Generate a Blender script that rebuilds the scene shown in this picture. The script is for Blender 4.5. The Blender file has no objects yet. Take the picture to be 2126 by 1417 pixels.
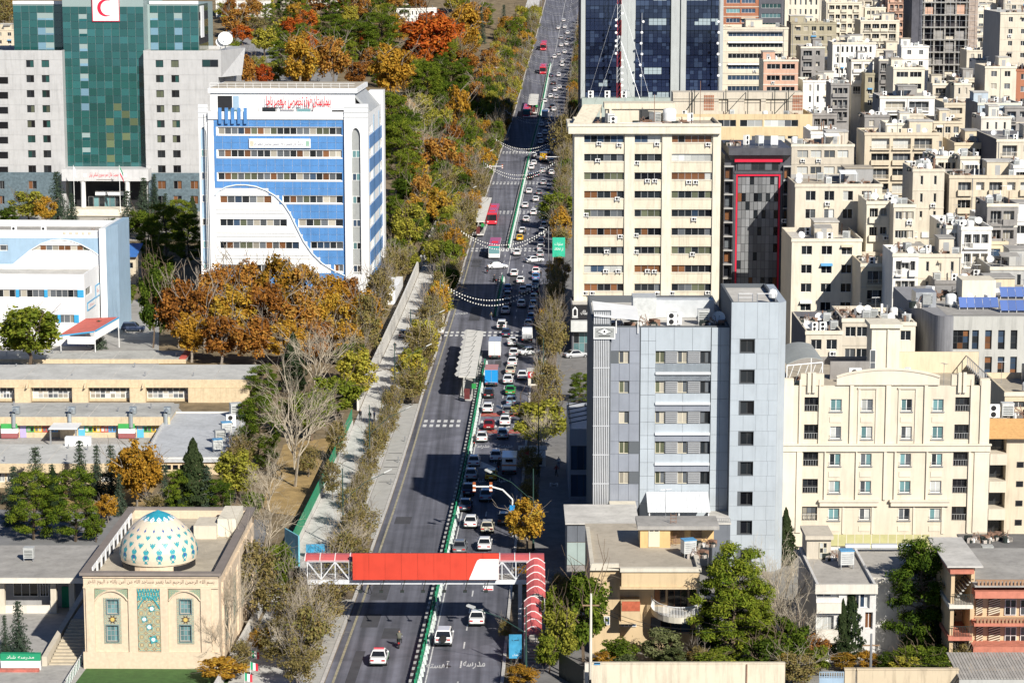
import bpy,bmesh,math,random
from math import sin,cos,tan,pi,radians,sqrt,atan2,hypot
from mathutils import Vector,Matrix
R=random.Random(11)
sc=bpy.context.scene
COL=sc.collection
# camera, sky, sun, exposure
F,CX,CY,PIT,ZC=5100.0,1063.0,708.5,radians(9.5),73.5
cam=bpy.data.cameras.new('camera')
cam.sensor_width=36.0
cam.lens=36.0*F/2126.0
cam.clip_start,cam.clip_end=1.0,6000.0
camo=bpy.data.objects.new('camera',cam)
COL.objects.link(camo)
camo.location=(0,0,ZC)
camo.rotation_euler=(pi/2-PIT,0,0)
sc.camera=camo
SUN_EL=radians(32.5)
SUN_AZ=atan2(0.48,-0.88)
w=bpy.data.worlds.new('World')
sc.world=w
w.use_nodes=True
nt=w.node_tree
bg=nt.nodes['Background']
sky=nt.nodes.new('ShaderNodeTexSky')
sky.sky_type='NISHITA'
sky.sun_disc=False
sky.sun_elevation=SUN_EL
sky.sun_rotation=SUN_AZ
sky.altitude=1500
sky.air_density=0.5
sky.dust_density=0.15
sky.ozone_density=4.0
nt.links.new(sky.outputs[0],bg.inputs[0])
bg.inputs[1].default_value=0.08
sl=bpy.data.lights.new('sun','SUN')
sl.energy=5.0
sl.angle=radians(0.5)
sl.color=(1.0,0.95,0.865)
slo=bpy.data.objects.new('sun',sl)
COL.objects.link(slo)
slo.location=(60,-100,150)
sd=Vector((sin(SUN_AZ)*cos(SUN_EL),cos(SUN_AZ)*cos(SUN_EL),sin(SUN_EL)))
slo.rotation_euler=sd.to_track_quat('Z','Y').to_euler()
vs=sc.view_settings
vs.view_transform='Standard'
vs.look='None'
vs.exposure=0.45
vs.gamma=1.0
vs.use_curve_mapping=False
try:
 sc.cycles.max_bounces=5
 sc.cycles.diffuse_bounces=3
 sc.cycles.glossy_bounces=3
 sc.cycles.transparent_max_bounces=6
 sc.cycles.transmission_bounces=3
except Exception:
 pass
# terrain height and photo -> place helpers
GK=[(60,9),(150,5.5),(225,2.6),(275,.4),(330,0),(455,.2),(550,2),(727,6.5),(1005,20),(1225,39),(1500,64),(2200,128),(3200,225)]
def _tang():
 d=[(GK[i+1][1]-GK[i][1])/(GK[i+1][0]-GK[i][0])for i in range(len(GK)-1)]
 m=[d[0]]+[0 if d[i-1]*d[i]<=0 else 2*d[i-1]*d[i]/(d[i-1]+d[i])for i in range(1,len(d))]+[d[-1]]
 return m
GM=_tang()
def g(y):
 if y<=GK[0][0]:return GK[0][1]
 for i in range(len(GK)-1):
  x0,y0=GK[i];x1,y1=GK[i+1]
  if y<=x1:
   h=x1-x0;t=(y-x0)/h
   return(2*t**3-3*t*t+1)*y0+(t**3-2*t*t+t)*h*GM[i]+(-2*t**3+3*t*t)*y1+(t**3-t*t)*h*GM[i+1]
 return GK[-1][1]
def slope(y):return(g(y+1)-g(y-1))/2
def ray(px,py):
 a,b=(px-CX)/F,(py-CY)/F
 return a,cos(PIT)-b*sin(PIT),-sin(PIT)-b*cos(PIT)
def at(px,py,h=0.0):
 """place on the ground (or h metres over it) seen at a photo pixel"""
 dx,dy,dz=ray(px,py)
 lo,hi=60/dy,3000/dy
 t=lo
 step=6.0
 while t<hi and ZC+dz*t>g(dy*t)+h:t+=step
 a,b=t-step,t
 for _ in range(30):
  m=(a+b)/2
  if ZC+dz*m>g(dy*m)+h:a=m
  else:b=m
 return Vector((dx*b,dy*b,g(dy*b)+h))
def on(px,py,Y):
 """X, Z of a photo pixel on the vertical plane at distance Y"""
 dx,dy,dz=ray(px,py)
 t=Y/dy
 return dx*t,ZC+dz*t
def scale(Y,z):return F/(Y*cos(PIT)+(ZC-z)*sin(PIT))
def pix(p):
 D=p[1]*cos(PIT)+(ZC-p[2])*sin(PIT);v=-p[1]*sin(PIT)+(ZC-p[2])*cos(PIT)
 return CX+F*p[0]/D,CY+F*v/D
# materials
MATS={}
def mat(name,col,rough=.8,var=.12,nscale=1.2,bump=0,bscale=14,metal=0,coat=0,spec=.3,stain=0,objvar=0,emit=0):
 if name in MATS:return MATS[name]
 m=bpy.data.materials.new(name);MATS[name]=m
 m.use_nodes=True
 n=m.node_tree.nodes;L=m.node_tree.links
 b=n['Principled BSDF']
 b.inputs['Roughness'].default_value=rough
 b.inputs['Metallic'].default_value=metal
 b.inputs['Specular IOR Level'].default_value=spec
 if coat:b.inputs['Coat Weight'].default_value=coat
 c=(*col,1)
 b.inputs['Base Color'].default_value=c
 last=None
 geo=None
 if var or stain or bump:
  geo=n.new('ShaderNodeNewGeometry')
 if var:
  nz=n.new('ShaderNodeTexNoise');nz.inputs['Scale'].default_value=nscale;nz.inputs['Detail'].default_value=5;nz.inputs['Roughness'].default_value=.62
  L.new(geo.outputs['Position'],nz.inputs['Vector'])
  mr=n.new('ShaderNodeMapRange');mr.inputs[1].default_value=.3;mr.inputs[2].default_value=.7
  mr.inputs[3].default_value=1-var;mr.inputs[4].default_value=1+var
  L.new(nz.outputs['Fac'],mr.inputs[0])
  mx=n.new('ShaderNodeMix');mx.data_type='RGBA';mx.blend_type='MULTIPLY';mx.inputs[0].default_value=1
  mx.inputs[6].default_value=c
  L.new(mr.outputs[0],mx.inputs[7]);last=mx.outputs[2]
 if stain:
  mp=n.new('ShaderNodeVectorMath');mp.operation='MULTIPLY';mp.inputs[1].default_value=(1.6,1.6,.16)
  L.new(geo.outputs['Position'],mp.inputs[0])
  n2=n.new('ShaderNodeTexNoise');n2 .inputs['Scale'].default_value=1;n2 .inputs['Detail'].default_value=6;n2 .inputs['Roughness'].default_value=.7
  L.new(mp.outputs[0],n2 .inputs['Vector'])
  m2=n.new('ShaderNodeMapRange');m2 .inputs[1].default_value=.48;m2 .inputs[2].default_value=.72;m2 .inputs[3].default_value=1;m2 .inputs[4].default_value=1-stain
  L.new(n2 .outputs['Fac'],m2 .inputs[0])
  mx=n.new('ShaderNodeMix');mx.data_type='RGBA';mx.blend_type='MULTIPLY';mx.inputs[0].default_value=1
  if last:L.new(last,mx.inputs[6])
  else:mx.inputs[6].default_value=c
  L.new(m2 .outputs[0],mx.inputs[7]);last=mx.outputs[2]
 if objvar:
  oi=n.new('ShaderNodeObjectInfo')
  hs=n.new('ShaderNodeHueSaturation')
  mr=n.new('ShaderNodeMapRange');mr.inputs[3].default_value=1-objvar;mr.inputs[4].default_value=1+objvar
  L.new(oi.outputs['Random'],mr.inputs[0]);L.new(mr.outputs[0],hs.inputs['Value'])
  if last:L.new(last,hs.inputs['Color'])
  else:hs.inputs['Color'].default_value=c
  last=hs.outputs[0]
 if last:L.new(last,b.inputs['Base Color'])
 if bump:
  n3=n.new('ShaderNodeTexNoise');n3 .inputs['Scale'].default_value=bscale;n3 .inputs['Detail'].default_value=4
  L.new(geo.outputs['Position'],n3 .inputs['Vector'])
  bp=n.new('ShaderNodeBump');bp.inputs['Strength'].default_value=bump;bp.inputs['Distance'].default_value=.05
  L.new(n3 .outputs['Fac'],bp.inputs['Height']);L.new(bp.outputs[0],b.inputs['Normal'])
 return m
def glassmat(name,col,rough=.06,objvar=.35,spec=.6):
 """window pane: dark room behind a shiny sheet, each pane a little different"""
 m=mat(name,col,rough=rough,var=0,spec=spec,objvar=objvar)
 return m
def leafmat(name,cols,trans=.25,dv=.35):
 """leaves: colour of each leaf picked from a small palette"""
 if name in MATS:return MATS[name]
 m=bpy.data.materials.new(name);MATS[name]=m
 m.use_nodes=True
 n=m.node_tree.nodes;L=m.node_tree.links
 n.remove(n['Principled BSDF'])
 out=n['Material Output']
 ge=n.new('ShaderNodeNewGeometry');oi=n.new('ShaderNodeObjectInfo')
 nz=n.new('ShaderNodeTexNoise');nz.inputs['Scale'].default_value=.55;nz.inputs['Detail'].default_value=2
 L.new(ge.outputs['Position'],nz.inputs['Vector'])
 a=n.new('ShaderNodeMath');a.operation='MULTIPLY_ADD';a.inputs[1].default_value=.45;L.new(ge.outputs['Random Per Island'],a.inputs[0])
 b2=n.new('ShaderNodeMath');b2 .operation='MULTIPLY_ADD';b2 .inputs[1].default_value=.5;b2 .inputs[2].default_value=-.12
 L.new(oi.outputs['Random'],b2 .inputs[0]);L.new(b2 .outputs[0],a.inputs[2])
 c2=n.new('ShaderNodeMath');c2 .operation='MULTIPLY_ADD';c2 .inputs[1].default_value=.75;c2 .inputs[2].default_value=-.28
 L.new(nz.outputs['Fac'],c2 .inputs[0])
 s=n.new('ShaderNodeMath');s.operation='ADD';L.new(a.outputs[0],s.inputs[0]);L.new(c2 .outputs[0],s.inputs[1])
 cr=n.new('ShaderNodeValToRGB');L.new(s.outputs[0],cr.inputs[0])
 e=cr.color_ramp.elements
 while len(e)<len(cols):e.new(.5)
 for i,c in enumerate(cols):
  e[i].position=i/(len(cols)-1);e[i].color=(*c,1)
 d=n.new('ShaderNodeBsdfDiffuse');t=n.new('ShaderNodeBsdfTranslucent');mx=n.new('ShaderNodeMixShader');mx.inputs[0].default_value=trans
 L.new(cr.outputs[0],d.inputs[0]);L.new(cr.outputs[0],t.inputs[0])
 L.new(d.outputs[0],mx.inputs[1]);L.new(t.outputs[0],mx.inputs[2]);L.new(mx.outputs[0],out.inputs[0])
 return m
# mesh collecting
class MB:
 def __init__(s):s.v=[];s.f=[];s.m=[]
 def quad(s,a,b,c,d,mi=0):
  n=len(s.v);s.v+=[tuple(a),tuple(b),tuple(c),tuple(d)];s.f.append((n,n+1,n+2,n+3));s.m.append(mi)
 def tri(s,a,b,c,mi=0):
  n=len(s.v);s.v+=[tuple(a),tuple(b),tuple(c)];s.f.append((n,n+1,n+2));s.m.append(mi)
 def poly(s,pts,mi=0):
  n=len(s.v);s.v+=[tuple(p)for p in pts];s.f.append(tuple(range(n,n+len(pts))));s.m.append(mi)
 def box(s,x0,x1,y0,y1,z0,z1,mi=0):
  n=len(s.v)
  s.v+=[(x0,y0,z0),(x1,y0,z0),(x1,y1,z0),(x0,y1,z0),(x0,y0,z1),(x1,y0,z1),(x1,y1,z1),(x0,y1,z1)]
  for f in((0,1,5,4),(1,2,6,5),(2,3,7,6),(3,0,4,7),(4,5,6,7),(3,2,1,0)):
   s.f.append(tuple(n+i for i in f));s.m.append(mi)
 def hexa(s,p,mi=0):
  n=len(s.v);s.v+=[tuple(q)for q in p]
  for f in((0,1,5,4),(1,2,6,5),(2,3,7,6),(3,0,4,7),(4,5,6,7),(3,2,1,0)):
   s.f.append(tuple(n+i for i in f));s.m.append(mi)
 def prism(s,pts,z0,z1,mi=0,top=True,bottom=False):
  k=len(pts);n=len(s.v)
  s.v+=[(x,y,z0)for x,y in pts]+[(x,y,z1)for x,y in pts]
  for i in range(k):
   j=(i+1)%k;s.f.append((n+i,n+j,n+k+j,n+k+i));s.m.append(mi)
  if top:s.f.append(tuple(n+k+i for i in range(k)));s.m.append(mi)
  if bottom:s.f.append(tuple(n+k-1-i for i in range(k)));s.m.append(mi)
 def slabxz(s,pts,y0,y1,mi=0):
  """outline in x,z (anticlockwise seen from the front) with thickness from y0 (front) to y1"""
  k=len(pts);n=len(s.v)
  s.v+=[(x,y0,z)for x,z in pts]+[(x,y1,z)for x,z in pts]
  s.f.append(tuple(n+i for i in range(k)));s.m.append(mi)
  s.f.append(tuple(n+2*k-1-i for i in range(k)));s.m.append(mi)
  for i in range(k):
   j=(i+1)%k;s.f.append((n+j,n+i,n+k+i,n+k+j));s.m.append(mi)
 def tube(s,p,q,r,r2=None,n=5,mi=0,caps=False):
  p,q=Vector(p),Vector(q);r2=r if r2 is None else r2
  d=(q-p)
  if d.length<1e-6:return
  d.normalize()
  u=d.orthogonal().normalized();v=d.cross(u)
  k=len(s.v)
  for c,rr in((p,r),(q,r2)):
   for i in range(n):
    a=2*pi*i/n;s.v.append(tuple(c+u*(rr*cos(a))+v*(rr*sin(a))))
  for i in range(n):
   j=(i+1)%n;s.f.append((k+i,k+j,k+n+j,k+n+i));s.m.append(mi)
  if caps:
   s.f.append(tuple(k+n+i for i in range(n)));s.m.append(mi);s.f.append(tuple(k+n-1-i for i in range(n)));s.m.append(mi)
 def path(s,pts,r,n=5,mi=0):
  for a,b in zip(pts,pts[1:]):s.tube(a,b,r,n=n,mi=mi)
 def lathe(s,prof,n=12,c=(0,0,0),mi=0,a0=0,a1=2*pi):
  k=len(s.v);full=abs(a1-a0-2*pi)<1e-6
  m=n if full else n+1
  for r,z in prof:
   for i in range(m):
    a=a0+(a1-a0)*i/n;s.v.append((c[0]+r*cos(a),c[1]+r*sin(a),c[2]+z))
  for j in range(len(prof)-1):
   for i in range(n):
    i2=(i+1)%m;s.f.append((k+j*m+i,k+j*m+i2,k+(j+1)*m+i2,k+(j+1)*m+i));s.m.append(mi)
 def facade(s,x0,x1,z0,z1,ops,y=0.0,dep=.25,mi=0,ri=None):
  """wall in the plane y with real openings (xa,xb,za,zb) and reveals of depth dep"""
  ri=mi if ri is None else ri
  ops=[(max(a,x0),min(b,x1),max(c,z0),min(d,z1))for a,b,c,d in ops]
  ops=[o for o in ops if o[1]-o[0]>.01 and o[3]-o[2]>.01]
  zs=sorted(set([round(z0,4),round(z1,4)]+[round(v,4)for o in ops for v in o[2:]]))
  for za,zb in zip(zs,zs[1:]):
   if zb-za<1e-4:continue
   zm=(za+zb)/2
   row=sorted((o[0],o[1])for o in ops if o[2]<zm<o[3])
   x=x0
   for a,b in row:
    if a>x+1e-4:s.quad((x,y,za),(a,y,za),(a,y,zb),(x,y,zb),mi)
    x=max(x,b)
   if x<x1-1e-4:s.quad((x,y,za),(x1,y,za),(x1,y,zb),(x,y,zb),mi)
  for a,b,c,d in ops:
   e=y+dep
   s.quad((a,y,c),(a,e,c),(a,e,d),(a,y,d),ri);s.quad((b,e,c),(b,y,c),(b,y,d),(b,e,d),ri)
   s.quad((a,y,d),(a,e,d),(b,e,d),(b,y,d),ri);s.quad((a,e,c),(a,y,c),(b,y,c),(b,e,c),ri)
 def xf(s,M,start=0):
  for i in range(start,len(s.v)):s.v[i]=tuple(M@Vector(s.v[i]))
 def mesh(s,name,mats):
  me=bpy.data.meshes.new(name)
  me.from_pydata(s.v,[],s.f)
  for m in(mats if isinstance(mats,(list,tuple))else[mats]):me.materials.append(m)
  if any(s.m):me.polygons.foreach_set('material_index',s.m)
  me.update()
  return me
 def build(s,name,mats,parent=None,**kw):return put(name,s.mesh(name,mats),parent,**kw)
def put(name,data,parent=None,loc=None,rz=0,label=None,cat=None,group=None,kind=None):
 o=bpy.data.objects.new(name,data)
 if parent is not None:o.parent=parent
 if loc is not None:o.location=loc
 if rz:o.rotation_euler=(0,0,rz)
 if label:o['label']=label
 if cat:o['category']=cat
 if group:o['group']=group
 if kind:o['kind']=kind
 COL.objects.link(o)
 return o
def thing(name,label,cat,loc=(0,0,0),rz=0,group=None):return put(name,None,None,loc,rz,label,cat,group)
def smooth(o):
 o.data.polygons.foreach_set('use_smooth',[True]*len(o.data.polygons));return o
def clone(root,loc=None,rz=None,label=None,group=None,sub=None):
 """copy of a thing with its parts and sub-parts"""
 c=root.copy();COL.objects.link(c)
 if loc is not None:c.location=loc
 if rz is not None:c.rotation_euler.z=rz
 if label:c['label']=label
 if group:c['group']=group
 for ch in KIDS.get(root.name,[]):
  k=ch.copy();COL.objects.link(k);k.parent=c
  for gch in KIDS.get(ch.name,[]):
   q=gch.copy();COL.objects.link(q);q.parent=k
 return c
KIDS={}
def learn(root):
 KIDS[root.name]=list(root.children)
 for ch in root.children:KIDS[ch.name]=list(ch.children)
 return root
# Persian lettering (joined letter forms, right to left)
AF={'ا':(0xFE8D,2),'آ':(0xFE81,2),'ب':(0xFE8F,4),'پ':(0xFB56,4),'ت':(0xFE95,4),'ث':(0xFE99,4),'ج':(0xFE9D,4),'چ':(0xFB7A,4),'ح':(0xFEA1,4),'خ':(0xFEA5,4),'د':(0xFEA9,2),'ذ':(0xFEAB,2),'ر':(0xFEAD,2),'ز':(0xFEAF,2),'س':(0xFEB1,4),'ش':(0xFEB5,4),'ص':(0xFEB9,4),'ض':(0xFEBD,4),'ط':(0xFEC1,4),'ظ':(0xFEC5,4),'ع':(0xFEC9,4),'غ':(0xFECD,4),'ف':(0xFED1,4),'ق':(0xFED5,4),'ک':(0xFED9,4),'گ':(0xFB92,4),'ل':(0xFEDD,4),'م':(0xFEE1,4),'ن':(0xFEE5,4),'و':(0xFEED,2),'ه':(0xFEE9,4),'ی':(0xFBFC,4)}
def shape(t):
 out=[]
 for i,ch in enumerate(t):
  if ch not in AF:out.append(ch);continue
  base,n=AF[ch]
  prv=i>0 and t[i-1]in AF and AF[t[i-1]][1]==4
  nxt=n==4 and i+1<len(t)and t[i+1]in AF
  k=3 if prv and nxt else 2 if nxt else 1 if prv else 0
  if n==2:k=1 if prv else 0
  out.append(chr(base+k))
 return ''.join(reversed(out))
def lettering(text,width,height,m,parent=None,name='lettering',fat=0.0,rot=None,loc=(0,0,0),arabic=True,thick=.01,**kw):
 """flat lettering fitted in width x height, centred on loc, standing in the x-z plane unless rot is given"""
 cu=bpy.data.curves.new(name,'FONT');cu.body=shape(text)if arabic else text
 cu.resolution_u=1;cu.offset=fat;cu.extrude=0
 t=bpy.data.objects.new(name,cu);COL.objects.link(t)
 me=bpy.data.meshes.new_from_object(t.evaluated_get(bpy.context.evaluated_depsgraph_get()))
 COL.objects.unlink(t);bpy.data.objects.remove(t);
 me.name=name
 vx=[v.co.x for v in me.vertices];vy=[v.co.y for v in me.vertices]
 if not vx:return None
 cx,cy=(min(vx)+max(vx))/2,(min(vy)+max(vy))/2
 kx,ky=width/max(1e-6,max(vx)-min(vx)),height/max(1e-6,max(vy)-min(vy))
 for v in me.vertices:v.co=((v.co.x-cx)*kx,(v.co.y-cy)*ky,0)
 me.materials.clear();me.materials.append(m)
 o=put(name,me,parent,loc,**kw)
 o.rotation_euler=rot if rot is not None else(pi/2,0,0)
 return o
# ground, roads, pavements
XK=[(60,-15),(225,-9.5),(262,-8.8),(287,-8.2),(309,-7.5),(332,-6.9),(363,-6.2),(389,-5.7),(468,-3.6),(510,-2.4),(566,-.9),(600,.24),(660,2.2),(735,4.8),(830,8.8),(980,14.2),(1115,20.2),(1185,23.4),(1300,28.5),(1600,42),(2400,78)]
def xm(y):
 for(a,b),(c,d)in zip(XK,XK[1:]):
  if y<=c:
   t=(y-a)/(c-a);return b+(d-b)*t
 return XK[-1][1]
def xr(y):return(xm(y-12)+2*xm(y-6)+2*xm(y)+2*xm(y+6)+xm(y+12))/8
def heading(y):return-atan2(xr(y+6)-xr(y-6),12)
def rd(off,y,h=0):return(xr(y)+off,y,g(y)+h)
def ribbon(mb,o0,o1,y0,y1,h,step=3,mi=0,kerb=0):
 n=max(1,int(math.ceil((y1-y0)/step)))
 ys=[y0+(y1-y0)*i/n for i in range(n+1)]
 k=len(mb.v)
 for y in ys:mb.v+=[rd(o0,y,h),rd(o1,y,h)]
 for i in range(n):
  mb.f.append((k+2*i,k+2*i+1,k+2*i+3,k+2*i+2));mb.m.append(mi)
 if kerb:
  for o in(o0,o1):
   k=len(mb.v)
   for y in ys:mb.v+=[rd(o,y,h-kerb),rd(o,y,h)]
   for i in range(n):mb.f.append((k+2*i,k+2*i+2,k+2*i+3,k+2*i+1));mb.m.append(mi)
  for y in(ys[0],ys[-1]):mb.quad(rd(o0,y,h-kerb),rd(o1,y,h-kerb),rd(o1,y,h),rd(o0,y,h),mi)
M={}
M['dirt']=mat('dirt',(.19,.145,.085),.95,.45,.35,bump=.5,bscale=3)
M['asphalt']=mat('asphalt',(.112,.114,.136),.85,.20,.35,bump=.25,bscale=30,spec=.35)
def _asphalt():
 m=M['asphalt'];n=m.node_tree.nodes;L=m.node_tree.links
 b=n['Principled BSDF'];src=b.inputs['Base Color'].links[0].from_socket
 ge=n.new('ShaderNodeNewGeometry');mp=n.new('ShaderNodeVectorMath');mp.operation='MULTIPLY';mp.inputs[1].default_value=(1.1,.018,.1)
 L.new(ge.outputs['Position'],mp.inputs[0])
 nz=n.new('ShaderNodeTexNoise');nz.inputs['Scale'].default_value=1;nz.inputs['Detail'].default_value=4
 L.new(mp.outputs[0],nz.inputs['Vector'])
 mr=n.new('ShaderNodeMapRange');mr.inputs[1].default_value=.35;mr.inputs[2].default_value=.68;mr.inputs[3].default_value=.72;mr.inputs[4].default_value=1.5
 L.new(nz.outputs['Fac'],mr.inputs[0])
 vo=n.new('ShaderNodeTexVoronoi');vo.inputs['Scale'].default_value=.045
 L.new(ge.outputs['Position'],vo.inputs['Vector'])
 m2=n.new('ShaderNodeMapRange');m2 .inputs[3].default_value=.85;m2 .inputs[4].default_value=1.2
 L.new(vo.outputs['Color'],m2 .inputs[0])
 mu=n.new('ShaderNodeMath');mu.operation='MULTIPLY';L.new(mr.outputs[0],mu.inputs[0]);L.new(m2 .outputs[0],mu.inputs[1])
 mx=n.new('ShaderNodeMix');mx.data_type='RGBA';mx.blend_type='MULTIPLY';mx.inputs[0].default_value=1
 L.new(src,mx.inputs[6]);L.new(mu.outputs[0],mx.inputs[7]);L.new(mx.outputs[2],b.inputs['Base Color'])
_asphalt()
M['paving']=mat('paving',(.54,.53,.50),.9,.18,.5,bump=.2,bscale=6,stain=.15)
M['kerbstone']=mat('kerbstone',(.5,.48,.45),.85,.2,2)
M['soil']=mat('soil',(.15,.115,.075),.95,.4,1.2,bump=.6,bscale=5)
M['drygrass']=mat('dry_grass',(.34,.235,.10),.95,.3,.6,bump=.7,bscale=9)
M['turf']=mat('turf',(.06,.13,.035),.95,.2,1.5,bump=.4,bscale=40)
M['concrete']=mat('concrete',(.40,.385,.36),.85,.16,.6,stain=.25,bump=.15)
M['paintw']=mat('road_paint_white',(.60,.60,.585),.7,.35,2.2)
M['painty']=mat('road_paint_yellow',(.33,.30,.21),.75,.35,1.5)
M['paintr']=mat('road_paint_red',(.38,.075,.06),.8,.3,1.0)
M['white']=mat('white_paint',(.78,.78,.76),.5,.06,1)
M['black']=mat('black_paint',(.02,.02,.022),.5,.1,1)
M['green']=mat('green_paint',(.02,.27,.13),.5,.12,1)
M['steel']=mat('galvanised_steel',(.45,.46,.47),.4,.1,2,metal=.7)
M['darkmetal']=mat('dark_metal',(.035,.045,.042),.45,.1,2,metal=.3)
mb=MB()
ys=list(range(63,2403,3))
for y in ys:mb.v+=[(-900,y,g(y)),(900,y,g(y))]
for i in range(len(ys)-1):mb.f.append((2*i,2*i+1,2*i+3,2*i+2));mb.m.append(0)
mb.build('ground',M['dirt'],kind='structure')
mb=MB();ribbon(mb,-8.4,8.4,150,2100,.02);mb.build('road',M['asphalt'],kind='structure')
mb=MB();ribbon(mb,8.4,10.6,405,700,.02);mb.build('parking_lane',M['asphalt'],kind='structure')
mb=MB();ribbon(mb,-17.6,-11.3,150,1500,.14,kerb=.14);mb.build('pavement',M['paving'],kind='structure')
mb=MB();ribbon(mb,10.8,18.5,150,1500,.14,kerb=.14);mb.build('pavement',mat('paving_shade_tone',(.2,.195,.19),.9,.2,.5,stain=.2),kind='structure')  # right pavement: shade of the street put into a darker paving colour
mb=MB();ribbon(mb,-11.3,-8.8,150,1500,.06);mb.build('planting_strip',M['soil'],kind='structure')
mb=MB();ribbon(mb,8.8,10.8,150,405,.06);ribbon(mb,10.8,12.6,405,1500,.17);mb.build('planting_strip',M['soil'],kind='structure')
mb=MB()
for a,b in((292,379),(224,262)):ribbon(mb,-11.2,-8.85,a,b,.15,kerb=.13)
mb.build('paved_bay',mat('paving_bay',(.42,.41,.38),.9,.12,.8,stain=.2),kind='structure')
mb=MB()
for k in range(11):mb.box(xr(296+k*4.6)-10.9,xr(296+k*4.6)-8.95,296+k*4.6,296.22+k*4.6,.15,.165)
mb.build('drain_slots',M['black'],kind='structure')
mb=MB()
for o in(-8.8,8.4):ribbon(mb,o,o+.32,150,1500 if o<0 else 405,.17,kerb=.17)
ribbon(mb,-11.5,-11.25,150,1500,.2,kerb=.1)
ribbon(mb,10.6,10.85,405,1500,.17,kerb=.17)
mb.build('kerb',M['kerbstone'],kind='structure')
mb=MB()
ribbon(mb,-7.75,-7.5,150,600,.026)
mb.build('yellow_edge_line',M['painty'],kind='structure')
mb=MB()
ribbon(mb,1.15,1.28,150,405,.026);ribbon(mb,1.15,1.28,520,1300,.026)
mb.build('edge_line',M['paintw'],kind='structure')
mb=MB()
y=152
while y<1300:
 if not(425<y<462):ribbon(mb,4.25,4.4,y,y+2.8,.027)
 y+=8.0
y=462
while y<560:ribbon(mb,-.1,.05,y,y+3,.027);y+=8
mb.build('lane_dashes',M['paintw'],kind='structure')
mb=MB()
def crossing(py,o0,o1,gap=3.4):
 y=at(1063,py)[1]
 for r in(0,1):
  o=o0
  while o<o1-.5:
   yy=y+r*gap
   mb.quad(rd(o,yy,.03),rd(o+.55,yy,.03),rd(o+.55,yy+1.9,.03),rd(o,yy+1.9,.03));o+=1.0
crossing(886,-7.2,-.8);crossing(887,1.4,8.2)
crossing(698,-8.2,8)
for py in(522,444,383,319):crossing(py,-8,8)
mb.build('crossing_blocks',M['paintw'],kind='structure')
mb=MB()
for py in(899,864):
 y=at(1063,py)[1]
 mb.quad(rd(1.3,y,.025),rd(8.3,y,.025),rd(8.3,y+2.6,.025),rd(1.3,y+2.6,.025),0)
 for k in range(4):
  o=1.5+k*1.7
  for p,q,r,s in((o,o+.85,0,1),(o+.85,o+1.7,1,0)):
   mb.quad(rd(p,y+.3+r*1.7,.032),rd(q,y+.3+s*1.7,.032),rd(q,y+.65+s*1.7,.032),rd(p,y+.65+r*1.7,.032),1)
mb.build('speed_table_paint',[M['paintr'],M['painty']],kind='structure')
def roadtext(t,px,py,wd,ln):
 p=at(px,py)
 o=lettering(t,wd,ln,M['paintw'],None,'road_lettering',.012,(atan2(slope(p[1]),1),0,heading(p[1])),(p[0],p[1],p[2]+.034),kind='structure')
roadtext('مدرسه',984,1380,2.2,3.2);roadtext('آهسته',909,1379,2.2,2.9)
roadtext('مدرسه',1001,927,2.1,3.0);roadtext('مدرسه',1049,927,2.1,3.0)
roadtext('احتیاط',998,997,2.2,3.0);roadtext('احتیاط',1042,997,2.3,3.0)
roadtext('اتوبوس',958,650,2.4,3.4)
o=lettering('M',1.1,2.2,M['paintw'],None,'pavement_lettering',.01,(0,0,0),tuple(at(1150,1005,.16)),arabic=False,kind='structure')
rp=random.Random(9)
mb=MB()
for i in range(16):
 y=rp.uniform(215,640);o=rp.choice((-6,-3.5,2.6,6));w_=rp.uniform(.8,2.2);ribbon(mb,o-w_/2,o+w_/2,y,y+rp.uniform(3,22),.0235)
mb.build('asphalt_patches',mat('asphalt_patch',(.07,.07,.078),.9,.2,.6),kind='structure')
mb=MB()
for i in range(9):
 y=rp.uniform(215,640);o=rp.choice((-5,-2.2,3,5.6));p=rd(o,y,.03);mb.poly([(p[0]+.42*cos(k*pi/6),p[1]+.42*sin(k*pi/6),p[2])for k in range(12)])
mb.build('manhole_covers',M['darkmetal'],kind='structure')
p=at(1006,966);mb=MB()
mb.poly([(p[0]-1.9,p[1]-1.6,.03),(p[0]+1.9,p[1]-1.9,.03),(p[0]-.9,p[1]+3.4,.03)])
mb.build('painted_triangle',M['paintw'],kind='structure')
def patch(name,pts,m,h=.03):
 mb=MB();P=[at(x,y)for x,y in pts]
 y0,y1=min(p[1]for p in P),max(p[1]for p in P)
 def cut(y):
  xs=[]
  for a,b in zip(P,P[1:]+P[:1]):
   if(a[1]-y)*(b[1]-y)<=0 and abs(a[1]-b[1])>1e-6:xs.append(a[0]+(b[0]-a[0])*(y-a[1])/(b[1]-a[1]))
  return(min(xs),max(xs))if xs else None
 n=max(2,int((y1-y0)/3));prev=None
 for i in range(n+1):
  y=y0+(y1-y0)*(.001+.998*i/n);c=cut(y)
  if prev and c:
   (a,b),yy=prev
   mb.quad((a,yy,g(yy)+h),(b,yy,g(yy)+h),(c[1],y,g(y)+h),(c[0],y,g(y)+h))
  prev=(c,y)
 return mb.build(name,m,kind='structure')
patch('yard',[(-40,1225),(186,1225),(186,1440),(-60,1440)],M['concrete'],.02)
patch('turf_pitch',[(182,1383),(480,1383),(470,1440),(140,1440)],M['turf'],.03)
patch('yard',[(-60,640),(330,620),(330,760),(-60,760)],mat('yard_grey',(.33,.32,.3),.9,.2,.3,stain=.2),.02)
patch('car_park',[(-60,1055),(560,1075),(530,1200),(-60,1140)],mat('lane_grey',(.2,.2,.2),.9,.2,.3),.02)
patch('dry_grass_bank',[(540,1060),(640,1075),(715,905),(590,920)],M['drygrass'],.03)
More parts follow.
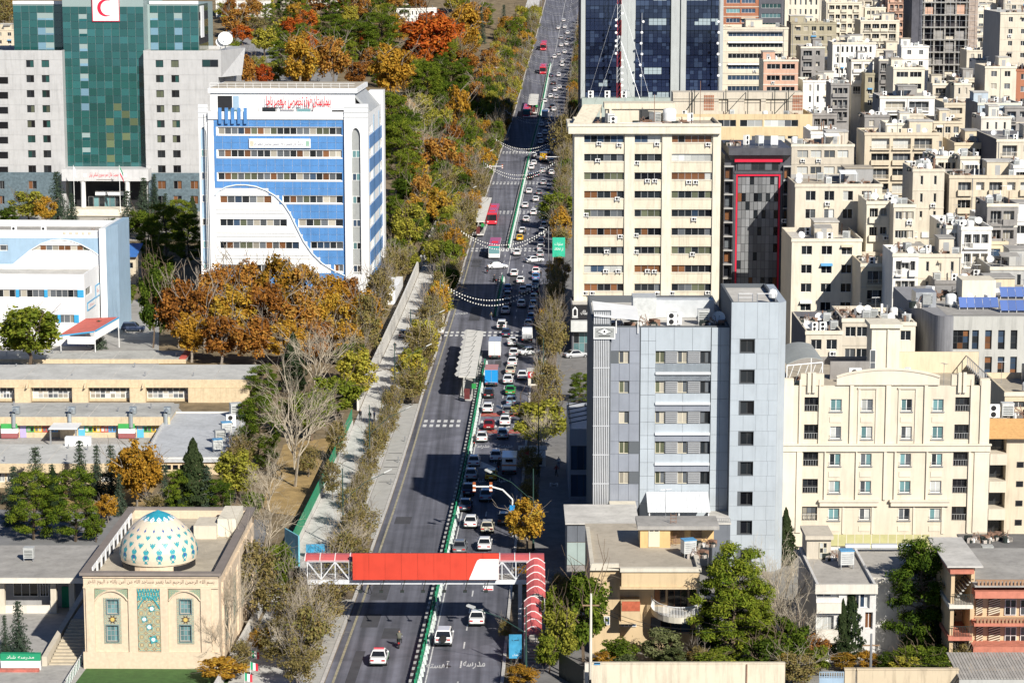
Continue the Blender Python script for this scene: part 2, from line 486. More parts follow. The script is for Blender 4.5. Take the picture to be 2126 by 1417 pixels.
patch('dry_grass_bank',[(60,1060),(300,1050),(330,1000),(60,1005)],M['drygrass'],.03)
patch('yard',[(-60,835),(360,835),(500,980),(-60,1000)],M['concrete'],.02)
patch('forecourt',[(-60,430),(420,430),(430,500),(-60,500)],mat('forecourt_stone',(.42,.39,.34),.9,.15,.4),.02)
patch('car_park',[(470,60),(720,60),(690,210),(480,210)],mat('lane_grey2',(.25,.25,.25),.9,.2,.3),.03)
patch('lane',[(1180,1420),(1700,1445),(2200,1450),(2200,1409),(1700,1413),(1180,1400)],mat('lane_grey3',(.3,.29,.27),.9,.2,.3),.03)
# building kit
PANE={}
def pane_mats(keys):return[PANE[k]for k in keys]
PANE['dark']=glassmat('glass_dark',(.018,.022,.026))
PANE['deep']=glassmat('glass_deep',(.008,.009,.012))
PANE['blue']=glassmat('glass_blue',(.035,.06,.10))
PANE['grey']=glassmat('glass_grey',(.10,.11,.12))
PANE['curtain']=glassmat('glass_curtain',(.36,.33,.27),.25)
PANE['pale']=glassmat('glass_pale',(.45,.46,.44),.2)
PANE['teal']=glassmat('glass_teal',(.12,.23,.24),.12)
PANE['brown']=glassmat('glass_brown',(.16,.07,.03),.2)
PANE['olive']=glassmat('glass_olive',(.10,.11,.07),.15)
PANE['green']=glassmat('glass_green',(.012,.055,.05),.04,.5,.8)
FR={}
FR['white']=mat('frame_white',(.72,.71,.68),.5,0)
FR['dark']=mat('frame_dark',(.05,.05,.05),.5,0)
FR['alu']=mat('frame_aluminium',(.42,.42,.41),.4,0,metal=.4)
FR['brown']=mat('frame_brown',(.13,.07,.04),.6,0)
FR['cream']=mat('frame_cream',(.6,.55,.42),.6,0)
WALL={}
def wallmat(k,c,**kw):
 d=dict(rough=.85,var=.07,nscale=.35,stain=.22);d.update(kw)
 WALL[k]=mat('wall_'+k,c,**d);return WALL[k]
wallmat('cream',(.62,.56,.445));wallmat('ivory',(.68,.625,.505));wallmat('tan',(.58,.50,.375));wallmat('sand',(.59,.53,.425))
wallmat('yellow',(.62,.525,.37));wallmat('white',(.74,.72,.67));wallmat('grey',(.33,.325,.315));wallmat('olive',(.36,.32,.225))
wallmat('pink',(.55,.345,.25));wallmat('brick',(.36,.15,.085));wallmat('concrete',(.42,.415,.39));wallmat('dark',(.10,.10,.115))
wallmat('bluegrey',(.40,.46,.51));wallmat('cement',(.27,.255,.24),var=.2);wallmat('beige',(.53,.475,.385));wallmat('stone',(.64,.60,.52))
ROOF={'grey':mat('roof_grey',(.34,.325,.30),.9,.2,.4,stain=.2),'pale':mat('roof_pale',(.52,.50,.46),.9,.18,.4,stain=.2),'tan':mat('roof_tan',(.42,.37,.29),.9,.2,.4,stain=.2),'dark':mat('roof_dark',(.16,.155,.15),.9,.25,.4,stain=.2),'foil':mat('roof_foil',(.55,.56,.56),.45,.15,.5,metal=.3)}
RM=[ROOF[k]for k in('grey','pale','tan','grey')]
class Bld:
 """a building standing on the ground: local x along the front, y away from the viewer, z up"""
 def __init__(s,name,label,px,py,rz=0.0,cat='building',group=None,p=None):
  s.P=Vector(at(px,py))if p is None else Vector(p)
  s.rz=rz;s.u=Vector((cos(rz),sin(rz)));s.n=Vector((-sin(rz),cos(rz)))
  s.root=thing(name,label,cat,tuple(s.P),rz,group)
  s.short=label
 def l(s,px,py,dy=0.0):
  dx,dy_,dz=ray(px,py)
  t=((s.P.x+s.n.x*dy)*s.n.x+(s.P.y+s.n.y*dy)*s.n.y)/(dx*s.n.x+dy_*s.n.y)
  return(dx*t-s.P.x)*s.u.x+(dy_*t-s.P.y)*s.u.y,ZC+dz*t-s.P.z
 def x(s,px,dy=0.0,py=700):return s.l(px,py,dy)[0]
 def z(s,py,dy=0.0,px=None):return s.l(1063 if px is None else px,py,dy)[1]
 def w(s,x,y,z):return Vector((s.P.x+s.u.x*x+s.n.x*y,s.P.y+s.u.y*x+s.n.y*y,s.P.z+z))
 def rect(s,x0,x1,yt,yb,dy=0):
  """photo rectangle -> opening (xa,xb,za,zb)"""
  ym=(yt+yb)/2;xm_=(x0+x1)/2
  return(s.l(x0,ym,dy)[0],s.l(x1,ym,dy)[0],s.l(xm_,yb,dy)[1],s.l(xm_,yt,dy)[1])
def side(mb,which,W,D,L0,L1,z0,z1,ops=(),dep=.2,mi=0,off=0):
 t=MB();t.facade(L0,L1,z0,z1,list(ops),0,dep,mi)
 k=len(mb.v)
 if which=='right':t.v=[(W-y,x,z)for x,y,z in t.v]
 elif which=='left':t.v=[(y,D-x,z)for x,y,z in t.v]
 elif which=='back':t.v=[(W-x,D-y,z)for x,y,z in t.v]
 mb.v+=t.v;mb.f+=[tuple(i+k for i in f)for f in t.f];mb.m+=t.m
def shell(mb,W,D,H,front=(),right=(),left=(),par=.8,dep=.25,mi=0,smi=None,z0=-1.5,x0=0.0,y0=0.0,th=.25):
 """four walls with openings and a parapet"""
 smi=mi if smi is None else smi
 k=len(mb.v)
 mb.facade(0,W,z0,H,front,0,dep,mi)
 side(mb,'right',W,D,0,D,z0,H,right,dep,smi)
 side(mb,'left',W,D,0,D,z0,H,left,dep,smi)
 side(mb,'back',W,D,0,W,z0,H,(),dep,smi)
 if par:
  a,b,c,d=th,W-th,th,D-th;h=H-par-.02
  for p,q in(((a,c),(b,c)),((b,c),(b,d)),((b,d),(a,d)),((a,d),(a,c))):
   mb.quad((*p,h),(*p,H),(*q,H),(*q,h),smi)
  for P,Q,p,q in(((0,0),(W,0),(a,c),(b,c)),((W,0),(W,D),(b,c),(b,d)),((W,D),(0,D),(b,d),(a,d)),((0,D),(0,0),(a,d),(a,c))):
   mb.quad((*P,H),(*Q,H),(*q,H),(*p,H),mi)
 for i in range(k,len(mb.v)):
  x,y,z=mb.v[i];mb.v[i]=(x+x0,y+y0,z)
def roof(b,W,D,z,m,x0=0.0,y0=0.0,th=.25):
 mb=MB();mb.quad((x0+th,y0+th,z),(x0+W-th,y0+th,z),(x0+W-th,y0+D-th,z),(x0+th,y0+D-th,z))
 return mb.build('roof',m,b.root)
_WC={}
def window(parent,xa,xb,za,zb,y=.18,nx=2,nz=1,fm='white',pm=('dark',),panes=True,fr=.06,sill=0,name='window',rnd=None,xform=None):
 """frame as a part, each pane a sub-part; small far windows are one mesh"""
 rnd=rnd or R
 w,h=round(xb-xa,2),round(zb-za,2)
 f=FR[fm]if isinstance(fm,str)else fm
 if not panes:
  pk=rnd.choice(pm)
  key=('w',w,h,nx,nz,f.name,pk,fr,sill)
  if key not in _WC:
   mb=MB();_frame(mb,w,h,nx,nz,fr,sill)
   mb.quad((0,.04,0),(w,.04,0),(w,.04,h),(0,.04,h),1)
   _WC[key]=mb.mesh('window',[f,PANE[pk]])
  o=put(name,_WC[key],parent,(xa,y,za))
  if xform:o.location,o.rotation_euler=xform(xa,y,za)
  return o
 key=('f',w,h,nx,nz,f.name,fr,sill)
 if key not in _WC:
  mb=MB();_frame(mb,w,h,nx,nz,fr,sill);_WC[key]=mb.mesh('window',f)
 o=put(name,_WC[key],parent,(xa,y,za))
 if xform:o.location,o.rotation_euler=xform(xa,y,za)
 pw,ph=(w-fr*(nx+1))/nx,(h-fr*(nz+1))/nz
 for j in range(nz):
  for i in range(nx):
   pk=rnd.choice(pm);key=('p',round(pw,2),round(ph,2),pk)
   if key not in _WC:
    mb=MB();mb.box(0,pw,0,.02,0,ph);_WC[key]=mb.mesh('pane',PANE[pk])
   put('pane',_WC[key],o,(fr+i*(pw+fr),.025,fr+j*(ph+fr)))
 return o
def _frame(mb,w,h,nx,nz,fr,sill):
 mb.box(0,w,0,.07,0,fr);mb.box(0,w,0,.07,h-fr,h)
 for i in range(nx+1):
  a=i*(w-fr)/nx;mb.box(a,a+fr,.003,.067,fr,h-fr)
 for j in range(1,nz):
  a=j*(h-fr)/nz;mb.box(fr,w-fr,.006,.064,a,a+fr)
 if sill:mb.box(-.12,w+.12,-sill,.1,-.12,-.003)
# small fittings and roof equipment
def ac_mesh():
 mb=MB();mb.box(-.45,.45,-.36,0,0,.62,0)
 mb.lathe([(.001,0),(.24,0),(.24,.012)],10,mi=1)
 k=len(mb.v)-30
 for i in range(k,len(mb.v)):x,y,z=mb.v[i];mb.v[i]=(x-.1,-.365-z*.3,y+.31)
 mb.box(.2,.4,-.365,-.36,.1,.5,1)
 mb.box(-.42,-.37,-.36,.02,-.06,0,2);mb.box(.37,.42,-.36,.02,-.06,0,2)
 mb.box(-.42,-.38,-.34,.02,-.3,-.06,2);mb.box(.38,.42,-.34,.02,-.3,-.06,2)
 return mb.mesh('air_conditioner',[M['white'],M['black'],M['steel']])
AC=ac_mesh()
M['coolerw']=mat('cooler_paint',(.55,.56,.54),.5,.15,2,metal=.2,objvar=.2)
M['coolerb']=mat('cooler_blue',(.10,.30,.52),.5,.1,2)
M['rust']=mat('rust',(.22,.13,.09),.8,.3,3)
M['wood']=mat('weathered_wood',(.26,.17,.10),.8,.3,4)
M['junk']=mat('junk',(.30,.27,.24),.8,.5,3,objvar=.4)
def proto_cooler(blue=False):
 t=thing('evaporative_cooler','x','cooler')
 mb=MB();mb.box(-.55,.55,-.45,.45,.35,1.45);mb.box(-.58,.58,-.48,.48,1.45,1.52,1);mb.build('body',[M['coolerw'],M['coolerb']if blue else M['coolerw']],t)
 mb=MB()
 for i in range(5):mb.box(-.45,.45,-.475,-.452,.5+i*.17,.56+i*.17)
 mb.build('louvre',M['darkmetal']if not blue else M['steel'],t)
 mb=MB()
 for x in(-.5,.5):
  for y in(-.4,.4):mb.box(x-.04,x+.04,y-.04,y+.04,0,.35)
 mb.build('legs',M['steel'],t)
 return t
def proto_dish():
 t=thing('satellite_dish','x','satellite dish')
 mb=MB();mb.lathe([(.02,0),(.25,.03),(.48,.12),(.62,.22),(.63,.2),(.48,.09),(.02,-.03)],14)
 mb.xf(Matrix.Translation((0,0,.85))@Matrix.Rotation(radians(62),4,'X'));mb.build('dish',M['white'],t)
 mb=MB();mb.tube((0,.05,0),(0,.05,.85),.04);mb.tube((0,-.1,.55),(0,-.72,1.1),.02);mb.box(-.05,.05,-.8,-.68,1.06,1.18);mb.build('mast',M['steel'],t)
 return t
def proto_tank():
 t=thing('water_tank','x','water tank')
 mb=MB();mb.lathe([(.0,.25),(.6,.25),(.62,.5),(.6,.75),(.62,1.0),(.6,1.3),(.45,1.45),(.2,1.5),(0,1.5)],14);smooth(mb.build('tank',M['white'],t))
 mb=MB();mb.box(-.6,.6,-.5,-.35,0,.25);mb.box(-.6,.6,.35,.5,0,.25);mb.build('stand',M['steel'],t)
 return t
def proto_condenser():
 t=thing('condenser_unit','x','air conditioner')
 mb=MB();mb.box(-.5,.5,-.2,.2,.12,1.35);mb.build('casing',M['white'],t)
 mb=MB()
 for zz in(.42,1.02):
  k=len(mb.v);mb.lathe([(.001,0),(.25,0),(.25,.02)],12)
  for i in range(k,len(mb.v)):x,y,z=mb.v[i];mb.v[i]=(x-.08,-.205-z,y+zz)
 mb.build('fan_grille',M['black'],t)
 mb=MB();mb.box(-.45,-.35,-.2,.2,0,.12);mb.box(.35,.45,-.2,.2,0,.12);mb.build('feet',M['steel'],t)
 return t
def proto_antenna():
 t=thing('tv_antenna','x','antenna')
 mb=MB();mb.tube((0,0,0),(0,0,3),.03);mb.build('mast',M['steel'],t)
 mb=MB();mb.tube((-.6,0,2.9),(.6,0,2.9),.02)
 for i in range(5):mb.tube((-.5+i*.25,-.35,2.9),(-.5+i*.25,.35,2.9),.012,n=4)
 mb.build('aerial',M['steel'],t)
 return t
def proto_clutter():
 t=thing('junk_heap','x','junk')
 r=random.Random(3);mb=MB()
 for i in range(14):
  x,y=r.uniform(-1.1,1.1),r.uniform(-.8,.8);a,b,c=r.uniform(.1,.5),r.uniform(.1,.4),r.uniform(.15,.75)
  k=len(mb.v);mb.box(-a,a,-b,b,0,c,r.randrange(4));mb.xf(Matrix.Translation((x,y,0))@Matrix.Rotation(r.uniform(0,3),4,'Z'),k)
 for i in range(6):mb.tube((r.uniform(-1.2,1.2),r.uniform(-.8,.8),0),(r.uniform(-1.2,1.2),r.uniform(-.8,.8),r.uniform(.4,1.3)),.04,n=4,mi=1)
 mb.build('pieces',[M['junk'],M['rust'],M['white'],M['darkmetal']],t,kind='stuff')
 return t
PROTO={'cooler':learn(proto_cooler()),'bluecooler':learn(proto_cooler(True)),'dish':learn(proto_dish()),'tank':learn(proto_tank()),'condenser':learn(proto_condenser()),'antenna':learn(proto_antenna()),'junk':learn(proto_clutter())}
PWORD={'cooler':'grey evaporative cooler','bluecooler':'blue topped evaporative cooler','dish':'white satellite dish','tank':'white round water tank','condenser':'white air conditioner','antenna':'thin antenna','junk':'heap of odds and ends'}
PGROUP={'cooler':'evaporative coolers on the roofs','bluecooler':'evaporative coolers on the roofs','dish':'satellite dishes on the roofs','tank':'water tanks on the roofs','condenser':'air conditioners on the roofs','antenna':'antennas on the roofs','junk':'heaps of odds and ends on the roofs'}
USED=set()
def roofthing(kind,loc,where,rz=0,s=1.0):
 """kit on a roof; 'where' finishes the sentence 'white satellite dish ...'"""
 lab=PWORD[kind]+' '+where
 if kind not in USED:
  USED.add(kind);o=PROTO[kind];o.location=loc;o.rotation_euler.z=rz;o['label']=lab;o['group']=PGROUP[kind]
 else:o=clone(PROTO[kind],loc,rz,lab,PGROUP[kind])
 o.scale=(s,s,s)
 return o
def roofkit(b,W,D,z,short,n,rnd,x0=0.0,y0=0.0,kinds=('cooler','dish','tank','condenser','antenna','junk','cooler','condenser','junk','dish','junk')):
 """spread kit over a flat roof: one spot in each third of its width"""
 n+=2;spots=[(i,j)for i in range(4)for j in range(2)]
 rnd.shuffle(spots);ks=list(kinds);rnd.shuffle(ks)
 for k,(i,j)in zip(ks[:n],spots):
  lx=x0+W*(.14+.24*i)+rnd.uniform(-.06,.06)*W;ly=y0+D*(.25+.42*j)+rnd.uniform(-.05,.05)*D
  p=b.w(lx,ly,z)
  where='on the %s roof, %s %s'%(short,('front','back')[j],('left','middle left','middle right','right')[i])
  roofthing(k,tuple(p),where,rnd.uniform(-.5,.5)+b.rz)
def hut(b,W,D,x,y,w,d,h,z,m,rm):
 """stair hut on a roof: part of the building"""
 mb=MB();mb.box(x,x+w,y,y+d,z,z+h,0);mb.box(x-.15,x+w+.15,y-.2,y+d+.15,z+h,z+h+.18,1)
 mb.box(x+w*.3,x+w*.3+.9,y-.03,y+.01,z+.05,z+2.0,2)
 mb.build('stair_hut',[m,rm,FR['alu']],b.root)
APT=[0]
def apartment(label,x0,x1,ytop,storey,wall='cream',style='punch',n=4,ybot=None,depth=None,short=None,ww=1.5,wh=1.45,roofm=None,kit=3,side_wall=None,pm=('dark','dark','grey','curtain'),fm='white',dark=0,seed=None,hutm=True,sidewin=0,pw=False,rz=0.0,cornice=True,py=None,name='apartment_block'):
 """a block of flats located by its roofline, its width and the height of a storey in the photo"""
 rnd=random.Random(seed if seed is not None else int(x0*7+ytop*13))
 SH=3.2
 if py is None:
  s=storey/SH/.985
  lo,hi=-60.0,1500.0
  for _ in range(40):
   m=(lo+hi)/2;p=at(1063,m)
   if scale(p[1],p[2])<s:lo=m
   else:hi=m
  py=lo
 b=Bld(name,label,x0,py,rz)
 short=short or label
 W=b.l(x1,ytop)[0]-b.l(x0,ytop)[0];X0=b.l(x0,ytop)[0]
 H=b.z(ytop,0,x0)
 APT[0]+=1;b.P=b.w(X0,APT[0]*.037,0);b.root.location=tuple(b.P)
 D=depth or rnd.uniform(11,16)
 Hb=H-.9
 ns=max(1,int(Hb/SH));zb=b.z(ybot,0,x0)-SH*1.1 if ybot else-9
 ops,wins,balc=[],[],[]
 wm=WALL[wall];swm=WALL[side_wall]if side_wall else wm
 m0=W*.07 if W>6 else.4
 pitch=(W-2*m0)/n
 for k in range(ns):
  zt=Hb-k*SH-.35
  if zt<zb or zt<1.5:break
  if style=='punch':
   for i in range(n):
    xc=m0+pitch*(i+.5);ops.append((xc-ww/2,xc+ww/2,zt-wh,zt));wins.append((ops[-1],2))
  elif style=='slit':
   for i in range(n):
    xc=m0+pitch*(i+.5);q=ww*.42;ops.append((xc-q/2,xc+q/2,zt-wh*1.25,zt));wins.append((ops[-1],1))
  elif style=='band':
   for i in range(n):
    xa=m0+pitch*i+.25;ops.append((xa,xa+pitch-.5,zt-wh,zt));wins.append((ops[-1],max(2,int(pitch/1.2))))
  elif style in('balc','mix'):
   for i in range(n):
    xc=m0+pitch*(i+.5)
    if style=='balc' or i%2==0:
     q=pitch*.42;ops.append((xc-q,xc+q,zt-2.2,zt));balc.append(ops[-1])
    else:ops.append((xc-ww/2,xc+ww/2,zt-wh,zt));wins.append((ops[-1],2))
 mb=MB()
 so=[]
 if sidewin:
  for k in range(ns):
   zt=Hb-k*SH-.5
   if zt<zb or zt<1.5:break
   for i in range(sidewin):q=D*(i+.5)/sidewin;so.append((q-.5,q+.5,zt-1.2,zt))
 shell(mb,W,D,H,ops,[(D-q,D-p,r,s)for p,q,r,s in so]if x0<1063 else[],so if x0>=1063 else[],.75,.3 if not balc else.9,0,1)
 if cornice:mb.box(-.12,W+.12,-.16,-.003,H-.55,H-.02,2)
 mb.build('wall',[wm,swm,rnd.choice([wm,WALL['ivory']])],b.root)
 rmx=ROOF[roofm]if roofm else rnd.choice(RM)
 roof(b,W,D,H-.75,rmx)
 dep=.3 if not balc else.9
 for(o,nx)in wins:window(b.root,*o,y=dep-.1,nx=nx,fm=fm,pm=pm,panes=pw,rnd=rnd,sill=.16 if rnd.random()<.3 else 0)
 for o in balc:
  window(b.root,*o,y=.82,nx=3,fm=fm,pm=pm,panes=pw,rnd=rnd,name='balcony_door')
  mb=MB();mb.box(o[0]-.1,o[1]+.1,-.55,-.003,o[2]-.25,o[2]-.05)
  if rnd.random()<.6:mb.box(o[0]-.1,o[1]+.1,-.55,-.45,o[2]-.05,o[2]+.8);mb.box(o[0]-.1,o[0],-.45,-.003,o[2]-.05,o[2]+.8);mb.box(o[1],o[1]+.1,-.45,-.003,o[2]-.05,o[2]+.8)
  else:
   mb.box(o[0]-.1,o[1]+.1,-.55,-.5,o[2]+.8,o[2]+.86)
   q=o[0]
   while q<o[1]:mb.box(q,q+.05,-.54,-.51,o[2]-.05,o[2]+.8);q+=.22
  mb.build('balcony',wm,b.root)
 if rnd.random()<.55:
  q=MB();k=1
  while Hb-k*SH>max(zb,1):q.box(-.04,W+.04,-.07,-.004,Hb-k*SH+.1,Hb-k*SH+rnd.choice((.22,.4)));k+=1
  if q.v:q.build('string_courses',rnd.choice((wm,WALL['stone'],WALL['beige'])),b.root)
 for o,nx in wins:
  if rnd.random()<.16:put('air_conditioner',AC,b.root,((o[0]+o[1])/2+rnd.uniform(-.5,.5),-.02,o[2]-.85))
  if rnd.random()<.10:mb=MB();mb.hexa([(o[0]-.1,-.7,o[3]-.15),(o[1]+.1,-.7,o[3]-.15),(o[1]+.1,0,o[3]+.2),(o[0]-.1,0,o[3]+.2),(o[0]-.1,-.7,o[3]-.1),(o[1]+.1,-.7,o[3]-.1),(o[1]+.1,0,o[3]+.25),(o[0]-.1,0,o[3]+.25)]);mb.build('awning',rnd.choice((WALL['white'],WALL['cement'],M['coolerb'],WALL['tan'])),b.root)
 for q in range(rnd.randint(1,4)):
  x,y=rnd.uniform(.6,max(.7,W-.6)),rnd.uniform(1,D-1);mb=MB();mb.tube((x,y,H-.75),(x,y,H+rnd.uniform(.2,1.6)),rnd.choice((.08,.12,.2)),n=6,caps=True);mb.build('vent_pipe',rnd.choice((M['steel'],M['rust'],M['white'])),b.root)
 if W>9 and rnd.random()<.6:x,y=rnd.uniform(1,W*.6),rnd.uniform(2,D*.6);mb=MB();mb.box(x,x+rnd.uniform(2,4),y,y+.2,H-.75,H+rnd.uniform(.3,1.2));mb.build('roof_wall',rnd.choice((wm,WALL['cement'],WALL['stone'])),b.root)
 if W>9 and rnd.random()<.4:x,y=rnd.uniform(1,W*.6),rnd.uniform(2,D*.6);mb=MB();mb.hexa([(x,y,H+1.3),(x+3,y,H+1.3),(x+3,y+2.5,H+1.7),(x,y+2.5,H+1.7),(x,y,H+1.38),(x+3,y,H+1.38),(x+3,y+2.5,H+1.78),(x,y+2.5,H+1.78)]);[mb.tube((x+i*2.9,y+.1,H-.7),(x+i*2.9,y+.1,H+1.3),.05,n=4)for i in(0,1)];mb.build('roof_shelter',rnd.choice((ROOF['foil'],M['white'],ROOF['grey'])),b.root)
 if rnd.random()<.6 and W>6:
  mb=MB();q=rnd.choice((m0*.5,W-m0*.5,m0+pitch));mb.tube((q,-.08,-1),(q,-.08,H-.6),.07,n=5);mb.build('drain_pipe',FR['alu'],b.root)
 if so:
  for o in so:
   if x0>=1063:window(b.root,*o,nx=2,fm=fm,pm=pm,panes=False,rnd=rnd,xform=lambda a,y,z:((.2,D-a,z),(0,0,-pi/2)))
 if hutm and W>6:
  w_,d_=min(5,W*.35),min(5,D*.4);xx=rnd.choice((.4,W-w_-.4,W*.4));hut(b,W,D,xx,D*.5,w_,d_,2.6,H-.75,swm if rnd.random()<.5 else wm,rmx)
 roofkit(b,W,D,H-.75,short,kit,rnd)
 b.W,b.D,b.H=W,D,H
 return b
# landmark buildings
mb=MB();ribbon(mb,18.5,420,150,1500,.012);mb.build('city_ground',mat('city_ground',(.24,.23,.21),.95,.3,.25,stain=.2),kind='structure')
rl=random.Random(5)
# cream office tower with ten rows of ribbon windows
def cream_tower():
 b=Bld('office_tower','tall cream office tower with ten rows of ribbon windows and many wall air conditioners',1192,715)
 W=b.x(1495,py=450);D=17.0;H=b.z(258,0,1340)
 cols=[(1212.5,1295.5),(1317,1373),(1394,1478)]
 ops,wn=[],[]
 for k in range(11):
  y0=281+38.45*k
  for i,(a,c)in enumerate(cols):
   o=b.rect(a,c,y0,y0+15.3,.3);ops.append(o);wn.append((o,k,i))
 mb=MB()
 shell(mb,W,D,H,[(a,c,e,f)for a,c,e,f in ops],par=.6,dep=.45,mi=0,y0=.3)
 mb.build('wall',wallmat('tower_cream',(.63,.565,.44),stain=.3),b.root)
 pm=wallmat('pilaster',(.66,.605,.49))
 for a,c in((1192,1212),(1296,1316.5),(1373.5,1393.5),(1478.5,1495)):
  x0,x1=b.x(a,py=450),b.x(c,py=450);mb=MB();mb.box(x0+.01,x1-.01,0,.297,-1,b.z(277));mb.build('pilaster',pm,b.root)
 mb=MB();x0,x1=b.x(1180,py=265),b.x(1496,py=265)
 mb.box(x0,x1,-.9,.29,b.z(277),b.z(262));mb.box(x0-.15,x1+.1,-1.05,.29,b.z(262)+.003,b.z(256));mb.box(x0,0,.29,D,b.z(277),b.z(262))
 mb.build('cornice',pm,b.root)
 roof(b,W,D,H-.55,ROOF['tan'],0,.3)
 sets=[('deep','dark','blue'),('dark','olive','grey'),('dark','deep','brown'),('pale','pale','blue'),('olive','olive','dark'),('dark','dark','grey'),('brown','brown','deep')]
 for(a,c,e,f),k,i in wn:
  pk=sets[(k*5+i*3+k//2)%7]if not(k==1 and i==2)else('pale','pale','blue')
  if k==2 and i==2:pk=('brown','brown','pale')
  window(b.root,a,c,e,f,y=.62,nx=6 if i!=1 else 4,fm='alu',pm=pk,fr=.07,rnd=rl)
 for(a,c,e,f),k,i in wn:
  key=('sill',i)
  if key not in _WC:mb=MB();mb.box(-.05,c-a+.05,-.1,.0,-.16,0);_WC[key]=mb.mesh('sill',pm)
  put('window_sill',_WC[key],b.root,(a,.297,e))
 for zx,zy in((258,302),(387,310),(628,305),(955,307),(250,410),(500,425),(568,540),(615,540),(832,548),(876,548),(375,655),(175,757),(865,785),(395,895),(495,887),(307,993),(495,995),(855,1008),(300,1117),(380,1117),(568,1117),(612,1120),(170,1258),(215,1258),(630,1262),(500,1285),(578,1285),(725,1258),(953,1255)):
  x,z=b.l(1160+zx/3.08,200+zy/3.08);put('air_conditioner',AC,b.root,(x,.29,z-.3))
 mb=MB();x0,x1=b.x(1255,8),b.x(1392,8);zt=b.z(226,8)
 mb.box(x0,x1,8,13,H-.5,zt,0);mb.box(x0-.3,x1+.3,7.6,13.3,zt,zt+1.0,1)
 mb.box(x0+.6,x0+1.0,7.5,8,H-.5,zt,1);mb.box(x1-5,x1-3.6,7.95,7.99,H-.5,H+1.7,2);mb.box(x0+6,x0+7.6,7.94,7.99,H-.5,H+1.9,2)
 mb.build('roof_storey',[WALL['sand'],WALL['tower_cream'],FR['dark']],b.root)
 mb=MB();a,c=b.x(1186,1),b.x(1248,7)
 mb.hexa([(a,1,H-.4),(a+3.2,1,H-.4),(c,9,b.z(222,7)),(c-3.4,9,b.z(222,7)),(a,1,H-.1),(a+3.2,1,H-.1),(c,9,b.z(222,7)+.3),(c-3.4,9,b.z(222,7)+.3)])
 mb.box(c-3.4,c-3.1,8.7,9,H-.5,b.z(222,7));mb.box(c-.4,c-.1,8.7,9,H-.5,b.z(222,7))
 mb.build('sloped_screen',WALL['tower_cream'],b.root)
 mb=MB();mb.tube((W*.45,3,H+.1),(W*.82,3.2,H+.15),.09);mb.tube((W*.3,2.2,H+.05),(W*.6,2.4,H+.05),.07,mi=1);mb.tube((W*.55,4,H-.5),(W*.55,4,H+5),.06);mb.tube((W*.86,2,H-.5),(W*.86,2,H+7.5),.05);mb.build('roof_pipes',[M['rust'],M['steel']],b.root)
 for q,(k,x,y,s)in enumerate((('condenser',.27,4,1.2),('tank',.66,6,2.0),('cooler',.25,7.0,1.3),('junk',.48,4,1.3),('cooler',.56,6,1.5),('junk',.74,3,1.3),('condenser',.80,5,1.6),('junk',.16,3.5,.9),('antenna',.36,11,2))):
  roofthing(k,tuple(b.w(W*x,y,H-.55)),'number %s from left on the tall cream tower roof'%('one two three four five six seven eight nine'.split()[q]),.2*q,s)
 return b
cream_tower()
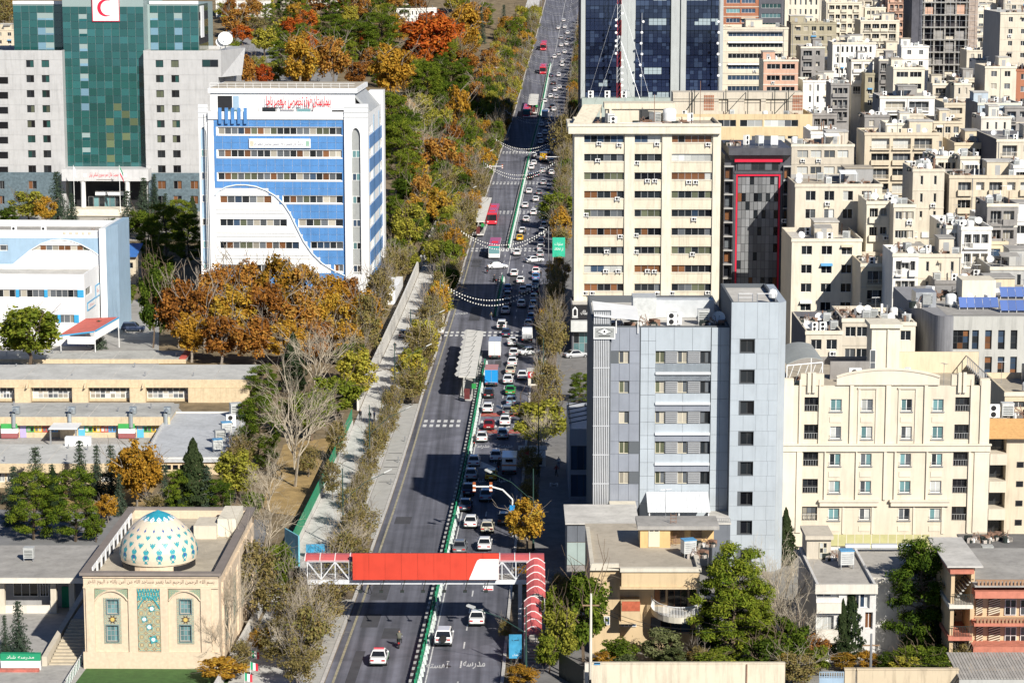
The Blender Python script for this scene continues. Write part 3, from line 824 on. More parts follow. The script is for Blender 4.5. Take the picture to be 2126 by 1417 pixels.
# dark slab with the red outline
def dark_red():
 b=Bld('office_building','narrow dark office building with a red outlined glass front',1500,702)
 W=b.x(1640,py=450);D=16.0;H=b.z(322,0,1570)
 DM=mat('dark_cladding',(.075,.075,.085),.45,.15,1,stain=.2);RED=mat('red_trim',(.55,.02,.05),.4,.05,1)
 xa,xb=b.x(1527,py=450),b.x(1619,py=450)
 mb=MB();mb.box(0,xa,.9,D,-1,H,0);mb.box(xb,W,.9,D,-1,H,0);mb.box(xa,xb,.6,D,-1,H,0)
 mb.build('wall',DM,b.root)
 mb=MB();c0,c1=b.x(1512,py=320),b.x(1641,py=320)
 mb.hexa([(xa-1,.2,b.z(333)),(xb+1,.2,b.z(333)),(xb+1,D,b.z(333)),(xa-1,D,b.z(333)),(c0,-1.2,b.z(321)),(c1,-1.2,b.z(321)),(c1,D,b.z(321)),(c0,D,b.z(321))]);mb.box(c0,c1,-1.2,D,b.z(321)+.003,b.z(306));mb.build('crown',DM,b.root)
 mb=MB();mb.box(xa-.3,xb+.3,-.1,.2,b.z(333)-.3,b.z(325.5)-.2);mb.build('red_band',RED,b.root)
 for q in(0,1,2):
  window(b.root,xa+.3+q*(xb-xa-.6)/3,xa+.3+(q+1)*(xb-xa-.6)/3,b.z(354),b.z(334),y=.45,nx=2,fm='dark',pm=('grey','dark','olive'),rnd=rl)
 mb=MB();zt,zb=b.z(362),b.z(628)
 mb.box(xa-.35,xb+.35,.0,.59,b.z(361),b.z(355));mb.box(xa-.4,xa,-.0,.595,-1,b.z(362));mb.box(xb,xb+.4,-.0,.595,-1,b.z(362));mb.build('surround',DM,b.root)
 for nm,bx in(('red_strip',(xa+.02,xa+.3,-.05,.25,zb,zt)),('red_strip',(xb-.3,xb-.02,-.05,.25,zb,zt)),('red_strip',(xa+.31,xb-.31,-.05,.25,zt-.3,zt))):
  mb=MB();mb.box(*bx);mb.build(nm,RED,b.root)
 nx=10;x0,x1=xa+.35,xb-.35;pw=(x1-x0)/nx;nr=15;ph=(zt-.35-zb)/nr
 PGR=glassmat('glass_smoke',(.20,.205,.21),.12,.3)
 for j in range(nr):
  for i in range(nx):
   pk=PGR if rl.random()<.72 else PANE[rl.choice(('deep','dark','brown','dark'))]
   if j%2==1 and rl.random()<.8:pk=PGR
   key=('cp',pk.name)
   if key not in _WC:mb=MB();mb.box(.03,pw-.03,0,.06,.03,ph-.03);_WC[key]=mb.mesh('pane',pk)
   put('pane',_WC[key],b.root,(x0+i*pw,.3,zb+j*ph))
 mb=MB();mb.box(x0,x1,.42,.55,zb,zt-.35);mb.build('backing',DM,b.root)
 for(a,c)in((1502,1521),(1624,1640)):
  p,q=b.x(a,py=480),b.x(c,py=480)
  for k in range(11):
   z=b.z(344+29*k)
   mb=MB();mb.box(p,q,-.3,.89,z-.25,z,0);mb.box(p,p+.12,-.25,.89,z-2.6,z-.25,1);mb.box(q-.12,q,-.25,.89,z-2.6,z-.25,1);mb.box(p+.3,q-.4,.8,.895,z-2.3,z-.7,2)
   mb.build('service_bay',[WALL['grey'],DM,(PANE['brown'],PANE['deep'],PANE['grey'])[k%3]],b.root)
 for px,py in((1627,461),(1627,488),(1627,499)):
  x,z=b.l(px,py);put('air_conditioner',AC,b.root,(x,-.3,z))
 for q,(k,x,s)in enumerate((('junk',.15,1),('condenser',.35,1.4),('cooler',.55,1.2),('condenser',.78,1.3))):
  roofthing(k,tuple(b.w(W*x,4,b.z(306))),('at left end','left of centre','right of centre','at right end')[q]+' of the dark red-outlined building roof',q,s)
 return b
dark_red()
# grey eye clinic: louvred corner, recessed centre, windowless stair tower with one window per floor
def clinic():
 b=Bld('eye_clinic','grey blue eye clinic with louvred left corner, eye emblem and stair tower',1230,1176)
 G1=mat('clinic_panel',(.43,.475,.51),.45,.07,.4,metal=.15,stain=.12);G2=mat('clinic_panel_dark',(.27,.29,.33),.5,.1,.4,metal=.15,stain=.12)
 BK=mat('clinic_joint',(.10,.11,.12),.8,0)
 D=24.0;W=b.x(1512,py=850);H=b.z(678,0,1400)
 x1,x2,x3,x4=b.x(1266,py=850),b.x(1316,py=850),b.x(1358,py=850),b.x(1475,py=850)
 WY=[735,797,860,922.5,985]
 ops,wn=[],[]
 for y in WY:
  o=b.rect(1285,1306,y-7,y+19,.5);ops.append(o);wn.append((o,'a'))
  o=b.rect(1360,1474,y-7,y+19,.5);ops.append((o[0],o[1],o[2]-.0,o[3]));wn.append((o,'b'))
 mb=MB();shell(mb,W,D,H,ops,par=.9,dep=.7,y0=.5);mb.build('wall',BK,b.root)
 roof(b,W,D,H-.85,ROOF['pale'],0,.5)
 def panels(xs,zs,m,y,th=.06,name='cladding_panel',skip=()):
  for i in range(len(xs)-1):
   for j in range(len(zs)-1):
    a,c,e,f=xs[i]+.015,xs[i+1]-.015,min(zs[j],zs[j+1])+.015,max(zs[j],zs[j+1])-.015
    if c-a<.05 or f-e<.05:continue
    if any(a<o[1]-.02 and c>o[0]+.02 and e<o[3]-.02 and f>o[2]+.02 for o in skip):continue
    key=('pn',round(c-a,2),round(f-e,2),m.name)
    if key not in _WC:mb=MB();mb.box(0,c-a,0,th,0,f-e);_WC[key]=mb.mesh(name,m)
    put(name,_WC[key],b.root,(a,y,e))
 X=lambda p:b.x(p,.5,850)
 Z=lambda p:b.z(p,.5)
 zrows=[]
 for y in WY:zrows+=[Z(y-7),Z(y+19)]
 ze=[Z(679)]+zrows+[Z(1040),Z(1085),Z(1176)]
 panels([X(1267),X(1285),X(1306),X(1327)],ze,G2,.435,skip=ops)
 panels([X(1329),X(1345),X(1360)],[Z(679+i*28)for i in range(18)],G1,.38)
 panels([X(1360),X(1398),X(1436),X(1474)],ze[:2]+[zrows[1],(zrows[1]+zrows[2])/2,zrows[2]]+[],G1,.435,skip=ops)
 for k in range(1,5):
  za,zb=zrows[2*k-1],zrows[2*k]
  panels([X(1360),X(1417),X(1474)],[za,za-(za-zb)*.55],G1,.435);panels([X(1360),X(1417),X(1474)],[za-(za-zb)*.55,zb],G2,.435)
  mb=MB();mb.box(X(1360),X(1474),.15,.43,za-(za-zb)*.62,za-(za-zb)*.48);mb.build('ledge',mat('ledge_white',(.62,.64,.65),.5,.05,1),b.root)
 panels([X(1360),X(1417),X(1474)],[zrows[9],Z(1028),Z(1060),Z(1176)],G1,.435)
 panels([X(1475),X(1494),X(1512)],[Z(679+i*37)for i in range(14)],G1,.30)
 for o,t in wn:
  if t=='a':window(b.root,*o,y=.7,nx=2,fm='cream',pm=('curtain','olive','grey'),fr=.08,rnd=rl)
  else:
   L=o[1]-o[0]
   for f0,f1 in((0,.18),(.41,.59),(.82,1.0)):window(b.root,o[0]+L*f0,o[0]+L*f1,o[2],o[3],y=.8,nx=2,fm='cream' if f0<.8 else 'dark',pm=('curtain','olive','grey')if f0<.8 else('dark','grey'),fr=.08,rnd=rl)
   for f0,f1 in((.18,.41),(.59,.82)):
    lv=MB();lv.box(o[0]+L*f0,o[0]+L*f1,.78,.9,o[2]-.1,o[3]+.05);sc_=lv.build('louvre_screen',G2,b.root)
    n=7
    for q in range(n):
     z=o[2]-.1+(o[3]-o[2]+.1)*q/n
     key=('lv',round(L,1),q%1)
     if key not in _WC:mm=MB();mm.hexa([(0,-.22,0),(L*.225,-.22,0),(L*.225,0,.12),(0,0,.12),(0,-.22,.05),(L*.225,-.22,.05),(L*.225,0,.17),(0,0,.17)]);_WC[key]=mm.mesh('slat',mat('slat_grey',(.45,.46,.47),.4,.05,1,metal=.3))
     put('slat',_WC[key],sc_,(o[0]+L*f0+.05,.7,z))
 fx0,fx1=b.x(1232,py=850),b.x(1264,py=850);zt,zb=b.z(702),b.z(1062)
 mb=MB();mb.box(-.05,fx1+.2,.1,.45,zb-2.5,b.z(645));mb.build('fin_backing',BK,b.root)
 n=9
 FM=mat('fin_metal',(.60,.61,.62),.4,.05,1,metal=.3)
 for i in range(n):
  for k in range(6):
   zz0=zb+(zt-zb)*k/6+.06;zz1=zb+(zt-zb)*(k+1)/6-.06
   if('fin',)not in _WC:mm=MB();mm.box(0,.12,0,.3,0,zz1-zz0);_WC[('fin',)]=mm.mesh('fin',FM)
   put('fin',_WC[('fin',)],b.root,(fx0+(fx1-fx0-.12)*i/(n-1),-.22,zz0))
 for k in range(7):
  zz=zb+(zt-zb)*k/6;mb=MB();mb.box(fx0-.05,fx1+.05,-.26,.09,zz-.055,zz+.055);mb.build('fin_rail',FM,b.root)
 for i in range(n):put('fin',_WC[('fin',)],b.root,(fx0+(fx1-fx0-.12)*i/(n-1),-.1,b.z(672))).scale=(1,.6,.42)
 ex0,ex1,ez0,ez1=b.x(1232),b.x(1277),b.z(702),b.z(677)
 mb=MB();mb.box(ex0,ex1,-.45,-.27,ez0,ez1);sg=mb.build('emblem_panel',mat('emblem_grey',(.30,.31,.30),.5,.1,1),b.root)
 mb=MB();t=.1
 mb.box(ex0,ex1,-.49,-.452,ez0,ez0+t);mb.box(ex0,ex1,-.49,-.452,ez1-t,ez1);mb.box(ex0,ex0+t,-.49,-.452,ez0+t,ez1-t);mb.box(ex1-t,ex1,-.49,-.452,ez0+t,ez1-t);mb.build('emblem_frame',M['white'],sg)
 mb=MB();c=((ex0+ex1)/2,(ez0+ez1)/2+.15);a,h=(ex1-ex0)*.38,(ez1-ez0)*.26
 def lens(a,h,y,mi):
  pts=[(c[0]+a*cos(q*pi/10-pi),c[1]-h*sin(q*pi/10))for q in range(11)]
  pts=[(c[0]-a+2*a*q/12,c[1]-h*sin(pi*q/12))for q in range(13)]+[(c[0]+a-2*a*q/12,c[1]+h*sin(pi*q/12))for q in range(1,12)]
  mb.poly([(x,y,z)for x,z in pts],mi)
 lens(a,h,-.456,0);lens(a*.9,h*.78,-.459,1)
 mb.poly([(c[0]+.33*cos(q*pi/8),-.462,c[1]+.33*sin(q*pi/8))for q in range(16)],2);mb.poly([(c[0]+.13*cos(q*pi/6),-.465,c[1]+.13*sin(q*pi/6))for q in range(12)],0)
 mb.box(c[0]-a*.7,c[0]+a*.7,-.458,-.453,ez0+.3,ez0+.4,0);mb.build('eye_emblem',[M['black'],mat('emblem_light',(.45,.46,.45),.5,0),M['white']],sg)
 mb=MB();a,c2=b.x(1232,2),b.x(1325,2)
 mb.hexa([(a,-.4,b.z(655)),(c2,-.2,b.z(655)-.5),(c2,7,b.z(650)-.4),(a,7,b.z(646)),(a,-.4,b.z(655)+.15),(c2,-.2,b.z(655)-.35),(c2,7,b.z(650)-.25),(a,7,b.z(646)+.15)])
 mb.build('roof_awning',M['white'],b.root)
 mb=MB()
 for q in(.3,2.5,5):mb.box(a+q,a+q+.1,.2,.3,H-.8,b.z(655)-.25)
 mb.build('awning_post',M['white'],b.root);mb=MB();mb.box(b.x(1322),b.x(1372),9,13,H-.8,H+2.0);mb.build('roof_plant_room',M['coolerw'],b.root);mb=MB();mb.box(b.x(1375),b.x(1500),12,14,H-.8,H+1.3);mb.build('roof_plant_room',mat('plant_room',(.55,.57,.58),.5,.1,1,metal=.2),b.root)
 for q,(k,px,y)in enumerate((('condenser',1402,6),('condenser',1412,6.2),('junk',1290,2.5),('cooler',1470,7),('junk',1490,4),('dish',1500,5.5),('junk',1345,5))):
  roofthing(k,tuple(b.w(b.x(px),y,H-.85)),'number %s from the left on the grey eye clinic roof'%'one two three four five six seven'.split()[q],0,1.2)
 mb=MB();a,c2,z0=b.x(1345),b.x(1475),b.z(1040);
 k=14
 for i in range(k):
  p,q=a+(c2-a)*i/k,a+(c2-a)*(i+1)/k
  mb.hexa([(p,-3.4,z0-.5),(q,-3.4,z0-.5),(q,.3,z0+.95),(p,.3,z0+.95),(p,-3.4,z0-.42),(q-.07,-3.4,z0-.36),(q-.07,.3,z0+1.09),(p,.3,z0+1.03)])
 mb.build('ribbed_canopy',mat('ribbed_sheet',(.68,.70,.71),.4,.05,1),b.root)
 mb=MB()
 for q in(a+.2,(a+c2)/2,c2-.2):mb.box(q-.06,q+.06,-3.2,-3.08,-1,z0-.5)
 mb.build('canopy_post',M['white'],b.root)
 mb=MB();a,c2=b.x(1267),b.x(1322);mb.box(a,c2,-2.6,.2,b.z(1050),b.z(1040));mb.build('porch_roof',WALL['ivory'],b.root)
 window(b.root,a+.2,c2-.2,b.z(1085),b.z(1051),y=-2.5,nx=3,nz=2,fm='alu',pm=('dark','teal'),rnd=rl,name='glazed_porch')
 tb=Bld('stair_tower','windowed pale grey stair tower at the right of the eye clinic',1511,1185)
 TW=tb.x(1612,py=900);TD=15.0;TH=tb.z(627,0,1560)
 ops=[tb.rect(1537,1566,y,y+27)for y in(704.5,768,832.5,896,958.5,1021,1081,1141)]
 mb=MB();shell(mb,TW,TD,TH,ops,par=.5,dep=.45);mb.build('wall',BK,tb.root)
 roof(tb,TW,TD,TH-.5,ROOF['pale'])
 for o in ops:window(tb.root,*o,y=.3,nx=2,fm='dark',pm=('deep','dark'),fr=.07,rnd=rl)
 nn=0
 xs=[-.02,TW*.28,TW*.55,TW*.80,TW+.02]
 zs=sorted(set([TH]+[z for o in ops for z in(o[2]-.1,o[3]+.1)]+[-1.0]),reverse=True)
 for j in range(len(zs)-1):
  isw=any(abs(zs[j+1]-(o[2]-.1))<.01 for o in ops)
  xx=[-.02,ops[0][0]-.08,ops[0][1]+.08,TW*.82,TW+.02]if isw else xs
  for i in range(len(xx)-1):
   if isw and i==1:continue
   a,c,e,f=xx[i]+.01,xx[i+1]-.01,zs[j+1]+.01,zs[j]-.01
   mb=MB();mb.box(a,c,-.06,-.003,e,f);mb.build('cladding_panel',G1,tb.root)
 cd=tb.x(1627,1.5,900)-TW
 mb=MB();mb.hexa([(TW+.02,-.05,-1),(TW+cd,1.4,-1),(TW+cd,TD,-1),(TW+.02,TD,-1),(TW+.02,-.05,TH-.1),(TW+cd,1.4,TH-.1),(TW+cd,TD,TH-.1),(TW+.02,TD,TH-.1)]);mb.build('chamfered_side',G1,tb.root)
 mb=MB();z=TH+.0
 mb.path([(.8,.5,z),(.8,.5,z+.9),(TW*.45,.5,z+.9),(TW*.45,.5,z)],.05);mb.path([(TW*.55,.5,z),(TW*.55,.5,z+.9),(TW-.3,.5,z+.9),(TW-.3,.5,z)],.05);mb.tube((.8,.5,z+.45),(TW*.45,.5,z+.45),.04);mb.build('roof_railing',M['steel'],tb.root)
 mb=MB();mb.lathe([(0,.1),(.45,.25),(.55,.7),(.4,1.1),(0,1.25)],10,(TW-.5,2,TH));mb.build('radome',M['white'],tb.root)
 an=Bld('glass_annex','low shaded glass annex with sloped steel roof beside the louvred clinic corner',1182,1040)
 aw=an.x(1228,py=950);ah=an.z(890)
 ops=[(.2,aw-.2,an.z(1030),an.z(985)),(.2,aw-.2,an.z(975),an.z(925))]
 mb=MB();shell(mb,aw,18,ah,ops,par=.3,dep=.2);mb.build('wall',G2,an.root)
 roof(an,aw,18,ah-.3,ROOF['foil'])
 for o in ops:window(an.root,*o,y=.1,nx=3,fm='dark',pm=('blue','dark'),rnd=rl)
 mb=MB()
 for q in range(6):mb.tube((0,2+q*3,ah+.4),(aw,2+q*3,ah+1.0),.08)
 mb.tube((.2,1,ah+.4),(.2,17.5,ah+.4),.06);mb.build('roof_trusses',M['darkmetal'],an.root)
clinic()
# shop corner with the black bank sign, below the cream tower
def shop():
 b=Bld('corner_shop','corner shop with glazed front under the black house emblem sign',1187,738)
 W=b.x(1240,py=700);H=b.z(640);D=14
 ops=[(.3,W-.3,.3,b.z(690))]
 mb=MB();shell(mb,W,D,H,ops,par=.4,dep=.3);mb.build('wall',WALL['dark'],b.root);roof(b,W,D,H-.4,ROOF['pale'])
 window(b.root,*ops[0],y=.15,nx=4,nz=2,fm='alu',pm=('dark','teal','grey'),rnd=rl,name='shop_window')
 mb=MB();mb.box(-.2,W,-1.3,-.01,b.z(686),b.z(664));mb.build('pale_fascia',mat('fascia',(.55,.56,.54),.5,.1,1),b.root)
 sgn=thing('shop_sign','black shop sign with white house emblem and lettering','sign',tuple(b.w(-.2,-.4,b.z(660))))
 sw,sh=W+.2,b.z(632)-b.z(660)
 mb=MB();mb.box(0,sw,0,.3,0,sh);mb.build('board',M['black'],sgn)
 mb=MB();c=.75;mb.poly([(c-.45,-.01,.35),(c+.45,-.01,.35),(c+.45,-.01,1.6),(c,-.01,2.1),(c-.45,-.01,1.6)]);mb.box(c-.5,c+.5,-.012,-.002,.12,.25);mb.build('house_emblem',M['white'],sgn)
 mb=MB();mb.poly([(c-.28,-.02,.5),(c+.28,-.02,.5),(c+.28,-.02,1.45),(c,-.02,1.75),(c-.28,-.02,1.45)]);mb.build('house_emblem_hollow',M['black'],sgn)
 lettering('املاک',sw-3.3,.8,M['white'],sgn,loc=(2.4,-.01,sh*.45));lettering('بزرگ',.9,.6,M['white'],sgn,loc=(sw-.6,-.01,sh*.68));lettering('شهر',.9,.6,M['white'],sgn,loc=(sw-.6,-.01,sh*.3))
shop()
# dark glass tower with white piers
def glass_tower():
 b=Bld('glass_tower','dark blue glass tower with four pale full-height piers',1206,338)
 W=b.x(1500,py=100);H=66.0;D=34
 mb=MB();mb.box(0,W,1.2,D,-1,H);mb.build('core',mat('tower_core',(.02,.025,.05),.6,0),b.root)
 PIER=mat('pier_white',(.40,.42,.41),.5,.06,.4,stain=.15)
 for a,c in((1206,1215),(1290,1303),(1303.5,1319),(1393,1412),(1413,1424),(1494,1501)):
  mb=MB();mb.box(b.x(a,py=100),b.x(c,py=100),-.6 if a in(1290,1413)else 0,1.19,-1,H);mb.build('pier',PIER,b.root)
 FLO=3.55
 gm=[glassmat('tower_glass',(.012,.018,.042),.08,.4,.5),glassmat('tower_glass_blue',(.03,.045,.085),.08,.35,.5),glassmat('tower_glass_pale',(.30,.36,.38),.25,.25),glassmat('tower_glass_green',(.16,.20,.17),.2,.3)]
 r=random.Random(8)
 for bi,(a,c)in enumerate(((1216,1289.5),(1319.5,1392.5),(1424.5,1493.5))):
  x0,x1=b.x(a,py=100),b.x(c,py=100);n=8;pw=(x1-x0)/n
  for k in range(17):
   z=3+k*FLO
   px,py=pix(b.w(x0,0,z))
   if py>235 or py<-60:continue
   band={0:.06,1:.5,2:.45}[bi]if k%3!=2 else.12
   i0=r.randrange(0,6);run=(i0,i0+r.randrange(2,8),r.choice((2,2,3)))if r.random()<band*1.3 else(0,0,2)
   mbs=MB()
   for i in range(n):
    for(za,zb,kind)in((0,1.45,0),(1.5,2.5,1),(2.55,3.5,1)):
     mi=0
     if kind and run[0]<=i<run[1]and r.random()<.85:mi=run[2]
     elif r.random()<.2:mi=1
     if kind:mbs.box(x0+i*pw+.05,x0+(i+1)*pw-.05,.9,1.0,z+za,z+zb,mi)
     else:mbs.box(x0+i*pw+.03,x0+(i+1)*pw-.03,.6,1.0,z+za,z+zb,mi)
   mbs.build('glass_storey',gm,b.root)
 mb=MB();mb.box(b.x(1206,-6),b.x(1386,-6),-6,-.7,0,b.z(204,-6));mb.build('podium',mat('podium_green',(.36,.41,.37),.5,.15,.4),b.root)
 m=thing('radio_mast','red and white lattice radio mast with drum antennas before the glass tower','mast',tuple(b.w(b.x(1281,-5),-5,b.z(204,-5))))
 mb=MB();h=45.0;q=.55
 for k in range(30):
  z0,z1=h*k/30,h*(k+1)/30;mi=(k//3)%2
  for sx,sy in((-q,-q),(q,-q),(0,q)):mb.tube((sx,sy,z0),(sx,sy,z1),.07,n=4,mi=mi)
  mb.tube((-q,-q,z0),(q,-q,z1),.045,n=3,mi=mi);mb.tube((q,-q,z0),(0,q,z1),.045,n=3,mi=mi)
 mb.build('lattice',[mat('mast_red',(.45,.05,.05),.6,.1,1),M['white']],m)
 for k in range(13):
  mb=MB();z=1.5+k*1.9+r.uniform(-.4,.4);s=r.choice((-1,1));mb.lathe([(0,-.25),(.36,-.22),(.4,0),(.34,.1),(0,.14)],10)
  mb.xf(Matrix.Translation((s*.9,-.5,z))@Matrix.Rotation(pi/2,4,'X'));mb.build('drum_antenna',M['white'],m)
 mb=MB()
 for s in(-1,1):mb.tube((0,0,30),(s*9,-2,0),.03,n=3);mb.tube((0,0,18),(s*6,-3,0),.03,n=3)
 mb.build('guy_wire',M['steel'],m)
 for px in(1327,1484):
  p=b.w(b.x(px,-3),-3,b.z(200,-3));t=thing('pole_antenna','slim pole with white drum antennas %s of the glass tower'%('left of the middle bay' if px<1400 else 'at the right bay'),'antenna',tuple(p))
  mb=MB();mb.tube((0,0,0),(0,0,24 if px<1400 else 34),.12);mb.build('pole',M['steel'],t)
  for k in range(6):
   mb=MB();mb.lathe([(0,-.2),(.34,-.18),(.38,.07),(0,.14)],10);mb.xf(Matrix.Translation((r.uniform(-.5,.5),-.4,6+k*3.1))@Matrix.Rotation(pi/2,4,'X'));mb.build('drum_antenna',M['white'],t)
 for i,px in enumerate((1224,1258,1292)):
  roofthing('condenser',tuple(b.w(b.x(px,-4),-4,b.z(204,-4))),('left','middle','right')[i]+' one on the green podium before the glass tower',0,1.6)
glass_tower()
# tan slab with long windows behind the cream tower
def tan_slab():
 b=Bld('office_slab','long tan office slab with two rows of white curtained windows',1392,520)
 W=b.x(1686,py=280);D=16;H=b.z(237,0,1500)
 ops=[b.rect(a,c,249,263)for a,c in((1490,1528),(1536,1583),(1587,1657))]+[b.rect(a,c,282,294)for a,c in((1440,1490),(1560,1582),(1586,1630),(1635,1657))]+[b.rect(a,c,316,338)for a,c in((1645,1664),)]
 mb=MB();shell(mb,W,D,H,ops,par=.9);mb.build('wall',wallmat('slab_tan',(.60,.47,.28)),b.root);roof(b,W,D,H-.9,ROOF['tan'])
 for o in ops:window(b.root,*o,y=.12,nx=max(2,int((o[1]-o[0])/1.3)),fm='white',pm=('pale','pale','grey','dark'),rnd=rl)
 h0=b.z(192,9);mb=MB();a,c=b.x(1392,9),b.x(1658,9)
 ops2=[b.rect(x0,x1,206,231,9)for x0,x1 in((1492,1512),(1545,1580),(1590,1635))]
 mb.facade(a,c,H-.9,h0,ops2,9,.5);mb.box(a,c,9.52,D-.3,H-.9,h0-.02);mb.build('roof_storey',WALL['beige'],b.root)
 for(x0,x1)in((1455,1476),(1636,1657)):
  mb=MB();p,q=b.x(x0,9),b.x(x1,9)
  for i in range(6):
   for j in range(5):mb.box(p+(q-p)*i/6+.06,p+(q-p)*(i+1)/6-.06,8.9,8.99,b.z(229,9)+j*.72,b.z(229,9)+j*.72+.55)
  mb.build('lattice_screen',WALL['brick'],b.root)
 mb=MB()
 for px in(1430,1436,1500,1545,1600,1628):x=b.x(px,8);mb.tube((x,8.2,H-.9),(x,8.2,h0+.8),.09)
 for px,qx in((1415,1445),(1500,1540),(1600,1640)):mb.tube((b.x(px,8),8.2,H-.6),(b.x(qx,8),8.2,h0),.07)
 mb.tube((b.x(1392,8),8.2,b.z(206,8)),(b.x(1655,8),8.2,b.z(206,8)),.07);mb.build('scaffold_frame',M['darkmetal'],b.root)
 roofkit(b,W,8,H-.9,'long tan office slab',4,rl)
tan_slab()
# arched cream apartment house
def arched():
 b=Bld('apartment_house','ivory stone apartment house with arched pediment and corner balconies',1627,1152)
 W=b.x(2052,py=950);D=20.0;H=b.z(800,0,1700)
 IV=wallmat('stone_ivory',(.62,.55,.435),stain=.16);IV2=wallmat('stone_ivory_trim',(.65,.585,.475),stain=.12)
 zx=lambda v:1600+v/3.542
 zy=lambda v:740+v/3.542
 rows=[(312,402),(512,606),(712,803),(912,1002),(1115,1202)]
 colx=[[(440,523),(668,752),(960,1040),(1192,1272)],[(437,518),(664,748),(958,1038),(1187,1268)],[(432,514),(660,742),(950,1032),(1182,1262)],[(428,510),(656,738),(947,1028),(1172,1255)],[(424,505),(652,733),(940,1022),(1168,1250)]]
 bal=[[(248,358),(1357,1461)],[(245,355),(1350,1455)],[(238,350),(1342,1448)],[(233,347),(1336,1443)],[(230,342),(1330,1440)]]
 ops,wn,bn=[],[],[]
 for k,(a,c)in enumerate(rows):
  for p,q in colx[k]:o=b.rect(zx(p),zx(q),zy(a),zy(c));ops.append(o);wn.append(o)
  for p,q in bal[k]:o=b.rect(zx(p),zx(q),zy(a-14),zy(c+2));ops.append(o);bn.append((o,k))
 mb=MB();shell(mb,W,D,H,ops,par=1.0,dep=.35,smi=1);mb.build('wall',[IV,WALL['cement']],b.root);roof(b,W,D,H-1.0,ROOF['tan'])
 for o,k in bn:
  window(b.root,o[0]+.05,o[1]-.05,o[2]+.05,o[3]-.05,y=.3 if k==4 and o[0]<W/2 else.31,nx=3,nz=2,fm='dark',pm=('deep','deep','dark')if not(k==4 and o[0]<W/2)else('curtain','grey'),rnd=rl,name='balcony_opening')
  mb=MB();mb.box(o[0],o[1],-.04,.0,o[2]+.75,o[2]+.8)
  q=o[0]
  while q<o[1]-.05:mb.box(q,q+.04,-.035,-.005,o[2]+.02,o[2]+.75);q+=.3
  mb.build('balcony_railing',FR['alu'],b.root)
 for o in wn:
  wo=window(b.root,*o,y=.2,nx=2,fm='white',pm=('teal','teal','pale','grey','dark'),fr=.09,rnd=rl)
  mb=MB();mb.tube((o[0]-.1,-.12,o[2]+.45),(o[1]+.1,-.12,o[2]+.45),.025,n=4);mb.tube((o[0]-.1,-.12,o[2]+.2),(o[1]+.1,-.12,o[2]+.2),.025,n=4);mb.box(o[0]-.15,o[1]+.15,-.16,.0,o[2]-.1,o[2]-.003);mb.build('window_rail',M['steel'],b.root)
 for k in range(5):
  if k in(1,):continue
  for p,q in colx[k]:
   o=b.rect(zx(p-6),zx(q-4),zy(rows[k][1]+42),zy(rows[k][1]+80))
   mb=MB();mb.box(o[0],o[1],-.07,-.003,o[2],o[3]);mb.build('apron_panel',IV2,b.root)
 def pil(p,q,a,c,y=-.22):
  o=b.rect(zx(p),zx(q),zy(a),zy(c));mb=MB();mb.box(o[0],o[1],y,-.003,o[2],o[3]);mb.build('pilaster',IV2,b.root)
 for p,q in((95,165),(1540,1610)):pil(p,q,175,648,-.2)
 for p,q in((580,606),(845,880),(1126,1150),(352,362),(208,222),(1466,1478)):pil(p,q,165,645)
 for p,q in((186,226),(392,402),(622,632),(828,848),(906,920),(1140,1152),(1446,1462)):pil(p,q,694,1050 if q<1400 and p>300 else 1290)
 for p,q in((80,180),(1490,1600)):pil(p,q,694,1290,-.14)
 for p,q in((640,656),(770,782),(935,950),(1060,1072)):pil(p,q,236,645,-.12)
 for p,q in((640,782),(935,1072)):pil(p,q,226,236,-.2)
 for p,q in((525,538),(740,756),(1045,1058),(1255,1275)):pil(p,q,1096,1300,-.12)
 mb=MB();o=b.rect(zx(84),zx(1614),zy(650),zy(694));mb.box(o[0],o[1],-.3,-.003,o[2],o[3]);mb.box(o[0]-.1,o[1]+.1,-.45,-.003,o[3]+.003,o[3]+.2);mb.build('string_course',IV2,b.root)
 for p,q in((358,790),(880,1310)):
  o=b.rect(zx(p),zx(q),zy(1062),zy(1094));mb=MB();mb.box(o[0],o[1],-.4,-.003,o[2],o[3]);mb.box(o[0]-.15,o[1]+.15,-.55,-.003,o[3]+.003,o[3]+.22);mb.build('lower_cornice',IV2,b.root)
 o0,o1=b.x(zx(484),0,790),b.x(zx(1240),0,790);za,zc=b.z(zy(205)),b.z(zy(95));zm=b.z(zy(152))
 pts=[(o0,za),(o1,za)]+[(o1+(o0-o1)*i/16,zm+(zc-zm)*sin(pi*i/16)**.8)for i in range(17)]
 mb=MB();mb.slabxz(pts,-.3,-.01);mb.build('arched_pediment',IV2,b.root)
 mb=MB();mb.path([(o1+(o0-o1)*i/16,-.3,zm+.1+(zc-zm)*sin(pi*i/16)**.8)for i in range(17)],.16);mb.build('pediment_moulding',IV2,b.root)
 for p,q,t in((92,170,160),(220,392,125),(1330,1497,132),(1540,1612,160)):
  o=b.rect(zx(p),zx(q),zy(t),zy(210));mb=MB();mb.box(o[0],o[1],-.12,.5,o[2],o[3]);mb.build('parapet_block',IV,b.root)
 for p in(282,318,1388,1424):
  x=b.x(zx(p),0,800);mb=MB();mb.box(x-.2,x+.2,-.35,-.125,b.z(zy(262)),b.z(zy(112)));mb.build('flag_socket',IV2,b.root)
 mb=MB();a,c=b.x(1627,5),b.x(1700,5)
 for i in range(10):
  t0,t1=i/10,(i+1)/10
  A=lambda t:(a+(c-a)*t,H+1.6+1.5*sin(pi*(.15+.55*t)))
  (p,z0),(q,z1)=A(t0),A(t1);mb.hexa([(p,1,z0),(q,1,z1),(q,12,z1),(p,12,z0),(p,1,z0+.08),(q,1,z1+.08),(q,12,z1+.08),(p,12,z0+.08)])
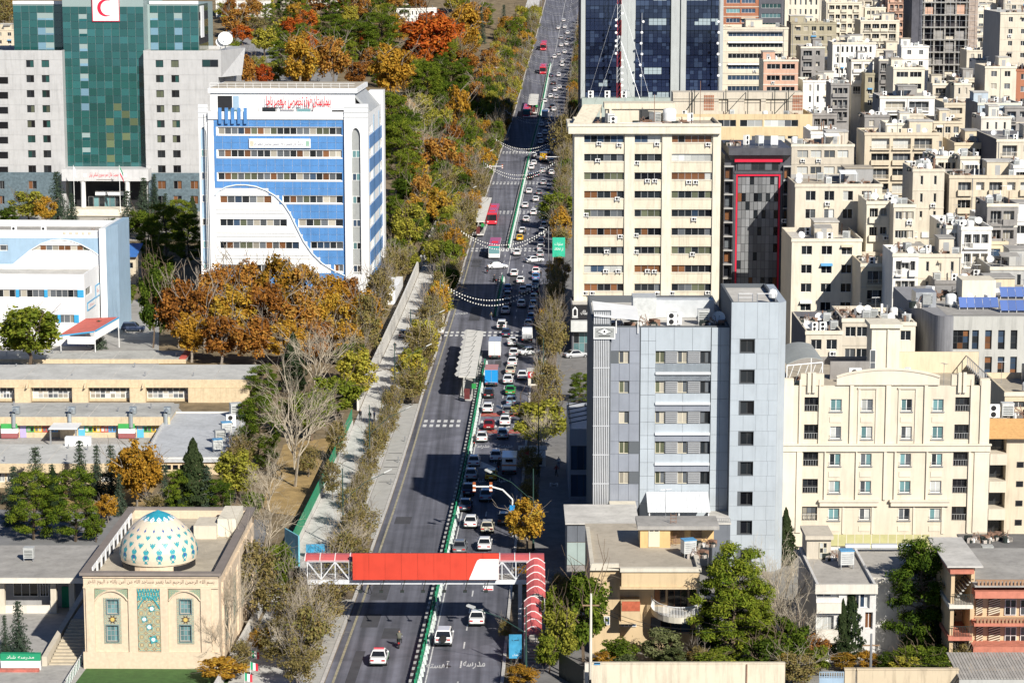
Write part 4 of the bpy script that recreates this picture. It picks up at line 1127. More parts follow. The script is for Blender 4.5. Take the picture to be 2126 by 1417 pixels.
 mb.build('barrel_shelter_roof',mat('shelter_sheet',(.30,.31,.29),.5,.1,1),b.root)
 mb=MB();mb.path([(a,1,H-1),(a,1,H+2.2),(c,1,H+2.6),(c,1,H-1)],.07);mb.path([(a,12,H-1),(a,12,H+2.2)],.07);mb.path([(c,12,H-1),(c,12,H+2.6)],.07)
 for i in range(5):mb.tube((a+(c-a)*i/5,1,H-.2),(a+(c-a)*(i+1)/5,1,H+2.3),.04)
 mb.build('shelter_frame',M['white'],b.root)
 mb=MB();mb.box(b.x(1810,12),b.x(1868,12),12,16,H-1,b.z(680,12));mb.box(b.x(1805,12),b.x(1873,12),11.6,16.3,b.z(680,12),b.z(678,12)+.35);mb.box(b.x(1842,12),b.x(1845,12),11.8,11.99,H-1,b.z(683,12));mb.build('stair_hut',WALL['ivory'],b.root)
 window(b.root,b.x(1807,12),b.x(1819,12),H-.9,H+2.2,y=11.9,nx=1,nz=2,fm='white',pm=('grey','pale'),rnd=rl,name='hut_door')
 mb=MB();mb.box(b.x(1873,12),b.x(2040,12),14,14.3,H-1,H+1.6);mb.build('terrace_wall',WALL['yellow'],b.root);mb=MB();mb.box(b.x(1724,10),b.x(1805,10),9.5,9.8,H-1,H+1.2);mb.build('terrace_wall',WALL['cement'],b.root)
 mb=MB();x=W-.35
 for q in range(14):mb.box(x-.04,x+.04,1+q*1.1,1.08+q*1.1,H-.9,H+1.1)
 mb.box(x-.05,x+.05,1,16,H+1.1,H+1.2);mb.build('roof_railing',M['steel'],b.root)
 for q,(k,px,y,s)in enumerate((('condenser',1777,6,1.5),('junk',1790,7,1.1),('junk',1858,6,1.2),('condenser',1885,6,1.5),('junk',1668,5,1.2),('antenna',1962,4,1),('junk',2015,6,.9))):
  roofthing(k,tuple(b.w(b.x(px,y),y,H-1)),'number %s from the left on the arched ivory house roof'%'one two three four five six seven'.split()[q],q*.4,s)
 sb=Bld('garden_screen','pale yellow-green panelled screen along the foot of the ivory apartment house',1722,1160)
 n=12;L=sb.x(1930,py=1130)
 for i in range(n):
  for j in range(2):
   key=('gs',)
   if key not in _WC:mm=MB();mm.box(.04,L/n-.04,0,.06,.04,1.42);_WC[key]=mm.mesh('panel',mat('screen_panel',(.46,.44,.22),.4,.1,1))
   put('panel',_WC[key],sb.root,(i*L/n,0,.1+j*1.46))
 mb=MB()
 for i in range(n+1):mb.box(i*L/n-.035,i*L/n+.035,.002,.05,-.5,3.1)
 mb.build('screen_frame',WALL['ivory'],sb.root)
 return b
arched()
# house with the rounded concrete corner at the right
def round_corner():
 b=Bld('concrete_building','grey concrete building with rounded corner and solar panels on its roof',1972,925)
 W=22.0;D=30.0;H=b.z(657,0,2000)
 ops,wn=[],[]
 for y0,y1,cs in((685,725,((1976,2012),(2018,2032),(2045,2059),(2072,2086),(2098,2112))),(740,780,((1990,2004),(2018,2032),(2044,2059),(2071,2085),(2097,2111))),(793,826,((1990,2004),(2018,2032),(2069,2083),(2097,2111)))):
  for a,c in cs:o=b.rect(a,c,y0,y1);ops.append(o);wn.append(o)
 CO=wallmat('concrete_pale',(.45,.445,.41),stain=.3);CD=wallmat('concrete_round',(.27,.27,.28),stain=.35)
 mb=MB();mb.facade(0,W,-1,H,ops,0,.4);mb.box(0,W,.42,D,-1,H-.05);mb.build('wall',CO,b.root)
 for o in wn:window(b.root,*o,y=.3,nx=1 if o[1]-o[0]<1.5 else 3,nz=3,fm='dark',pm=('dark','brown','blue','deep'),rnd=rl)
 mb=MB();r0=-b.x(1930,4,760);n=10
 pts=[(0,-.01)]+[(-r0*sin(pi/2*i/n),r0*(1-cos(pi/2*i/n)))for i in range(1,n+1)]+[(-r0-1.5,r0+9),(-r0-1.5,D),(0,D)]
 mb.prism(pts,-1,H);mb.build('rounded_corner',CD,b.root)
 roof(b,W,D,H+.02,ROOF['grey'],-1,1)
 SP=glassmat('solar_blue',(.10,.16,.38),.15,.15,.5)
 for nm,px,py,w_,row in(('left',1992,653,6,6.5),('right',2078,653,6,3.5),('far right',2078,606,6,17)):
  x,z=b.l(px,py,row);t=thing('solar_panel_array','blue solar panel array, %s one of three on the concrete building roof'%nm,'solar panels',tuple(b.w(x,row,H+.02)))
  for i in range(5):
   mb=MB();mb.hexa([(i*1.15,0,.3),(i*1.15+1.1,0,.3),(i*1.15+1.1,1.2,1.6),(i*1.15,1.2,1.6),(i*1.15,0-.03,.36),(i*1.15+1.1,-.03,.36),(i*1.15+1.1,1.17,1.66),(i*1.15,1.17,1.66)]);mb.build('panel',SP,t)
  for i in range(6):
   for yy,hh in((1.2,1.6),(0,.35)):mb=MB();mb.tube((i*1.15-.03,yy,0),(i*1.15-.03,yy,hh),.04);mb.build('leg',M['white'],t)
 mb=MB();mb.box(3.5,8.5,13,18,H,H+3.4,0);mb.build('roof_storey',WALL['ivory'],b.root);mb=MB();mb.box(-4,-1,9,13,H,H+2.2);mb.build('plant_box',M['steel'],b.root)
 r=random.Random(4)
 names='one two three four five six seven eight nine ten eleven'.split()
 for q in range(9):
  roofthing(('junk','cooler','condenser','junk','tank','junk','dish','junk','condenser')[q],tuple(b.w(-r0-.5+q*1.15+r.uniform(-.5,.5),8+r.uniform(0,13),H+.02)),'number %s from the left on the rounded concrete building roof'%names[q],r.uniform(0,3),1.3)
round_corner()
# left-hand landmarks
def arch_pts(x0,x1,z0,zs,zt,n=8):
 """pointed arch outline"""
 c=(x0+x1)/2
 L=[(x0,z0),(x1,z0),(x1,zs)]
 L+=[(x1+(c-x1)*(1-cos(pi/2*i/n))**.9,zs+(zt-zs)*sin(pi/2*i/n))for i in range(1,n)]
 L+=[(c,zt)]
 L+=[(x0+(c-x0)*(1-cos(pi/2*i/n))**.9,zs+(zt-zs)*sin(pi/2*i/n))for i in range(n-1,0,-1)]
 L+=[(x0,zs)]
 return L
BLUE=mat('cladding_blue',(.088,.235,.50),.4,.10,.5,stain=.18,spec=.4)
LBLUE=mat('cladding_light_blue',(.30,.42,.53),.45,.07,.5,stain=.1)
HW=mat('cladding_white',(.78,.78,.77),.5,.04,.5,stain=.1)
RED=mat('letter_red',(.62,.02,.035),.5,.05,1)
rh=random.Random(21)
def hospital():
 b=Bld('hospital','blue and white clad hospital with swooping white curve and ribbon windows',432,640,radians(-2.2))
 W=b.l(766,500)[0];D=33.0;H=b.l(600,236)[1]
 X=lambda p,y=450:b.l(p,y)[0]
 Z=lambda y,p=600:b.l(p,y)[1]
 rows=[(264.5,280),(311.5,327),(359,374.5),(406.5,422),(455,470),(502,517),(549.5,564)]
 ops,wn=[],[]
 xl,xr_=X(452),X(711)
 curve=[(447,405),(455,396),(470,388),(490,384),(510,384),(530,387),(552,395),(572,407),(590,425),(603,445),(616,472),(630,500),(648,526),(668,546),(690,560),(718,573)]
 def curve_x(py):
  for(a,c),(d,e)in zip(curve,curve[1:]):
   if c<=py<=e and py>384:return a+(d-a)*(py-c)/(e-c)
  return 447
 for k,(a,c)in enumerate(rows):
  if k<3:spans=[(452,711)]
  else:
   q=curve_x((a+c)/2);spans=[(456,q-16),(q+8,712)]
   if k==6:spans=[(456,600),(max(q+10,690),712)]
  for p,r in spans:
   if r-p<12:continue
   o=b.rect(p,r,a,c);ops.append(o);wn.append((o,k))
 xp0,xp1=X(435),X(447);xq0=X(717)
 mb=MB();mb.facade(xp0,W,-1,H,ops,.15,.4,0,0)
 rside=[]
 for k in range(7):
  rside+=[(3.0,9.0,ops[0][2]-k*4.55,ops[0][3]-k*4.55),(24.5,29,ops[0][2]-k*4.55,ops[0][3]-k*4.55)]
 side(mb,'right',W,D,.15,D,-1,H,rside,.3);side(mb,'left',W,D,0,D-.15,-1,H);side(mb,'back',W,D,0,W,-1,H)
 mb.build('wall',HW,b.root)
 roof(b,W,D,H-.6,ROOF['pale'])
 npx=15;xs=[X(447)+(xq0-X(447))*i/npx for i in range(npx+1)]
 zz=[Z(249)]
 for a,c in rows:zz+=[Z(a-1),Z(c+2)]
 zz+=[Z(600)]
 def pz(z):
  return pix(b.w(W*.5,0,z))[1]
 for j in range(0,len(zz)-1):
  if j%2==1:continue
  za,zb=zz[j],zz[j+1]
  nsub=2
  for q in range(nsub):
   t0,t1=za+(zb-za)*q/nsub,za+(zb-za)*(q+1)/nsub
   py=pz((t0+t1)/2)
   lim=X(curve_x(py))if py>392 else-9
   for i in range(npx):
    x0,x1=xs[i],xs[i+1]
    if x1<=lim+.2:continue
    x0=max(x0,lim+.05)
    key=('hp',round(x1-x0,2),round(t0-t1,2))
    if key not in _WC:mm=MB();mm.box(.03,x1-x0-.03,0,.06,.03,t0-t1-.03);_WC[key]=mm.mesh('cladding_panel',BLUE)
    put('cladding_panel',_WC[key],b.root,(x0,.07,t1))
 for k,(a,c)in enumerate(rows):
  za,zb=Z(c+2),Z(a-1);q=X(curve_x((a+c)/2))if k>=3 else X(447)
  for(p,r)in([(X(447),xl-.02),(xr_+.02,xq0)]if k<3 else[(q+.1,q+X(455)-X(447)-.05),(X(712)+.02,xq0)]):
   if r-p>.1:mb=MB();mb.box(p,r,.073,.145,za,zb);mb.build('cladding_strip',BLUE,b.root)
 pts=[(X(p,y),Z(y,p))for p,y in curve]
 mb=MB();mb.path([(x,.0,z)for x,z in pts],.16,5);mb.build('swoop_edge',mat('swoop_edge',(.60,.66,.72),.5,0),b.root)
 for y in(436,443,484,491,530,537):
  q=curve_x(y);mb=MB();mb.box(X(449),X(q-10),.05,.14,Z(y)-.09,Z(y)+.09);mb.build('white_rib',mat('rib_grey',(.6,.6,.58),.6,0),b.root)
 for(o,k)in wn:
  n=max(2,int((o[1]-o[0])/1.27))
  window(b.root,*o,y=.42,nx=n,fm='white',pm=('dark','grey','curtain','olive','blue','dark','grey','brown')if k<6 else('grey','brown','dark'),fr=.1,rnd=rh)
  if k<3 or o[0]>X(560):mb=MB();mb.box(o[0],o[1],-.02,.14,o[2]-.22,o[2]-.02);mb.build('window_sill',HW,b.root)
 mb=MB();mb.box(X(436),X(717),-.2,.12,Z(248),Z(232));mb.build('parapet_band',HW,b.root)
 for p in(454,467.5,480.5,493.5,506.5):mb=MB();x=X(p,240);mb.box(x,x+.62,-.5,-.205,Z(257),Z(224));mb.build('blue_fin',BLUE,b.root)
 for(p0,p1,a0,a1,top,dy)in((415,434,418,431,218,.6),(717,766,732,750,216,-.5)):
  x0,x1,u0,u1=X(p0),X(p1),X(a0),X(a1)
  zt,zs,ze,zb=Z(top),Z(282),Z(265),(Z(568)if p0>500 else Z(560))
  P=[(x0,-1),(x1,-1),(x1,zt),(x0,zt)]
  mb=MB()
  mb.box(x0,u0,dy,1.4,-1,zt);mb.box(u1,x1,dy,1.4,-1,zt);mb.box(u0,u1,dy,1.4,-1,zb)
  arch=arch_pts(u0,u1,zb,zs,ze)
  up=arch[2:]
  c=[(x,z)for x,z in up]
  top_poly=[(u1,zt),(u0,zt)]+[(x,z)for x,z in reversed(c)]
  mb.slabxz(top_poly[::-1],dy,1.4)
  mb.build('corner_pier',HW,b.root)
  mb=MB();mb.box(u0,u1,dy+.55,1.38,zb,ze+.1);mb.build('niche_back',mat('niche_grey',(.30,.31,.30),.5,.08,1)if p0>500 else LBLUE,b.root)
  for k in range(7):
   a,c2=rows[k]
   if Z(a)>ze:continue
   window(b.root,u0+.05,u1-.05,Z(c2),Z(a),y=dy+.45,nx=2,fm='white',pm=('dark','teal','blue'),fr=.1,rnd=rh)
  for q in range(3):mb=MB();mb.box(x0-.05,x1+.05,dy-.1,dy+.0-.003,zt-.7-q*.9,zt-.5-q*.9);mb.build('pier_moulding',mat('mould_grey',(.55,.56,.56),.6,0),b.root)
 for k in range(7):
  z0=ops[0][3]+.15-k*4.55
  mb=MB();mb.box(W+.005,W+.1,2.2,D-2,z0-4.4,z0-1.9);mb.build('side_band',BLUE,b.root)
 mb=MB();mb.box(W+.005,W+.1,11,12.4,0,H-1);mb.box(W+.005,W+.1,22,23.4,0,H-1);mb.build('side_pilaster',LBLUE,b.root)
 for k in range(7):
  for y0 in(3.0,24.5):window(b.root,0,5.6 if y0<9 else 4.3,0,ops[0][3]-ops[0][2],nx=4,fm='white',pm=('dark','blue','grey'),panes=False,rnd=rh,xform=lambda a,y,z,y0=y0,k=k:((W-.2,y0+.1,ops[0][2]-k*4.55),(0,0,pi/2)))
 mb=MB();mb.box(W-2.6,W+.35,D-4,D+.3,-1,H+2.6);mb.build('rear_pier',HW,b.root)
 y1=7.0;a,c=b.l(437,215,y1)[0],b.l(737,215,y1)[0];zt=b.l(600,193,y1)[1]
 mb=MB();mb.box(a,c,y1,D-6,H-.6,zt);mb.box(a-.4,c+.5,y1-.5,D-5,zt,zt+.9);mb.build('roof_storey',[HW],b.root)
 mb=MB();mb.box(a,c,y1,D-6,zt+.9,zt+1.0);mb.build('roof_storey_top',ROOF['tan'],b.root)
 for p,q in((452,482),(484,496)):
  mb=MB();mb.box(b.l(p,210,y1)[0],b.l(q,210,y1)[0],y1-.06,y1-.01,H-.5,zt-.6);mb.build('plant_opening',[M['black']]if p<480 else[LBLUE],b.root)
 mb=MB()
 x0=a
 while x0<c:mb.tube((x0,y1-.3,zt+.9),(x0,y1-.3,zt+1.9),.04,n=4);x0+=1.7
 mb.tube((a,y1-.3,zt+1.9),(c,y1-.3,zt+1.9),.045,n=4);mb.tube((a,y1-.3,zt+1.4),(c,y1-.3,zt+1.4),.035,n=4);mb.build('roof_railing',M['white'],b.root)
 p0,p1=b.l(553,212,y1-1)[0],b.l(686,212,y1-1)[0]
 lettering('بیمارستان فوق تخصصی ولیعصر ناجا',p1-p0,b.l(600,199,y1-1)[1]-b.l(600,226,y1-1)[1],RED,b.root,'roof_lettering',.022,None,((p0+p1)/2,y1-1.0,b.l(600,212,y1-1)[1]))
 mb=MB()
 for q in range(9):x=p0+(p1-p0)*q/8;mb.tube((x,y1-.9,H-.6),(x,y1-.9,b.l(600,200,y1-1)[1]),.05,n=4)
 mb.build('lettering_frame',M['steel'],b.root)
 mb=MB();mb.hexa([(c-.3,y1,zt-.5),(c+2.6,y1+1,H-.6),(c+2.6,D-5,H-.6),(c-.3,D-5,zt-.5),(c-.3,y1,zt),(c+3,y1+1,H-.2),(c+3,D-5,H-.2),(c-.3,D-5,zt)]);mb.build('sloped_roof',mat('ribbed_metal',(.34,.35,.35),.5,.1,1),b.root)
 for q in range(8):
  xx=a+4+q*3.4;mb=MB();mb.box(xx,xx+2.6,2.4,4.2,H-.6,H+.5+(q%3)*.25);mb.build('roof_skylight',[(PANE['teal'],HW,PANE['dark'],M['steel'])[q%4]],b.root)
 for q in range(3):roofthing('condenser',tuple(b.w(W-4+q*1.5,3+q,H-.6)),'%s of three by the right corner pier of the blue hospital roof'%('left','middle','right')[q],0,1.4)
 s=thing('hospital_signboard','long white signboard with dark lettering on the blue hospital front','sign',tuple(b.w(X(517.5,297),-.28,Z(307))),b.rz)
 sw,sh=X(645,297)-X(517.5,297),Z(288)-Z(307)
 mb=MB();mb.box(0,sw,0,.25,0,sh);mb.build('board',M['white'],s)
 lettering('درمانگاه های تخصصی و فوق تخصصی بیمارستان ولیعصر ناجا',sw*.80,sh*.6,mat('letter_navy',(.02,.03,.10),.5,0),s,loc=(sw*.48,-.012,sh*.48))
 for x,k in((.55,'emblem_tan'),(sw-.6,'emblem_green')):
  mb=MB()
  for i in range(3):mb.box(x-.3+i*.22,x-.16+i*.22,-.015,-.002,sh*.3,sh*.75)
  mb.box(x-.34,x+.34,-.015,-.002,sh*.2,sh*.26);mb.build(k,mat(k,(.45,.38,.2)if k=='emblem_tan' else(.05,.3,.15),.5,0),s)
 mb=MB();mb.box(W+.4,W+4.5,6,D-8,-1,3.0);mb.build('podium',HW,b.root)
hospital()
# headquarters with the green glass curtain and the red crescent banner
def headquarters():
 b=Bld('headquarters','grey panelled headquarters with green glass curtain wall and red crescent emblem',0,437,radians(-1.5))
 X=lambda p,y=250:b.l(p,y)[0]
 Z=lambda y,p=220,dy=0:b.l(p,y,dy)[1]
 GP=mat('grey_panel',(.48,.475,.465),.5,.06,.5,stain=.18,metal=.1)
 xl0,xl1,xr0,xr1=X(-70),X(133),X(301),X(455);H=Z(105)
 D=26.0
 def wing(x0,x1,winpx):
  ops=[]
  for k in range(8):
   for a in winpx:
    o=b.rect(a+k*.7,a+16+k*.7,125+k*31.2,140+k*31.2);ops.append(o)
  mb=MB();shell(mb,x1-x0,D,H,[(o[0]-x0,o[1]-x0,o[2],o[3])for o in ops],par=.8,dep=.4,x0=x0);mb.build('wing_wall',GP,b.root)
  roof(b,x1-x0,D,H-.8,ROOF['pale'],x0)
  for o in ops:window(b.root,*o,y=.3,nx=2,nz=1,fm='dark',pm=('dark','green','olive','deep'),fr=.06,rnd=rh,panes=True)
  n=max(2,int((x1-x0)/3.4));
  for i in range(n):
   for k in range(9):
    za,zb=(H-.35 if k==0 else ops[(k-1)*2][2]-.06),(ops[k*2][3]+.06 if k<8 else ops[14][2]-1.4)
    p,q=x0+(x1-x0)*i/n,x0+(x1-x0)*(i+1)/n
    key=('gp',round(q-p,2),k==0,k==8)
    if key not in _WC:mm=MB();mm.box(.03,q-p-.03,0,.05,.03,za-zb-.03);_WC[key]=mm.mesh('cladding_panel',GP)
    put('cladding_panel',_WC[key],b.root,(p,-.053,zb))
 wing(xl0,xl1,(54,86));wing(xr0,xr1,(323,355))
 for k in range(7):
  o=b.rect(-2,17,160+k*31,174+k*31);window(b.root,*o,y=-.12,nx=1,fm='dark',pm=('deep',),rnd=rh)
 mb=MB();x0,x1=xr1,X(494);zb=Z(160)
 mb.hexa([(x0+.005,0,zb),(x1-4,0,zb),(x1,9,zb),(x0+.005,9,zb),(x0+.005,0,H),(x1-4,0,H),(x1,16,H),(x0+.005,16,H)]);mb.box(x0+.005,x1-2.2,9.2,24,-1,H-.01);mb.build('corner_box',GP,b.root)
 o=b.rect(420,453,124,139);window(b.root,*o,y=-.1,nx=2,fm='dark',pm=('green','deep'),rnd=rh)
 mb=MB();zb=Z(358)
 PS=mat('plinth_stone',(.11,.15,.17),.5,.3,1.5)
 ops=[b.rect(a,c,y,y+17)for y in(375,406)for a,c in((0,10),(60,77),(328,345),(361,378),(396,412))]
 mb.facade(xl0-2,X(122),-1,zb,ops,-.5,.4);mb.build('plinth',PS,b.root);mb=MB();mb.facade(X(306),X(470),-1,zb,ops,-.5,.4);mb.build('plinth',PS,b.root);mb=MB();mb.box(xl0-2,X(122),-.1,0,zb-.2,zb);mb.build('plinth_ledge',PS,b.root)
 for o in ops:window(b.root,*o,y=-.2,nx=2,fm='alu',pm=('deep','brown','dark'),rnd=rh)
 GG=[glassmat('curtain_green',(.012,.075,.07),.05,.25,.9),glassmat('curtain_teal',(.02,.10,.10),.05,.3,.9),glassmat('curtain_olive',(.10,.13,.07),.12,.3,.5),glassmat('curtain_blue',(.16,.28,.36),.08,.2,.6)]
 y0=3.0;x0,x1=b.l(136,250,y0)[0],b.l(303,250,y0)[0];zt,zb=Z(14,220,y0),Z(352,220,y0)
 nx,nz=10,22;pw,ph=(x1-x0)/nx,(zt-zb)/nz
 SH=mat('shade_reveal',(.02,.03,.06),.4,0)
 mb=MB();mb.box(x0,x1,y0+.2,D+6,0,zt+14);mb.build('curtain_core',mat('curtain_mullion',(.26,.33,.32),.5,0),b.root)
 for j in range(nz):
  for i in range(nx):
   m=GG[0]if rh.random()<.68 else GG[1]
   if j<9 and 4<i<9 and rh.random()<.35:m=GG[2]
   if i==2 and j%2==0:m=GG[3]if rh.random()<.5 else m
   key=('gc',m.name)
   if key not in _WC:mm=MB();mm.box(.045,pw-.045,0,.1,.045,ph-.045);_WC[key]=mm.mesh('glass_panel',m)
   o=put('glass_panel',_WC[key],b.root,(x0+i*pw,y0+.08,zb+j*ph))
   if i==2 and j%2==0 and rh.random()<.6:o.rotation_euler.x=-.18
 yu=9.0;ux0,ux1=b.l(28,60,yu)[0],b.l(412,60,yu)[0];uz0,uz1=H-2,b.l(80,9,yu)[1]
 mb=MB();mb.box(ux0,ux1,yu+.2,D+8,0,uz1);mb.build('upper_block',MATS['curtain_mullion'],b.root)
 st=MB();n=int((ux1-ux0)/pw)
 for j in range(7):
  for i in range(n):
   xx=ux0+i*(ux1-ux0)/n;z=uz1-.3-(j+1)*ph
   if x0-.5<xx<x1:continue
   m=0 if rh.random()<.6 else 1
   if(i in(3,4,9)or i==n-6 or i==n-3)and j%2==1:m=3
   if j<3 or i%9==4:
    key=('gc',GG[m].name)
    if key not in _WC:mm=MB();mm.box(.045,pw-.045,0,.1,.045,ph-.045);_WC[key]=mm.mesh('glass_panel',GG[m])
    o=put('glass_panel',_WC[key],b.root,(xx,yu+.08,z));
    if m==3:o.rotation_euler.x=-.25
   else:st.box(xx+.045,xx+pw-.045,yu+.08,yu+.18,z+.045,z+ph-.045,m)
 st.build('glass_panels',GG,b.root,kind='stuff')
 mb=MB();mb.box(ux0,x0-.5,yu,yu+1,uz1,uz1+.8);mb.box(x1+.5,ux1,yu,yu+1,uz1,uz1+.8);mb.build('upper_parapet',HW,b.root)
 mb=MB()
 for j in range(7):
  for i in range(6):mb.box(ux1+.02,ux1+.12,yu+.4+i*2.6,yu+2.9+i*2.6,uz1-(j+1)*2,uz1-.1-j*2,(i*3+j*5)%3)
 mb.build('side_glass',[GG[0],GG[2],M['black']],b.root)
 mb=MB();mb.box(ux1+.15,ux1+.35,yu+3,yu+7.5,uz1-8.5,uz1-.5);mb.build('side_banner',HW,b.root)
 s=thing('crescent_banner','white square banner with red crescent on the green glass wall','banner',tuple(b.w(b.l(191,20,y0-.3)[0],y0-.3,Z(45,220,y0-.3))),b.rz)
 bw,bh=b.l(248,20,y0-.3)[0]-b.l(191,20,y0-.3)[0],Z(-14,220,y0-.3)-Z(45,220,y0-.3)
 mb=MB();mb.box(0,bw,0,.25,0,bh);mb.build('board',M['white'],s)
 CR=mat('crescent_red',(.55,.015,.05),.5,0)
 mb=MB();t=.18
 for q in((0,bw,0,t),(0,bw,bh-t,bh),(0,t,t,bh-t),(bw-t,bw,t,bh-t)):mb.box(q[0],q[1],-.04,-.002,q[2],q[3])
 mb.build('red_border',CR,s)
 mb=MB();cx,cz,r_=bw*.5,bh*.48,bw*.31;n=18
 out=[(cx+r_*cos(radians(55+250*i/n)),cz+r_*sin(radians(55+250*i/n)))for i in range(n+1)]
 inn=[(cx+r_*.27+r_*.86*cos(radians(72+216*i/n)),cz+r_*.86*sin(radians(72+216*i/n)))for i in range(n+1)]
 for i in range(n):mb.quad((out[i][0],-.05,out[i][1]),(out[i+1][0],-.05,out[i+1][1]),(inn[i+1][0],-.05,inn[i+1][1]),(inn[i][0],-.05,inn[i][1]))
 mb.build('red_crescent',CR,s)
 yc=-5.0;a,c=b.l(128,365,yc)[0],b.l(308,365,yc)[0];z0,z1=b.l(220,376,yc)[1],b.l(220,352,yc)[1]
 mb=MB();mb.box(a,c,yc,3,z0,z1);mb.build('entrance_canopy',mat('canopy_grey',(.55,.545,.54),.5,.08,.5,stain=.15),b.root)
 lettering('جمعیت هلال احمر جمهوری اسلامی ایران',(c-a)*.34,1.3,RED,b.root,'canopy_lettering',.005,None,((a+c)/2-.3,yc-.02,(z0+z1)/2+.1))
 mb=MB();mb.box((a+c)/2-2.2,(a+c)/2+2.2,yc-.012,yc-.004,z0+.25,z0+.45);mb.build('canopy_small_print',mat('letter_grey',(.25,.2,.18),.6,0),b.root)
 for q in(.27,.73):mb=MB();x=a+(c-a)*q;mb.box(x-.45,x+.45,yc-.02,yc-.003,z0+1.0,z0+1.9);mb.build('canopy_emblem',HW,b.root)
 for p in(173,265):
  mb=MB();x=b.l(p,400,yc+1)[0];mb.lathe([(.75,-.5),(.75,0),(.62,.3),(.62,z0-.6),(.8,z0-.3),(.8,z0)],12,(x,yc+1,0));smooth(mb.build('column',HW,b.root))
 mb=MB();mb.box(a+1,c-1,2.5,2.9,0,z0);mb.build('entrance_wall',M['black'],b.root)
 e0,e1=b.l(183,420,0)[0],b.l(250,420,0)[0]
 for i in range(6):window(b.root,e0+i*(e1-e0)/6,e0+(i+1)*(e1-e0)/6-.1,.1,3.6,y=.5,nx=1,fm='alu',pm=('dark','teal'),rnd=rh,name='entrance_door')
 mb=MB();mb.box(e0+2,e1+1,-.6,.4,4.0,5.0);mb.build('door_frame',HW,b.root)
 mb=MB()
 for i in range(6):mb.box(e0-3,e1+4,-9-i*.45,-2.5,0-i*.0,1.4-i*.24)
 mb.build('entrance_steps',WALL['ivory'],b.root)
 for nm,px,m in(('white flag on a tall pole by the headquarters entrance',155,[HW]),('green white and red flag on a tall pole by the headquarters entrance',250,[M['green'],HW,CR])):
  t=thing('flagpole',nm,'flag',tuple(b.w(b.l(px,437,-10)[0],-10,0)))
  mb=MB();mb.tube((0,0,0),(0,0,12.5),.1,.06);mb.build('pole',M['white'],t)
  mb=MB();n=len(m)
  for k in range(n):
   for i in range(4):
    f=lambda u:(.1+u*.9*.5,.12*sin(u*2.2),12.2-u*.95)
    hh=2.0/n
    (p,q),(p1,q1)=((f(i*.5)[0],f(i*.5)[1]),(f(i*.5+.5)[0],f(i*.5+.5)[1]));za,zb2=f(i*.5)[2]-k*hh,f(i*.5+.5)[2]-k*hh
    mb.quad((p,q,za-hh),(p1,q1,zb2-hh),(p1,q1,zb2),(p,q,za),k)
  mb.build('flag',m,t)
 for q,(px,s_)in enumerate(((468,3.0),(458,2.0))):roofthing('dish',tuple(b.w(b.l(px,100,5)[0],5,H)),('large ' if 0 else '')+'%s on the grey headquarters right wing roof'%('right' if q==0 else 'left'),.2,s_)
headquarters()
